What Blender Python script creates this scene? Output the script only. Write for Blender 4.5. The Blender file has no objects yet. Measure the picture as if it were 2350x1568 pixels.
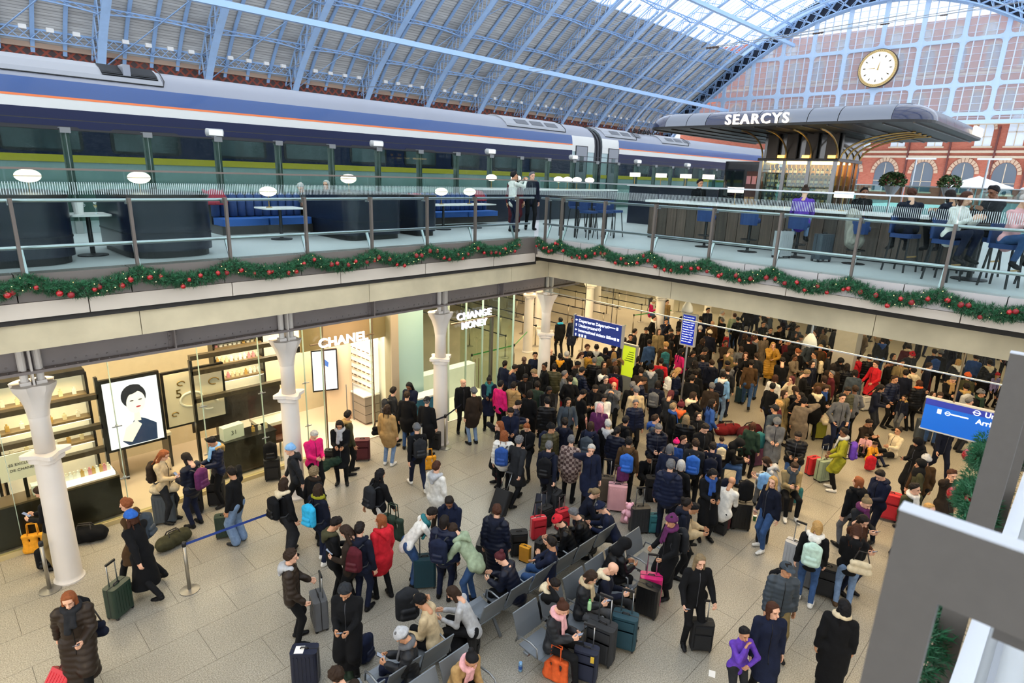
import bpy, math, random
import numpy as np
from mathutils import Vector, Matrix

random.seed(7)
C = bpy.context.scene.collection
SC = bpy.context.scene
PI = math.pi

# ---------------------------------------------------------------- camera
CAMZ, DECK = 7.6, 5.94
YAW, PITCH, ROLL, FPX = 0.768590, 0.270893, 0.0337692, 1382.63
_f = Vector((math.cos(YAW) * math.cos(PITCH), math.sin(YAW) * math.cos(PITCH), -math.sin(PITCH)))
_r = _f.cross(Vector((0, 0, 1))).normalized()
_u = _r.cross(_f)
CR = _r * math.cos(ROLL) + _u * math.sin(ROLL)
CU = _u * math.cos(ROLL) - _r * math.sin(ROLL)
cam_data = bpy.data.cameras.new('camera')
cam_data.sensor_width = 36.0
cam_data.lens = FPX / 2350 * 36.0
cam_data.clip_end = 400
cam_data.clip_start = 0.05
cam_data.dof.use_dof = True
cam_data.dof.focus_distance = 17.0
cam_data.dof.aperture_fstop = 4.0
cam = bpy.data.objects.new('camera', cam_data)
C.objects.link(cam)
cam.matrix_world = Matrix(((CR.x, CU.x, -_f.x, 0), (CR.y, CU.y, -_f.y, 0), (CR.z, CU.z, -_f.z, CAMZ), (0, 0, 0, 1)))
SC.camera = cam

# ---------------------------------------------------------------- daylight, exposure
w = bpy.data.worlds.new('overcast')
SC.world = w
w.use_nodes = True
bg = w.node_tree.nodes['Background']
bg.inputs[0].default_value = (0.87, 0.93, 1.0, 1)
bg.inputs[1].default_value = 2.15
SC.view_settings.view_transform = 'Standard'
SC.view_settings.look = 'None'
SC.view_settings.exposure = 0.1
SC.view_settings.gamma = 1
SC.view_settings.use_curve_mapping = False
SC.cycles.max_bounces = 5
SC.cycles.diffuse_bounces = 2
SC.cycles.glossy_bounces = 2
SC.cycles.transmission_bounces = 3
SC.cycles.transparent_max_bounces = 24
SC.cycles.sample_clamp_indirect = 4.0
SC.cycles.caustics_reflective = False
SC.cycles.caustics_refractive = False
SC.cycles.use_denoising = True
SC.cycles.use_adaptive_sampling = True
SC.cycles.adaptive_threshold = 0.08
SC.cycles.adaptive_min_samples = 12


def area_light(name, loc, size, power, col, rot=(0, 0, 0), sy=None):
    d = bpy.data.lights.new(name, 'AREA')
    d.energy = power
    d.color = col
    d.size = size
    if sy:
        d.shape = 'RECTANGLE'
        d.size_y = sy
    o = bpy.data.objects.new(name, d)
    C.objects.link(o)
    o.location = loc
    o.rotation_euler = rot
    return o


WARM = (1.0, 0.75, 0.43)
# added warm area lights, no fittings seen, under the deck: around the void and across the hall behind it
for lx, ly, sx, sy, p in ((6, 13.1, 12, .5, 260), (14.3, 5.5, .6, 10, 330), (20, 4, 5, 10, 420), (20, 17, 5, 9, 700),
                          (31, 4, 6, 10, 420), (31, 19, 6, 10, 800), (3, -1.6, 12, 1.2, 240), (-3.0, 6, 1.5, 10, 300)):
    area_light('unseen_ceiling_light', (lx, ly, 4.6), sx, p * 1.35, WARM, sy=sy)


def at(px, py, z):
    """A point of the place at height z, read off the photograph (2350 x 1568)."""
    d = _f + CR * ((px - 1175) / FPX) - CU * ((py - 784) / FPX)
    k = (z - CAMZ) / d.z
    return Vector((d.x * k, d.y * k, z))


# ---------------------------------------------------------------- materials
def lin(h):
    if not isinstance(h, str):
        return tuple(h)
    h = h.lstrip('#')
    v = [int(h[i:i + 2], 16) / 255 for i in (0, 2, 4)]
    return tuple(c / 12.92 if c <= .04045 else ((c + .055) / 1.055) ** 2.4 for c in v)


MATS = {}


def mat(col, rough=.6, metal=0., var=0., scale=6., bump=0., emit=0., spec=.5, bscale=None, coat=0., detail=3., stretch=None):
    key = ('m', str(col), rough, metal, var, scale, bump, emit, spec, bscale, coat, stretch)
    if key in MATS:
        return MATS[key]
    m = bpy.data.materials.new('surface')
    m.use_nodes = True
    nt = m.node_tree
    b = nt.nodes['Principled BSDF']
    c = lin(col)
    b.inputs['Base Color'].default_value = (*c, 1)
    b.inputs['Roughness'].default_value = rough
    b.inputs['Metallic'].default_value = metal
    b.inputs['Specular IOR Level'].default_value = spec
    if coat:
        b.inputs['Coat Weight'].default_value = coat
    if emit:
        b.inputs['Emission Color'].default_value = (*c, 1)
        b.inputs['Emission Strength'].default_value = emit
    if var or bump:
        tc = nt.nodes.new('ShaderNodeTexCoord')
        src = tc.outputs['Object']
        if stretch:
            mp = nt.nodes.new('ShaderNodeMapping')
            mp.inputs['Scale'].default_value = stretch
            nt.links.new(src, mp.inputs[0])
            src = mp.outputs[0]
        n = nt.nodes.new('ShaderNodeTexNoise')
        n.inputs['Scale'].default_value = scale
        n.inputs['Detail'].default_value = detail
        nt.links.new(src, n.inputs['Vector'])
        if var:
            r = nt.nodes.new('ShaderNodeMix')
            r.data_type = 'RGBA'
            r.inputs['A'].default_value = (*[max(0, x * (1 - var)) for x in c], 1)
            r.inputs['B'].default_value = (*[min(1, x * (1 + var)) for x in c], 1)
            mr = nt.nodes.new('ShaderNodeMapRange')
            mr.inputs['From Min'].default_value = .3
            mr.inputs['From Max'].default_value = .7
            nt.links.new(n.outputs['Fac'], mr.inputs['Value'])
            nt.links.new(mr.outputs[0], r.inputs['Factor'])
            nt.links.new(r.outputs['Result'], b.inputs['Base Color'])
        if bump:
            bp = nt.nodes.new('ShaderNodeBump')
            bp.inputs['Strength'].default_value = bump
            bp.inputs['Distance'].default_value = .02
            if bscale:
                n = nt.nodes.new('ShaderNodeTexNoise')
                n.inputs['Scale'].default_value = bscale
                nt.links.new(src, n.inputs['Vector'])
            nt.links.new(n.outputs['Fac'], bp.inputs['Height'])
            nt.links.new(bp.outputs[0], b.inputs['Normal'])
    MATS[key] = m
    return m


def glass(tint='#d8efe9', refl=.08, rough=.0):
    key = ('g', tint, refl, rough)
    if key in MATS:
        return MATS[key]
    m = bpy.data.materials.new('glass')
    m.use_nodes = True
    nt = m.node_tree
    nt.nodes.remove(nt.nodes['Principled BSDF'])
    out = nt.nodes['Material Output']
    tr = nt.nodes.new('ShaderNodeBsdfTransparent')
    tr.inputs[0].default_value = (*lin(tint), 1)
    gl = nt.nodes.new('ShaderNodeBsdfGlossy')
    gl.inputs['Roughness'].default_value = rough
    gl.inputs[0].default_value = (.9, .95, 1, 1)
    lw = nt.nodes.new('ShaderNodeLayerWeight')
    lw.inputs[0].default_value = .25
    mr = nt.nodes.new('ShaderNodeMapRange')
    mr.inputs['To Min'].default_value = refl
    mr.inputs['To Max'].default_value = min(1, refl * 3 + .02)
    nt.links.new(lw.outputs['Facing'], mr.inputs['Value'])
    mx = nt.nodes.new('ShaderNodeMixShader')
    nt.links.new(mr.outputs[0], mx.inputs[0])
    nt.links.new(tr.outputs[0], mx.inputs[1])
    nt.links.new(gl.outputs[0], mx.inputs[2])
    nt.links.new(mx.outputs[0], out.inputs[0])
    MATS[key] = m
    return m


def emit(col, s):
    key = ('e', str(col), s)
    if key in MATS:
        return MATS[key]
    m = bpy.data.materials.new('glow')
    m.use_nodes = True
    nt = m.node_tree
    nt.nodes.remove(nt.nodes['Principled BSDF'])
    e = nt.nodes.new('ShaderNodeEmission')
    e.inputs[0].default_value = (*lin(col), 1)
    e.inputs[1].default_value = s
    nt.links.new(e.outputs[0], nt.nodes['Material Output'].inputs[0])
    MATS[key] = m
    return m


def nodes_mat(name, build):
    """A material whose base colour comes from build(nt, tex_coord_node) -> colour socket (and maybe height)."""
    m = bpy.data.materials.new(name)
    m.use_nodes = True
    nt = m.node_tree
    b = nt.nodes['Principled BSDF']
    tc = nt.nodes.new('ShaderNodeTexCoord')
    build(nt, tc, b)
    return m


# ---------------------------------------------------------------- mesh building
class MB:
    def __init__(s):
        s.v = []
        s.f = []

    def add(s, v, f):
        n = len(s.v)
        s.v.extend([tuple(p) for p in v])
        s.f.extend([tuple(i + n for i in q) for q in f])
        return s

    def box(s, x0, y0, z0, x1, y1, z1):
        v = [(x0, y0, z0), (x1, y0, z0), (x1, y1, z0), (x0, y1, z0), (x0, y0, z1), (x1, y0, z1), (x1, y1, z1), (x0, y1, z1)]
        return s.add(v, [(3, 2, 1, 0), (4, 5, 6, 7), (0, 1, 5, 4), (1, 2, 6, 5), (2, 3, 7, 6), (3, 0, 4, 7)])

    def rbox(s, x0, y0, z0, x1, y1, z1, r, n=3):
        """Box with rounded vertical corners."""
        pts = []
        for cx, cy, a0 in ((x1 - r, y1 - r, 0), (x0 + r, y1 - r, 90), (x0 + r, y0 + r, 180), (x1 - r, y0 + r, 270)):
            for k in range(n + 1):
                a = math.radians(a0 + 90 * k / n)
                pts.append((cx + r * math.cos(a), cy + r * math.sin(a)))
        return s.prism(pts, z0, z1)

    def prism(s, pts, z0, z1, axis='z'):
        n = len(pts)
        if axis == 'z':
            v = [(a, b, z0) for a, b in pts] + [(a, b, z1) for a, b in pts]
        elif axis == 'y':
            v = [(a, z0, b) for a, b in pts] + [(a, z1, b) for a, b in pts]
        else:
            v = [(z0, a, b) for a, b in pts] + [(z1, a, b) for a, b in pts]
        f = [(i, (i + 1) % n, n + (i + 1) % n, n + i) for i in range(n)]
        f += [tuple(range(n))[::-1], tuple(range(n, 2 * n))]
        return s.add(v, f)

    def bar(s, p, q, w, h, up=(0, 0, 1)):
        p, q = Vector(p), Vector(q)
        d = (q - p).normalized()
        a = d.cross(Vector(up))
        if a.length < 1e-4:
            a = d.cross(Vector((1, 0, 0)))
        a = a.normalized() * w / 2
        b = a.cross(d).normalized() * h / 2
        v = [p - a - b, p + a - b, p + a + b, p - a + b, q - a - b, q + a - b, q + a + b, q - a + b]
        return s.add(v, [(3, 2, 1, 0), (4, 5, 6, 7), (0, 1, 5, 4), (1, 2, 6, 5), (2, 3, 7, 6), (3, 0, 4, 7)])

    def tube(s, pts, r, n=8, caps=True):
        pts = [Vector(p) for p in pts]
        rs = r if isinstance(r, (list, tuple)) else [r] * len(pts)
        base = len(s.v)
        up = None
        for i, p in enumerate(pts):
            d = (pts[min(i + 1, len(pts) - 1)] - pts[max(i - 1, 0)]).normalized()
            if up is None:
                up = d.orthogonal().normalized()
            up = (up - d * up.dot(d))
            up = up.normalized() if up.length > 1e-6 else d.orthogonal().normalized()
            b = d.cross(up)
            for k in range(n):
                a = 2 * PI * k / n
                s.v.append(tuple(p + (up * math.cos(a) + b * math.sin(a)) * rs[i]))
        for i in range(len(pts) - 1):
            for k in range(n):
                k2 = (k + 1) % n
                s.f.append((base + i * n + k, base + i * n + k2, base + (i + 1) * n + k2, base + (i + 1) * n + k))
        if caps:
            s.f.append(tuple(base + k for k in range(n))[::-1])
            e = base + (len(pts) - 1) * n
            s.f.append(tuple(e + k for k in range(n)))
        return s

    def lathe(s, prof, n=16, c=(0, 0, 0)):
        base = len(s.v)
        for r, z in prof:
            for k in range(n):
                a = 2 * PI * k / n
                s.v.append((c[0] + r * math.cos(a), c[1] + r * math.sin(a), c[2] + z))
        for i in range(len(prof) - 1):
            for k in range(n):
                k2 = (k + 1) % n
                s.f.append((base + i * n + k, base + i * n + k2, base + (i + 1) * n + k2, base + (i + 1) * n + k))
        s.f.append(tuple(base + k for k in range(n))[::-1])
        e = base + (len(prof) - 1) * n
        s.f.append(tuple(e + k for k in range(n)))
        return s

    def ball(s, c, r, n=10, m=7, sz=1., sx=1., sy=1.):
        prof = [(max(1e-4, math.sin(PI * i / m)) * r, -math.cos(PI * i / m) * r * sz) for i in range(m + 1)]
        b0 = len(s.v)
        s.lathe(prof, n, c)
        if sx != 1 or sy != 1:
            for i in range(b0, len(s.v)):
                x, y, z = s.v[i]
                s.v[i] = (c[0] + (x - c[0]) * sx, c[1] + (y - c[1]) * sy, z)
        return s

    def mesh(s, name='shape', smooth=False):
        me = bpy.data.meshes.new(name)
        me.from_pydata(s.v, [], s.f)
        if smooth:
            me.polygons.foreach_set('use_smooth', [True] * len(me.polygons))
        me.update()
        return me

    def build(s, name, m, parent=None, smooth=False, loc=None):
        return place(name, s.mesh(name, smooth), m, parent, loc)


def place(name, me, m=None, parent=None, loc=None, rz=0., scale=None, objmat=False):
    o = bpy.data.objects.new(name, me)
    C.objects.link(o)
    if m is not None:
        if len(me.materials) == 0:
            me.materials.append(m)
        if objmat or me.materials[0] is not m:
            o.material_slots[0].link = 'OBJECT'
            o.material_slots[0].material = m
    if parent is not None:
        o.parent = parent
    if loc is not None:
        o.location = loc
    if rz:
        o.rotation_euler = (0, 0, rz)
    if scale is not None:
        o.scale = scale if not isinstance(scale, (int, float)) else (scale,) * 3
    return o


def autosmooth(me, ang=35):
    for p in me.polygons:
        p.use_smooth = True
    try:
        me.set_sharp_from_angle(angle=math.radians(ang))
    except Exception:
        pass


def tag(o, label=None, cat=None, group=None, kind=None):
    if label:
        o['label'] = label
    if cat:
        o['category'] = cat
    if group:
        o['group'] = group
    if kind:
        o['kind'] = kind
    return o


def empty(name, loc=(0, 0, 0), rz=0., label=None, cat=None, group=None, kind=None, scale=None):
    o = bpy.data.objects.new(name, None)
    C.objects.link(o)
    o.location = loc
    o.rotation_euler = (0, 0, rz)
    o.empty_display_size = .1
    if scale:
        o.scale = (scale,) * 3
    return tag(o, label, cat, group, kind)


def struct(name, label, loc=(0, 0, 0)):
    return empty(name, loc, label=label, kind='structure')


def dup(root, loc, rz=0., label=None, group=None, scale=None):
    r = root.copy()
    C.objects.link(r)
    r.location = loc
    r.rotation_euler = (0, 0, rz)
    if scale:
        r.scale = (scale,) * 3
    if label:
        r['label'] = label
    if group:
        r['group'] = group
    for ch in list(root.children):
        c = ch.copy()
        C.objects.link(c)
        c.parent = r
        for g in ch.children:
            d = g.copy()
            C.objects.link(d)
            d.parent = c
    return r


def text(s, size, m, parent=None, loc=(0, 0, 0), rot=(PI / 2, 0, 0), ext=.004, align='LEFT', bold=0., name='lettering', sx=1., space=1.):
    cu = bpy.data.curves.new(name, 'FONT')
    cu.body = s
    cu.size = size
    cu.extrude = ext
    cu.offset = bold
    cu.align_x = align
    cu.space_character = space
    cu.resolution_u = 3
    o = bpy.data.objects.new(name, cu)
    C.objects.link(o)
    cu.materials.append(m)
    o.parent = parent
    o.location = loc
    o.rotation_euler = rot
    o.scale = (sx, 1, 1)
    bpy.context.view_layer.update()
    me = bpy.data.meshes.new_from_object(o)
    m2 = bpy.data.objects.new(name, me)
    C.objects.link(m2)
    m2.parent = parent
    m2.location = loc
    m2.rotation_euler = rot
    m2.scale = (sx, 1, 1)
    bpy.data.objects.remove(o)
    bpy.data.curves.remove(cu)
    return m2


# ================================================================ STRUCTURE
M_conc = mat('#cdbf9e', .85, var=.16, scale=1.3, bump=.12, bscale=8, detail=6)
M_fascia = mat('#6e665f', .5, metal=.1, var=.05, scale=.8)
M_beige = mat('#cfc3b3', .6, var=.04, scale=1.)
M_girder = mat('#857d7b', .55, var=.05, scale=2)
M_column = mat('#d5cfc8', .55, var=.03, scale=2)
M_steel = mat('#b9bdc0', .28, metal=.9)
M_post = mat('#665d56', .45, metal=.3)
M_black = mat('#15161a', .5)
M_deckfloor = mat('#b3b6b6', .5, var=.05, scale=.7)
M_white = mat('#e8e6e2', .5)

# ---- floor: terrazzo tiles
def terrazzo(nt, tc, b):
    v = nt.nodes.new('ShaderNodeTexNoise')
    v.inputs['Scale'].default_value = 55
    v.inputs['Detail'].default_value = 2
    nt.links.new(tc.outputs['Object'], v.inputs[0])
    n = nt.nodes.new('ShaderNodeTexNoise')
    n.inputs['Scale'].default_value = .9
    n.inputs['Detail'].default_value = 5
    geo = nt.nodes.new('ShaderNodeNewGeometry')
    nt.links.new(geo.outputs['Position'], n.inputs['Vector'])
    cr = nt.nodes.new('ShaderNodeValToRGB')
    cr.color_ramp.elements[0].position = .35
    cr.color_ramp.elements[0].color = (*lin('#868174'), 1)
    cr.color_ramp.elements[1].position = .65
    cr.color_ramp.elements[1].color = (*lin('#b7b1a3'), 1)
    nt.links.new(v.outputs['Fac'], cr.inputs[0])
    mx = nt.nodes.new('ShaderNodeMix')
    mx.data_type = 'RGBA'
    mx.blend_type = 'MULTIPLY'
    mx.inputs['Factor'].default_value = .35
    nt.links.new(cr.outputs[0], mx.inputs['A'])
    nt.links.new(n.outputs['Fac'], mx.inputs['B'])
    nt.links.new(mx.outputs['Result'], b.inputs['Base Color'])
    b.inputs['Roughness'].default_value = .33
    b.inputs['Specular IOR Level'].default_value = .45


M_floor = nodes_mat('terrazzo', terrazzo)
M_joint = mat('#6f695d', .8)
floor = struct('floor', 'pale speckled stone floor of the station concourse')
TX0, TY0, TW, TH, NX, NY = -1.0, .6, 1.4, .9, 13, 17
TX1, TY1 = TX0 + TW * NX, TY0 + TH * NY
mb = MB()
mb.box(-12, -14, -.3, 62, TY0, 0).box(-12, TY1, -.3, 62, 46, 0).box(-12, TY0, -.3, TX0, TY1, 0).box(TX1, TY0, -.3, 62, TY1, 0)
mb.build('floor_slab', M_floor, floor)
MB().box(TX0, TY0, -.3, TX1, TY1, -.008).build('joint_bed', M_joint, floor)
g = .003
tile_me = MB().box(-TW / 2 + g, -TH / 2 + g, -.03, TW / 2 - g, TH / 2 - g, 0).mesh('tile')
for j in range(NY):
    for i in range(NX):
        x = TX0 + TW * (i + .5) + (TW / 2 if j % 2 else 0)
        if x + TW / 2 > TX1 + .01:
            x = TX0 + TW / 4
            place('tile', tile_me, M_floor, floor, (x, TY0 + TH * (j + .5), 0), scale=(.5, 1, 1))
            place('tile', tile_me, M_floor, floor, (TX1 - TW / 4, TY0 + TH * (j + .5), 0), scale=(.5, 1, 1))
        else:
            place('tile', tile_me, M_floor, floor, (x, TY0 + TH * (j + .5), 0))

# ---- upper deck slabs around the void (void: x<12.4, .1<y<11.2)
EX, EY = 12.4, 11.2
deck = struct('floor_upper_deck', 'pale grey floor of the upper platform deck')
MB().box(-12, EY + .28, 5.5, 62, 17.2, DECK).box(EX + .28, -14, 5.5, 110, EY + .28, DECK).box(-12, -14, 5.5, EX, .02, DECK).box(-12, .02, 5.5, -4, EY, DECK).build('deck_slab', M_deckfloor, deck)
ceil2 = struct('ceiling_undercroft', 'warm white ceiling beneath the upper deck')
MB().box(-12, EY + .8, 4.78, 62, 46, 4.9).box(EX + 1.25, -14, 4.78, 62, EY + .8, 4.9).build('ceiling_panel', mat('#e9dfc8', .8), ceil2)
# back walls of the undercroft
wb = struct('wall_undercroft', 'cream wall closing off the far end of the undercroft hall')
MB().box(55, -14, 0, 55.3, 46, 4.8).build('wall_panel', mat('#d9cba6', .8, var=.05), wb)
MB().box(16, 42, 0, 55, 42.3, 4.8).build('wall_panel', mat('#d9cba6', .8, var=.05), wb)

# fascia (brown metal), beige strip, concrete beam, in joined panels: left edge (along x) and right edge (along y)
edge_l = struct('wall_deck_edge_shopside', 'deck edge of metal fascia, cream strip and stained concrete beam above the shops')
edge_r = struct('wall_deck_edge_barside', 'deck edge of pale fascia, cream strip and long concrete beam below the bar')
M_fasc2 = mat('#b7b1ae', .45, metal=.2, var=.04, scale=.8)
def edge_run(par, lo, hi, along_x, pitch, z0, z1, depth0, depth1, m, name, gap=.008, off=0.):
    k = lo - off
    while k < hi - .01:
        a, b = max(lo, k) + gap, min(hi, k + pitch) - gap
        if b - a > .05:
            if along_x:
                MB().box(a, EY + depth0, z0, b, EY + depth1, z1).build(name, m, par)
            else:
                MB().box(EX + depth0, a, z0, EX + depth1, b, z1).build(name, m, par)
        k += pitch
edge_run(edge_l, -4, EX - .02, True, 1.47, 5.54, DECK + .01, 0, .3, M_fascia, 'fascia_panel', off=1.47 - .73)
edge_run(edge_l, -4, EX + .0, True, 2.2, 5.29, 5.53, .0, .3, M_beige, 'cream_panel', off=.6)
edge_run(edge_l, -4, EX + .72, True, 4.45, 4.78, 5.27, .12, .6, M_conc, 'concrete_beam', gap=.006, off=2.2)
edge_run(edge_r, -6, EY + .0, False, 1.45, 5.59, DECK + .01, 0, .3, M_fasc2, 'fascia_panel', off=.3)
edge_run(edge_r, -6, EY + .0, False, 2.9, 5.42, 5.58, .01, .3, M_beige, 'cream_panel', off=1.2)
edge_run(edge_r, -6, EY + .12, False, 4.45, 4.78, 5.27, .72, 1.2, M_conc, 'concrete_beam', gap=.006, off=0.)
MB().box(-4, EY + .06, 5.2, EX + .1, EY + .3, 5.55).build('shade_backing', mat('#2c2926', .8), edge_l)  # dark backing strip: shade of the joint put into its colour
MB().box(EX + .06, -6, 5.44, EX + .3, EY + .1, 5.59).box(EX + .3, -6, 5.28, EX + 1.2, EY + .1, 5.5).build('shade_backing', mat('#2c2926', .8), edge_r)  # dark boxes carry the shadow gap above the beam in their colour
MB().box(EX - .03, EY - .06, 5.5, EX + .02, EY + .02, DECK + .03).build('corner_plate', M_fascia, edge_l)

# iron girder over the columns (rivetted) with stiffeners
CY = 12.6
COLX = (1.27, 5.76, 10.18, 14.6)
gird = struct('trim_girder', 'grey rivetted iron girder resting on the column heads')
mb = MB()
mb.box(-4, CY - .02, 4.14, 16, CY + .02, 4.78).box(-4, CY - .2, 4.1, 16, CY + .2, 4.15).box(-4, CY - .2, 4.72, 16, CY + .2, 4.79)
mb.build('girder_web', M_girder, gird)
riv = MB()
for i in range(int(20 / .16)):
    x = -4 + i * .16
    riv.ball((x, CY - .14, 4.155), .016, 6, 4, .7)
    riv.ball((x, CY - .025, 4.22), .016, 6, 4)
riv.build('rivets', M_girder, gird)['kind'] = 'stuff'
for x in (-.95, 3.5, 7.97, 12.4):
    s = MB().box(x - .012, CY - .2, 4.15, x + .012, CY, 4.74).box(x - .08, CY - .045, 4.15, x + .08, CY - .02, 4.74)
    for k in range(7):
        s.ball((x - .055, CY - .05, 4.2 + k * .085), .015, 6, 4).ball((x + .055, CY - .05, 4.2 + k * .085), .015, 6, 4)
    s.build('stiffener', M_girder, gird)
# cross girders running away from each column and one along y at the bar side
gird2 = struct('trim_girder_cross', 'rivetted cross girder beside the corner column')
MB().box(14.55, 12.7, 4.14, 14.6, 24, 4.78).box(14.4, 12.7, 4.1, 14.8, 24, 4.15).build('girder_web', M_girder, gird2)

# columns: tapered shaft, mid plate, flared capital, twin bearing stubs
shaft = MB().lathe([(.25, 0), (.25, .03), (.222, .06), (.215, .1), (.205, 1.2), (.195, 2.52)], 24).mesh('shaft', True)
autosmooth(shaft)
upper = MB().lathe([(.155, 2.62), (.15, 3.2), (.158, 3.28), (.15, 3.3), (.15, 3.32)], 24).mesh('upper_shaft', True)
cap = MB()
N = 32
prof = [(.16, 3.30), (.165, 3.36), (.18, 3.5), (.22, 3.68), (.275, 3.82), (.285, 3.9)]
base = len(cap.v)
for r, z in prof:
    t = (z - 3.3) / .6
    for k in range(N):
        a = 2 * PI * k / N
        q = max(abs(math.cos(a)), abs(math.sin(a)))
        rr = r * (1 + t * (.22 if abs(math.cos(2 * a)) < .75 else 0))
        cap.v.append((rr * math.cos(a), rr * math.sin(a), z))
for i in range(len(prof) - 1):
    for k in range(N):
        cap.f.append((i * N + k, i * N + (k + 1) % N, (i + 1) * N + (k + 1) % N, (i + 1) * N + k))
cap.f.append(tuple((len(prof) - 1) * N + k for k in range(N)))
cap = cap.mesh('capital', True)
autosmooth(cap, 40)
plate = MB()
pts = []
for k in range(64):
    a = 2 * PI * k / 64
    pts.append((.235 + .09 * (1 + math.cos(4 * a)) * .5 + .05 * max(0, math.cos(4 * a)) ** 3) )
plate.prism([(pts[k] * math.cos(2 * PI * k / 64), pts[k] * math.sin(2 * PI * k / 64)) for k in range(64)], 2.56, 2.63)
pl2 = [.21 + .06 * (1 + math.cos(4 * 2 * PI * k / 64)) * .5 for k in range(64)]
plate.prism([(pl2[k] * math.cos(2 * PI * k / 64), pl2[k] * math.sin(2 * PI * k / 64)) for k in range(64)], 2.46, 2.56)
plate = plate.mesh('mid_plate')
stub = MB()
for sx in (-.11, .11):
    stub.tube([(sx, -.08, 3.9), (sx, -.08, 4.66)], .06, 12)
    stub.box(sx - .075, -.16, 3.9, sx + .075, 0, 3.96)
stub.box(-.015, -.2, 3.9, .015, .05, 4.7)
stub.box(-.24, -.2, 4.64, .24, .1, 4.7)
stub = stub.mesh('bearing')
COLLAB = {0: 'white iron column with flared capital before the perfume shelves', 1: 'white iron column between the shop window and the letter sign',
          2: 'white iron column beside the money exchange sign', 3: 'white iron column at the corner of the deck beside queue barriers'}
def column(x, y, label, st=True):
    o = empty('column', (x, y, 0), label=label, kind='structure')
    place('shaft', shaft, M_column, o)
    place('upper_shaft', upper, M_column, o)
    place('capital', cap, M_column, o)
    place('mid_plate', plate, M_column, o)
    if st:
        place('bearing', stub, M_column, o)
    return o
for i, x in enumerate(COLX):
    column(x, CY, COLLAB[i])
for x, y, l in ((23.2, 17.3, 'white iron column standing behind the blue hanging sign'), (23.5, 13.6, 'white iron column in the queue hall beside the yellow poster'),
             (28.2, 20.5, 'white column deep in the queue hall'), (31.5, 17.6, 'white column in the queue hall near the wheelchair'),
             (19.0, 17.4, 'white column behind the glass money exchange'), (22.8, 20.2, 'white column far behind the barriers'), (33.5, 16.2, 'white column at the far side of the queue hall')):
    column(x, y, l, False)
o = struct('column_square', 'grey square pier in the crowd beneath the deck', (23.5, 5.9, 0))
MB().box(-.35, -.35, 0, .35, .35, 4.8).build('pier', mat('#9a958a', .7, var=.05), o)

# smoke baffle hanging under the deck
baf = struct('trim_baffle', 'thin steel rail with glass smoke baffle hanging beneath the deck')
MB().box(13.7, -6, 4.18, 13.73, 12, 4.205).build('bottom_rail', M_steel, baf)
for k in range(6):
    MB().box(13.705, -6 + 3 * k + .02, 4.22, 13.715, -6 + 3 * k + 2.98, 4.75).build('pane', glass('#f4f7f4', .008), baf)

# ---- balustrades: glass, blade posts, handrail, low rail
M_frit = mat('#c3d3d4', .6)
G_bal = glass('#edf5f3', .003)
def balustrade(nm, label, lo, hi, posts, along_x, s, capmat):
    """s: outward sign handled by axis; local frame t along, n outward (towards the void)."""
    o = empty(nm, (0, 0, 0), label=label, cat='balustrade')
    def P(t, n, z):
        return (t, EY - n, z) if along_x else (EX - n, t, z)
    def bx(mb, t0, n0, z0, t1, n1, z1):
        a, b = P(t0, n0, z0), P(t1, n1, z1)
        return mb.box(min(a[0], b[0]), min(a[1], b[1]), min(a[2], b[2]), max(a[0], b[0]), max(a[1], b[1]), max(a[2], b[2]))
    ts = sorted(posts)
    edges = [lo] + ts + [hi]
    for a, b in zip(edges[:-1], edges[1:]):
        if b - a < .1:
            continue
        bx(MB(), a + .012, -.06, DECK + .01, b - .012, -.048, DECK + 1.5).build('glass_panel', G_bal, o)
        fr = MB()
        n = int((b - a) / .03)
        for k in range(n):
            t = a + .02 + k * .03
            bx(fr, t, -.046, DECK + 1.15, t + .008, -.045, DECK + 1.33)
        f = fr.build('frit_band', M_frit, o)
        f['kind'] = 'stuff'
    bx(MB(), lo, -.075, DECK + 1.5, hi, -.035, DECK + 1.53).build('glass_cap', capmat, o)
    for t in ts:
        p = MB()
        bx(p, t - .022, .0, DECK - .12, t + .022, .07, DECK + 1.1)
        bx(p, t - .022, -.05, DECK + 1.02, t + .022, .01, DECK + 1.1)
        p.build('post', M_post, o)
        q = MB()
        q.bar(P(t + .05, -.09, DECK + .0), P(t + .05, -.25, DECK + .36), .05, .03)
        bx(q, t - .03, -.14, DECK + 1.0, t + .03, -.05, DECK + 1.06)
        q.build('bracket', M_steel, o)
    MB().tube([P(lo, -.13, DECK + 1.06), P(hi, -.13, DECK + 1.06)], .028, 10).build('handrail', M_steel, o, True)
    MB().tube([P(lo, -.25, DECK + .37), P(hi, -.25, DECK + .37)], .03, 10).build('foot_rail', M_steel, o, True)
    return o
LP = [1.255 + 1.475 * k for k in range(-3, 8)]
RP = [10.85, 10.3] + [8.95 - 1.42 * k for k in range(0, 8)]
balustrade('balustrade', 'glass balustrade with bronze posts running above the shops', -4, EX - .02, LP, True, 1, mat('#6f625a', .5))
balustrade('balustrade', 'glass balustrade with silver rails along the bar terrace', -6, EY - .02, RP, False, 1, M_steel)
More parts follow.
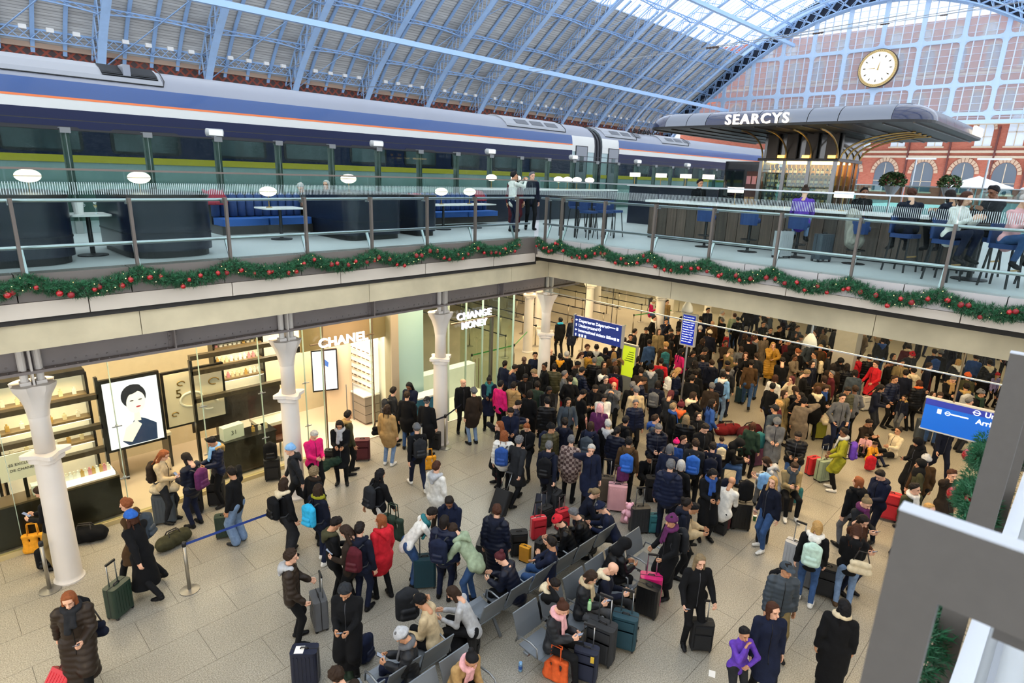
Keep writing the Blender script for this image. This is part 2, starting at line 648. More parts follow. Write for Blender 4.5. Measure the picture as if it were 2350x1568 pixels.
# ================================================================ TRAIN SHED ROOF
M_blue = mat('#a9c8ee', .5, var=.05, scale=1.5)
M_blue2 = mat('#97b8e2', .55, var=.05, scale=1.5)
def boards(nt, tc, b):
    w = nt.nodes.new('ShaderNodeTexWave')
    w.wave_type = 'BANDS'
    w.bands_direction = 'Z'
    w.inputs['Scale'].default_value = 1.6
    w.inputs['Distortion'].default_value = .0
    nt.links.new(tc.outputs['Object'], w.inputs[0])
    n = nt.nodes.new('ShaderNodeTexNoise')
    n.inputs['Scale'].default_value = 1.2
    n.inputs['Detail'].default_value = 6
    mp = nt.nodes.new('ShaderNodeMapping')
    mp.inputs['Scale'].default_value = (.25, 3, 3)
    nt.links.new(tc.outputs['Object'], mp.inputs[0])
    nt.links.new(mp.outputs[0], n.inputs['Vector'])
    cr = nt.nodes.new('ShaderNodeValToRGB')
    cr.color_ramp.elements[0].position = .3
    cr.color_ramp.elements[0].color = (*lin('#b3b1ae'), 1)
    cr.color_ramp.elements[1].position = .7
    cr.color_ramp.elements[1].color = (*lin('#dad9d6'), 1)
    nt.links.new(n.outputs['Fac'], cr.inputs[0])
    r2 = nt.nodes.new('ShaderNodeValToRGB')
    r2.color_ramp.elements[0].position = .0
    r2.color_ramp.elements[0].color = (.45, .45, .45, 1)
    r2.color_ramp.elements[1].position = .12
    r2.color_ramp.elements[1].color = (1, 1, 1, 1)
    nt.links.new(w.outputs['Fac'], r2.inputs[0])
    mx = nt.nodes.new('ShaderNodeMix')
    mx.data_type = 'RGBA'
    mx.blend_type = 'MULTIPLY'
    mx.inputs['Factor'].default_value = 1
    nt.links.new(cr.outputs[0], mx.inputs['A'])
    nt.links.new(r2.outputs[0], mx.inputs['B'])
    nt.links.new(mx.outputs['Result'], b.inputs['Base Color'])
    b.inputs['Roughness'].default_value = .8
M_board = nodes_mat('roof_boards', boards)
YC, XG = 31.4, 112.0
# inner chord of the arch: distance from the ridge line, height
ARCH = [(37.2, 6.0), (36.9, 9.0), (36.2, 12.0), (34.9, 15.0), (32.6, 17.9), (29.8, 20.4), (26.6, 22.9), (23.2, 25.5), (19.8, 28.0), (14.9, 30.9), (10.3, 33.0), (4.9, 34.4), (0, 34.8)]
def spline(pts, n):
    out = []
    P = [Vector((a, b)) for a, b in pts]
    for i in range(len(P) - 1):
        p0, p1, p2, p3 = P[max(i - 1, 0)], P[i], P[i + 1], P[min(i + 2, len(P) - 1)]
        for k in range(n):
            t = k / n
            out.append(.5 * ((2 * p1) + (p2 - p0) * t + (2 * p0 - 5 * p1 + 4 * p2 - p3) * t * t + (3 * p1 - p0 - 3 * p2 + p3) * t ** 3))
    out.append(P[-1])
    return out
half = spline(ARCH, 8)
inner = [(YC + p.x, p.y) for p in half] + [(YC - p.x, p.y) for p in half[-2::-1]]
# even spacing along the arc
def resample(pts, step):
    out = [Vector(pts[0])]
    acc = 0
    for a, b in zip(pts[:-1], pts[1:]):
        a, b = Vector(a), Vector(b)
        L = (b - a).length
        d = step - acc
        while d <= L:
            out.append(a + (b - a) * (d / L))
            d += step
        acc = (acc + L) % step
    return out
ARC = resample(inner, .95)
def nrm(i):
    a, b = ARC[max(i - 1, 0)], ARC[min(i + 1, len(ARC) - 1)]
    t = (b - a).normalized()
    return Vector((-t.y, t.x)) * (-1 if True else 1)
def outer(i, d):
    t = nrm(i)
    q = ARC[i] + t * d
    return q
# make sure the normal points outwards (up at the crown)
mid = len(ARC) // 2
if outer(mid, 1).y < ARC[mid].y:
    _o = outer
    outer = lambda i, d: _o(i, -d)
NA = len(ARC)
RD = 1.75
roof = struct('ceiling', 'arched train shed roof of blue iron ribs, grey boards and glazing')
RIBX = [15.4 + 8.93 * k for k in range(-2, 12)]
RIBX[-1] = XG - .6
i0 = 9   # lowest point where boards begin
GL0 = next(i for i in range(NA) if ARC[i].y > 27.4)   # glazing starts (far side)
GL1 = NA - 1 - GL0
# rib mesh at x=0
rib = MB()
w2 = .26
for sgn in (-1, 1):
    for i in range(NA - 1):
        a, b = ARC[i], ARC[i + 1]
        c, d = outer(i, RD), outer(i + 1, RD)
        x = sgn * w2
        rib.bar((x, c.x, c.y), (x, d.x, d.y), .1, .14, (1, 0, 0))
        if i % 2 == 0 and i + 2 < NA:
            e = ARC[i + 2]
            h = outer(i + 2, RD)
            rib.bar((x, a.x, a.y), (x, h.x, h.y), .05, .1, (1, 0, 0))
            rib.bar((x, c.x, c.y), (x, e.x, e.y), .05, .1, (1, 0, 0))
for i in range(NA - 1):
    a, b = ARC[i], ARC[i + 1]
    rib.bar((0, a.x, a.y), (0, b.x, b.y), .1, .66, (1, 0, 0))
rib_me = rib.mesh('rib')
for x in RIBX:
    place('rib', rib_me, M_blue, roof, (x, 0, 0))
# purlins (lattice) and rafters between ribs; bay of 8.93 from x=0
PURL = [i for i in range(i0, NA - 1, 6)]
pur = MB()
for i in PURL:
    q, t = outer(i, RD - .1), outer(i, .75)
    L = 8.93
    n = 10
    for k in range(n):
        xa, xb = L * k / n, L * (k + 1) / n
        ta, tb = [1 - 4 * (s - .5) ** 2 for s in (k / n, (k + 1) / n)]
        pa, pb = t.lerp(q, ta * .6), t.lerp(q, tb * .6)
        pur.bar((xa, pa.x, pa.y), (xb, pb.x, pb.y), .16, .1)
        pur.bar((xa, pa.x, pa.y), (xb, q.x, q.y), .05, .05)
        pur.bar((xa, q.x, q.y), (xb, pb.x, pb.y), .05, .05)
    pur.bar((0, q.x, q.y), (L, q.x, q.y), .16, .12)
pur_me = pur.mesh('purlin')
raf = MB()
for k in (1, 2, 3):
    x = 8.93 * k / 4
    for i in range(i0 - 1, GL0 + 2):
        a, b = outer(i, RD + .05), outer(i + 1, RD + .05)
        raf.bar((x, a.x, a.y), (x, b.x, b.y), .16, .3, (1, 0, 0))
for s in range(i0, GL0 - 6, 12):        # diagonal wind braces under the boards
    a, b = outer(s, RD), outer(s + 12, RD)
    raf.bar((0, a.x, a.y), (8.93, b.x, b.y), .12, .06)
raf_me = raf.mesh('rafter')
brd = MB()
vv, ff = [], []
for k, i in enumerate(range(i0 - 1, GL0 + 1)):
    p = outer(i, RD + .25)
    q = outer(i, RD + .45)
    vv += [(0, p.x, p.y), (8.93, p.x, p.y), (0, q.x, q.y), (8.93, q.x, q.y)]
    if k:
        o4 = 4 * k
        ff += [(o4 - 4, o4 - 3, o4 + 1, o4), (o4 - 2, o4 + 2, o4 + 3, o4 - 1)]
brd.add(vv, ff)
brd_me = brd.mesh('board')
gbar = MB()
nb = 8
for k in range(nb + 1):
    x = 8.93 * k / nb
    for i in range(GL0, GL1, 2):
        a, b = outer(i, RD + .25), outer(min(i + 2, NA - 1), RD + .25)
        gbar.bar((x, a.x, a.y), (x, b.x, b.y), .05 if k % 4 else .12, .1, (1, 0, 0))
for i in range(GL0, GL1, 5):
    a = outer(i, RD + .3)
    gbar.bar((0, a.x, a.y), (8.93, a.x, a.y), .08, .08)
gbar_me = gbar.mesh('glazing_bar')
pane = MB()
for k, i in enumerate(range(GL0, GL1 + 1)):
    pass
vv, ff = [], []
for k, i in enumerate(range(GL0, GL1 + 1, 2)):
    p = outer(i, RD + .34)
    vv += [(0, p.x, p.y), (8.93, p.x, p.y)]
    if k:
        ff.append((2 * k - 2, 2 * k - 1, 2 * k + 1, 2 * k))
pane.add(vv, ff)
pane_me = pane.mesh('roof_pane')
M_roofglass = glass('#fbfcff', .0, .3)
for x in RIBX[:-1]:
    place('purlin', pur_me, M_blue2, roof, (x, 0, 0))
    place('rafter', raf_me, M_blue2, roof, (x, 0, 0))
    place('board', brd_me, M_board, roof, (x, 0, 0))
    if x > 20:
        place('glazing_bar', gbar_me, mat('#c9dcf0', .5), roof, (x, 0, 0))
        place('roof_pane', pane_me, M_roofglass, roof, (x, 0, 0))
# straight walkway tubes below the ribs
for (yy, zz) in ((55.0, 20.1), (44.6, 30.0)):
    MB().bar((-5, yy, zz), (XG, yy, zz), .42, .5).build('tie_tube', mat('#a9c9ee', .45), roof)
# roof lamps along the lowest purlin
lampm = MB().box(-.25, -.12, -.3, .25, .12, .02).mesh('roof_lamp')
for x in RIBX[:-1]:
    p = outer(13, .75)
    for k in range(1, 5):
        l = place('flood_lamp', lampm, M_white, roof, (x + 8.93 * k / 5, p.x - .3, p.y - .35 + .25))

# ---------------------------------------------------------------- side wall of the shed (diaper brick)
def diaper(nt, tc, b):
    mp = nt.nodes.new('ShaderNodeMapping')
    mp.inputs['Rotation'].default_value = (0, PI / 4, 0)
    mp.inputs['Scale'].default_value = (1, 1, 1)
    nt.links.new(tc.outputs['Object'], mp.inputs[0])
    sp = nt.nodes.new('ShaderNodeSeparateXYZ')
    nt.links.new(mp.outputs[0], sp.inputs[0])
    cm = nt.nodes.new('ShaderNodeCombineXYZ')
    nt.links.new(sp.outputs['X'], cm.inputs['X'])
    nt.links.new(sp.outputs['Z'], cm.inputs['Y'])
    br = nt.nodes.new('ShaderNodeTexBrick')
    br.offset = 0
    br.inputs['Color1'].default_value = (*lin('#453a3a'), 1)
    br.inputs['Color2'].default_value = (*lin('#4f4140'), 1)
    br.inputs['Mortar'].default_value = (*lin('#8c4636'), 1)
    br.inputs['Scale'].default_value = 1
    br.inputs['Mortar Size'].default_value = .09
    br.inputs['Brick Width'].default_value = .62
    br.inputs['Row Height'].default_value = .62
    nt.links.new(cm.outputs[0], br.inputs['Vector'])
    nt.links.new(br.outputs['Color'], b.inputs['Base Color'])
    b.inputs['Roughness'].default_value = .85
M_diaper = nodes_mat('diaper_brick', diaper)
ws = struct('wall_shed_side', 'red and grey diaper brick wall along the far side of the train shed')
MB().box(-5, 67.6, 5, XG, 68.4, 16.6).build('brick_wall', M_diaper, ws)
MB().box(-5, 67.3, 16.5, XG, 67.7, 16.9).build('stone_course', mat('#b59a86', .8), ws)
gut = MB()
gut.box(-5, 66.6, 17.0, XG, 66.75, 17.1).box(-5, 66.6, 17.75, XG, 66.75, 17.9)
k = -5
while k < XG:
    gut.bar((k, 66.65, 17.05), (k + .75, 66.65, 17.8), .05, .06)
    gut.bar((k, 66.65, 17.8), (k + .75, 66.65, 17.05), .05, .06)
    k += .75
gut.build('lattice_gutter', M_blue2, ws)
mp_ = struct('floor_far_platform', 'grey platforms and tracks beyond the parked train')
MB().box(-12, 26, 5.2, XG, 68, 5.6).build('platform_slab', mat('#b4b4b2', .8, var=.1), mp_)

# ---------------------------------------------------------------- glazed end screen
M_screen = mat('#bcd2ea', .5)
gab = struct('wall_gable', 'glazed iron end screen of the train shed in pale blue frames')
def arch_z(y):
    d = abs(y - YC)
    for a, b in zip(half[:-1], half[1:]):
        if b.x <= d <= a.x:
            t = (a.x - d) / (a.x - b.x + 1e-9)
            return a.y + (b.y - a.y) * t
    return 6.0
TZ = [17.0, 18.1, 22.1, 28.15, 34.6]
MY = [61.0, 56.1, 51.1, 46.2, 41.3, 36.25, 31.2, 26.0, 20.7, 15.8, 10.8, 5.8, 1.0, -3.5]
fr = MB()
for y in MY:
    zt = arch_z(y)
    if zt > 17:
        fr.box(XG - .2, y - .3, 17, XG + .2, y + .3, zt)
for z in TZ[:-1]:
    ys = [yy / 10 for yy in range(-60, 700) if arch_z(yy / 10) > z]
    if ys:
        fr.box(XG - .19, ys[0], z - .26, XG + .19, ys[-1], z + .26)
fr.build('frame', M_screen, gab)
crn = MB()
for y in MY:
    for z in TZ[1:-1]:
        if arch_z(y) > z + .8:
            for sy in (-1, 1):
                for sz in (-1, 1):
                    crn.prism([(y + sy * .3, z + sz * .26), (y + sy * .8, z + sz * .26), (y + sy * .45, z + sz * .4), (y + sy * .3, z + sz * .75)], XG - .15, XG + .15, 'x')
crn.build('corner_bracket', M_screen, gab)
bars = MB()
for y0, y1 in zip(MY[:-1], MY[1:]):
    for k in range(1, 4):
        y = y0 + (y1 - y0) * k / 4
        zt = arch_z(y)
        if zt > 17.3:
            bars.box(XG - .08, y - .07, 17, XG + .08, y + .07, zt)
z = 17.6
while z < 34:
    ys = [yy / 10 for yy in range(-60, 700, 2) if arch_z(yy / 10) > z]
    if ys:
        bars.box(XG - .04, ys[0], z - .025, XG + .04, ys[-1], z + .025)
    z += .95
b_ = bars.build('glazing_bar', mat('#cddaea', .5), gab)
b_['kind'] = 'stuff'
G_gab = glass('#eef1f5', .006, .05)
nt = G_gab.node_tree
mxs = nt.nodes.new('ShaderNodeMixShader')
tl = nt.nodes.new('ShaderNodeBsdfTranslucent')
tl.inputs[0].default_value = (.95, .95, .97, 1)
df = nt.nodes.new('ShaderNodeBsdfDiffuse')
df.inputs[0].default_value = (.95, .95, .97, 1)
ad = nt.nodes.new('ShaderNodeMixShader')
nt.links.new(tl.outputs[0], ad.inputs[1])
nt.links.new(df.outputs[0], ad.inputs[2])
old = nt.nodes['Material Output'].inputs[0].links[0].from_socket
mxs.inputs[0].default_value = .24  # milky white mixed in: haze put into the gable glass colour
nt.links.new(old, mxs.inputs[1])
nt.links.new(ad.outputs[0], mxs.inputs[2])
nt.links.new(mxs.outputs[0], nt.nodes['Material Output'].inputs[0])
for zi in range(len(TZ) - 1):
    for y0, y1 in zip(MY[:-1], MY[1:]):
        zt = min(TZ[zi + 1], min(arch_z(y0), arch_z(y1)))
        za, zb = min(TZ[zi + 1], arch_z(y0)), min(TZ[zi + 1], arch_z(y1))
        if max(za, zb) <= TZ[zi] + .3:
            continue
        za, zb = max(za, TZ[zi] + .02), max(zb, TZ[zi] + .02)
        MB().prism([(y1, TZ[zi]), (y0, TZ[zi]), (y0, za), (y1, zb)], XG + .05, XG + .09, 'x').build('pane', G_gab, gab)
# lattice end arch
la = MB()
for i in range(0, NA - 2, 2):
    a, b, c, d = ARC[i], ARC[i + 2], outer(i, RD + .6), outer(i + 2, RD + .6)
    la.bar((XG, a.x, a.y), (XG, b.x, b.y), .5, .22, (1, 0, 0))
    la.bar((XG, c.x, c.y), (XG, d.x, d.y), .5, .22, (1, 0, 0))
    la.bar((XG, a.x, a.y), (XG, d.x, d.y), .2, .12, (1, 0, 0))
    la.bar((XG, c.x, c.y), (XG, b.x, b.y), .2, .12, (1, 0, 0))
la.build('lattice_arch', mat('#a9c1dc', .5), gab)
sp = MB()
for i in range(0, NA - 2, 2):
    a, b, c, d = ARC[i], ARC[i + 2], outer(i, RD + 1.6), outer(i + 2, RD + 1.6)
    sp.add([(XG + .4, a.x, a.y), (XG + .4, b.x, b.y), (XG + .4, d.x, d.y), (XG + .4, c.x, c.y)], [(0, 1, 2, 3)])
sp.build('spandrel', mat('#1f2a3d', .6), gab)

# clock
clk = empty('station_clock', (XG - .9, 31.0, 25.2), label='round white station clock with gold rim on the glazed end screen', cat='clock')
def disc(mb, r, x0, x1, n=48):
    return mb.prism([(r * math.cos(2 * PI * k / n), r * math.sin(2 * PI * k / n)) for k in range(n)], x0, x1, 'x')
disc(MB(), 2.78, .1, .6).build('case', mat('#3b2f2a', .5), clk)
disc(MB(), 2.68, .04, .1).build('rim', mat('#d9b877', .35, metal=.3), clk)
disc(MB(), 2.3, -.02, .04).build('face', mat('#fbfaf5', .5, emit=.55), clk)
for k in range(12):
    a = 2 * PI * k / 12
    c, s = math.cos(a), math.sin(a)
    mkr = MB()
    pts = [(2.1, 0), (1.85, .1), (1.55, 0), (1.85, -.1)]
    mkr.prism([(r * s + t * c, r * c - t * s) for r, t in pts], -.05, -.02, 'x')
    mkr.build('hour_marker', mat('#5a4a2c', .4), clk)
for k in range(60):
    a = 2 * PI * k / 60
    MB().ball((-.0, 2.49 * math.sin(a), 2.49 * math.cos(a)), .05, 6, 4).build('rim_stud', mat('#8a6a32', .4), clk)
for L, a, wd in ((1.2, math.radians(14), .12), (1.75, math.radians(-93), .08)):
    c, s = math.cos(a), math.sin(a)
    MB().prism([(-(-.3) * s * -1 + wd * c, -.3 * c + wd * s), (L * s * -1, L * c), (-(-.3) * s * -1 - wd * c, -.3 * c - wd * s)], -.08, -.05, 'x').build('hand', mat('#c9a55a', .4), clk)

# ---------------------------------------------------------------- hotel facade behind the screen
def bricks(nt, tc, b):
    br = nt.nodes.new('ShaderNodeTexBrick')
    sp = nt.nodes.new('ShaderNodeSeparateXYZ')
    cm = nt.nodes.new('ShaderNodeCombineXYZ')
    nt.links.new(tc.outputs['Object'], sp.inputs[0])
    nt.links.new(sp.outputs['Y'], cm.inputs['X'])
    nt.links.new(sp.outputs['Z'], cm.inputs['Y'])
    br.inputs['Color1'].default_value = (*lin('#bf6e58'), 1)
    br.inputs['Color2'].default_value = (*lin('#b2604b'), 1)
    br.inputs['Mortar'].default_value = (*lin('#b77a66'), 1)
    br.inputs['Scale'].default_value = 1.0
    br.inputs['Brick Width'].default_value = .45
    br.inputs['Row Height'].default_value = .15
    br.inputs['Mortar Size'].default_value = .012
    nt.links.new(cm.outputs[0], br.inputs['Vector'])
    nt.links.new(br.outputs['Color'], b.inputs['Base Color'])
    b.inputs['Roughness'].default_value = .85
M_brick = nodes_mat('red_brick', bricks)
M_stone = mat('#d2bfa6', .8, var=.05)
M_slate = mat('#47536a', .5)
hot = struct('wall_hotel', 'red brick hotel front with arched windows and stone courses behind the screen')
HX = 122.0
MB().box(HX, -22, 5, HX + 2, 70, 33.2).build('brick_wall', M_brick, hot)
for z in (12.4, 13.2, 17.4, 24.8, 29.8):
    MB().box(HX - .25, -22, z, HX, 70, z + .35).build('stone_course', M_stone, hot)
def arch_pts(w, h, n=10, pointed=.25):
    pts = [(-w / 2, 0), (w / 2, 0)]
    for k in range(n + 1):
        a = PI * k / n
        pts.append((w / 2 * math.cos(a), h + w / 2 * math.sin(a) * (1 + pointed)))
    return pts
win_o = {}
def arched_window(y, z, w, h, par, light='#b9c6d6', rim=True, glow=.0):
    key = (w, h, light, rim)
    if key not in win_o:
        rimb = MB()
        n = 12
        for k in range(n):
            a, b = PI * k / n, PI * (k + 1) / n
            if True:
                ri, ro = w / 2 * 1.06, w / 2 * 1.42
                rimb.prism([(ri * math.cos(a), h + ri * math.sin(a) * 1.2), (ro * math.cos(a), h + ro * math.sin(a) * 1.2), (ro * math.cos(b - .04), h + ro * math.sin(b - .04) * 1.2), (ri * math.cos(b - .04), h + ri * math.sin(b - .04) * 1.2)], -.18, .05, 'x')
        m = MB()
        m.box(-.1, -.06, 0, .02, .06, h + w * .55)
        m.box(-.1, -w / 2, h * .55, .02, w / 2, h * .55 + .1)
        m.box(-.16, -w / 2 - .25, -.25, .02, w / 2 + .25, 0)
        win_o[key] = (rimb.mesh('voussoir'), MB().prism(arch_pts(w, h), -.04, 0, 'x').mesh('pane'), m.mesh('mullion'))
    r, p, m = win_o[key]
    f = place('window', m, M_stone, par, (HX - .02, y, z))
    place('pane', p, mat(light, .15, spec=.8, emit=glow), f)
    if rim:
        place('voussoir', r, mat('#cfae93', .8), f)
for y in (8.2, 13.6, 18.9, 24.4, 30.0, 35.5):
    arched_window(y, 7.0, 3.0, 2.9, hot, '#54606e')
for y in (6.0, 9.6, 13.3, 17.2, 23.5, 28.8, 34.0):
    arched_window(y, 14.2, 2.1, 2.4 if y > 16 else 3.6, hot, '#dfe6ee', True)
for y in (11.2, 15.4, 21.3, 27.0):
    MB().box(HX - .35, y - .12, 6, HX, y + .12, 17).build('drain_pipe', mat('#6b3a34', .6), hot)
for row, (z, w, h, dy, col) in enumerate(((19.2, 1.7, 2.0, 3.9, '#8a97a6'), (25.6, 1.6, 2.4, 4.2, '#8e9bab'), (30.4, 1.6, .6, 4.2, '#c5d0dc'))):
    y = -12.0 + row
    while y < 60:
        if row == 0 or True:
            arched_window(y, z, w, h, hot, col)
        y += dy
# grey windows of the screen base, brackets
bas = struct('wall_gable_base', 'red brick base wall with arches below the glazed screen')
MB().box(XG + 5.5, -22, 5, XG + 5.8, -3, 5.3).build('footing', M_stone, bas)
# ================================================================ TRAIN AND PLATFORM
plat = struct('floor_platform', 'grey train platform behind the glass security screen')
MB().box(-12, 17.2, 5.3, 62, 21.85, 6.9).build('platform_slab', mat('#b9c3c4', .7, var=.05), plat)
MB().box(-12, 21.5, 6.9, 62, 21.84, 6.915).build('edge_line', mat('#e7e3d8', .7), plat)
M_silver = mat('#858994', .38, metal=.25, var=.03, scale=.3)
M_bl = mat('#27487f', .3, coat=.2)
M_or = mat('#e0743a', .4)
M_wh = mat('#c9c8c4', .4)
M_nv = mat('#141b3c', .4, spec=.25)
M_ylw = mat('#c9b52c', .45)
M_lowgrey = mat('#9fb0b2', .5)
YT = 22.0
SIDE = [(0, 6.35), (0, 7.52), (0, 7.72), (0.0, 8.93), (.0, 8.97), (.01, 9.24), (.012, 9.3), (.06, 9.62), (.12, 9.75), (.3, 10.0), (.6, 10.22), (1.0, 10.36), (1.42, 10.42)]
def shell(x0, x1, ia, ib, m, name, par, both=False, off=0.):
    mb = MB()
    prof = SIDE[ia:ib + 1]
    ys = [YT + a - off for a, b in prof]
    if both:
        pts = [(YT + a - off, b + off) for a, b in prof] + [(YT + 2.84 - a + off, b + off) for a, b in prof[::-1]]
    else:
        pts = [(YT + a - off, b) for a, b in prof]
    n = len(pts)
    v = [(x0, a, b) for a, b in pts] + [(x1, a, b) for a, b in pts]
    f = [(i, i + 1, n + i + 1, n + i) for i in range(n - 1)]
    mb.add(v, f)
    o = mb.build(name, m, par, True)
    return o
M_dglass = mat('#4d575b', .2, spec=.15, var=.6, scale=.8, stretch=(1.2, 1, .4))
def carriage(x0, x1, label, pods, doors, wins):
    t = empty('train_carriage', ((x0 + x1) / 2, 23.4, 6.35), label=label, cat='train', group='train at the platform')
    O = Vector(t.location)
    holder = t
    def sh(*a, **k):
        o = shell(*a, **k)
        o.location = -O
        return o
    # carriage core (ends closed, underframe)
    core = MB()
    pts = [(YT + .03 + a, b - .03) for a, b in SIDE] + [(YT + 2.81 - a, b - .03) for a, b in SIDE[::-1]]
    core.prism(pts, x0, x1, 'x')
    core.build('body', M_lowgrey, holder).location = -O
    d0 = min([d for d in doors] + [1e9])
    lo, hi = x0, x1
    if doors:
        # livery stops at the door vestibule, which is white with a grey door
        dd = sorted(doors)
        if dd[0] - x0 < 5:
            lo = dd[-1] + 1.0 if dd[-1] - x0 < 5 else dd[0] + 1.0
        else:
            hi = dd[0] - .35
    a, b = lo, hi
    sh(x0, x1, 8, 12, M_silver, 'roof', t, both=True)
    sh(x0, x1, 3, 8, M_wh, 'white_band', t)
    sh(a, b, 6, 8, M_bl, 'blue_stripe', t, off=.006)
    sh(a, b, 5, 6, M_or, 'orange_line', t, off=.006)
    sh(a, b, 2, 4, M_nv, 'navy_side', t, off=.004)
    sh(x0, x1, 1, 2, M_ylw, 'yellow_line', t, off=.006)
    for (wa, wb) in wins:
        w = MB()
        r = .14
        pts = []
        z0, z1 = 7.8, 8.5
        for cx, cz, a0 in ((wb - r, z1 - r, 0), (wa + r, z1 - r, 90), (wa + r, z0 + r, 180), (wb - r, z0 + r, 270)):
            for k in range(5):
                an = math.radians(a0 + 90 * k / 4)
                pts.append((cx + r * math.cos(an), cz + r * math.sin(an)))
        w.prism(pts, YT - .025, YT - .0, 'y')
        o = w.build('window_surround', M_black, t)
        o.location = -O
        g = MB().box(wa + .09, YT - .035, z0 + .08, wb - .09, YT - .02, z1 - .08).build('window_pane', M_dglass, o)
    for dx in doors:
        d = MB().box(dx, YT - .03, 6.9, dx + .95, YT + .02, 9.2).build('door', mat('#7d7f86', .35), t)
        d.location = -O
        MB().box(dx - .06, YT - .02, 6.9, dx - .02, YT + .02, 9.24).box(dx + .97, YT - .02, 6.9, dx + 1.01, YT + .02, 9.24).box(dx - .06, YT - .02, 9.2, dx + 1.01, YT + .03, 9.24).build('door_seal', M_black, d)
        MB().box(dx + .3, YT - .045, 7.85, dx + .65, YT - .03, 8.7).build('door_window', M_dglass, d)
    for (pa, pb, kind) in pods:
        pd = MB()
        pr = [(.22, 9.9), (.3, 10.04), (.6, 10.27), (1.0, 10.42), (1.42, 10.48)]
        pts = [(YT + u, v) for u, v in pr] + [(YT + 2.84 - u, v) for u, v in pr[::-1]]
        pd.prism(pts, pa, pb, 'x')
        p = pd.build('roof_pod', mat('#92959b', .5, metal=.1), t)
        p.location = -O
        MB().tube([(pa, YT + .2, 9.89), (pb, YT + .2, 9.89), (pb + .06, YT + .3, 10.06), (pb + .06, YT + .62, 10.3), (pb + .06, YT + 1.0, 10.46)], .018, 6).build('pod_seam', M_black, p)
        if kind == 'grille':
            ga, gb = pb - 1.6, pb - .1
            gm = MB()
            for k in range(14):
                t0 = k / 14
                u0, v0 = .32 + .62 * t0, 10.07 + .34 * t0 ** .7
                gm.bar((ga, YT + u0, v0 + .02), (gb, YT + u0, v0 + .02), .03, .02)
            q = MB()
            q.add([(ga, YT + .3, 10.055), (gb, YT + .3, 10.055), (gb, YT + .62, 10.29), (ga, YT + .62, 10.29), (gb, YT + .97, 10.425), (ga, YT + .97, 10.425)], [(0, 1, 2, 3), (3, 2, 4, 5)])
            q.build('grille', M_black, p)
            gm.build('grille_bars', mat('#33363c', .5), p)
            MB().box(ga + .55, YT + .3, 10.1, ga + .75, YT + .8, 10.42).build('hatch', M_silver, p)
        else:
            for k in range(3):
                q = MB()
                ga = pa + .8 + k * 1.15
                q.add([(ga, YT + .32, 10.075), (ga + .9, YT + .32, 10.075), (ga + .9, YT + .6, 10.285), (ga, YT + .6, 10.285)], [(0, 1, 2, 3)])
                q.build('vent', mat('#4c5058', .5), p)
    return t
carriage(-12, 27.9 + .95 + .15, 'long blue, white and silver train carriage with a dark roof grille', [(-12, 6.8, 'grille'), (22.1, 26.6, 'vents')], [27.35],
         [(-2.8, -1.0), (-.1, 1.7), (2.45, 4.4), (5.1, 7.05), (8.15, 9.85), (10.5, 12.4), (13.2, 14.9), (15.8, 17.5), (18.4, 20.1), (21.0, 22.7), (23.6, 25.3)])
carriage(29.75, 60, 'train carriage with roof equipment standing behind the bar canopy', [(30.2, 33.5, 'vents'), (36.5, 40, 'vents')], [30.4],
         [(33.0, 34.9), (35.5, 37.4), (38.0, 39.9), (40.5, 42.4), (43, 44.9)])
gw = empty('train_gangway', (29.4, 23.4, 6.5), label='dark ribbed gangway bellows between the two carriages', cat='gangway')
for k in range(6):
    x = -.36 + k * .145
    mb = MB()
    ins = .12 if k % 2 else .05
    pts = [(-1.42 + ins + a, b - 6.5 - ins) for a, b in SIDE] + [(1.42 - ins - a, b - 6.5 - ins) for a, b in SIDE[::-1]]
    mb.prism(pts, x, x + .14, 'x')
    mb.build('bellows_fold', mat('#2b2d33', .6), gw)
eq = empty('roof_equipment', (33.9, 23.4, 10.35), label='black insulators and cables on the carriage roof', cat='insulator')
for k in range(6):
    MB().tube([(k * .55, -.5 + .2 * (k % 2), 0), (k * .55 + .3, -.5, .32), (k * .55 + .7, -.4, .1)], .03, 6).build('cable', M_black, eq)
    MB().lathe([(.05, 0), (.08, .04), (.05, .08), (.08, .12), (.05, .16), (.06, .22)], 8, (k * .55, -.3, 0)).build('insulator', M_black, eq)
for i, (x, z) in enumerate(((40, 16.5), (58, 20.4), (76, 24.3), (100, 29.6))):
    wr = empty('span_wire', (x, 10, z), label='thin overhead span wire across the shed, %s from the camera' % ('first', 'second', 'third', 'fourth')[i], cat='wire', group='overhead wires')
    MB().tube([(0, k * 6.8, -.6 * (1 - (k / 4 - 1) ** 2)) for k in range(9)], .025, 5).build('cable', mat('#8f9398', .5), wr)
    MB().tube([(0, 10.8 + .12 * k, -.44) for k in range(8)], [.09 if k % 2 else .05 for k in range(8)], 8).build('insulator', mat('#4a3a32', .5), wr)
# second train far behind the bar (silver nose)
nose = empty('train_carriage', (66, 27.5, 6.3), label='silver train nose standing beyond the bottle cabinet', cat='train', group='train at the platform')
nm_ = MB()
for k, (x, s) in enumerate(((0, .2), (.6, .6), (1.6, .82), (3.5, .97), (6, 1), (22, 1))):
    for a in range(16):
        t = PI * a / 15
        nm_.v.append((x, -math.cos(t) * 1.45 * s, .4 + 3.3 * math.sin(t) ** .6 * s))
for k in range(5):
    for a in range(15):
        nm_.f.append((k * 16 + a, k * 16 + a + 1, k * 16 + 17 + a, k * 16 + 16 + a))
nm_.build('body', M_silver, nose, True)
MB().box(1.2, -1.2, 2.0, 1.4, 1.2, 2.8).build('windscreen', M_black, nose)

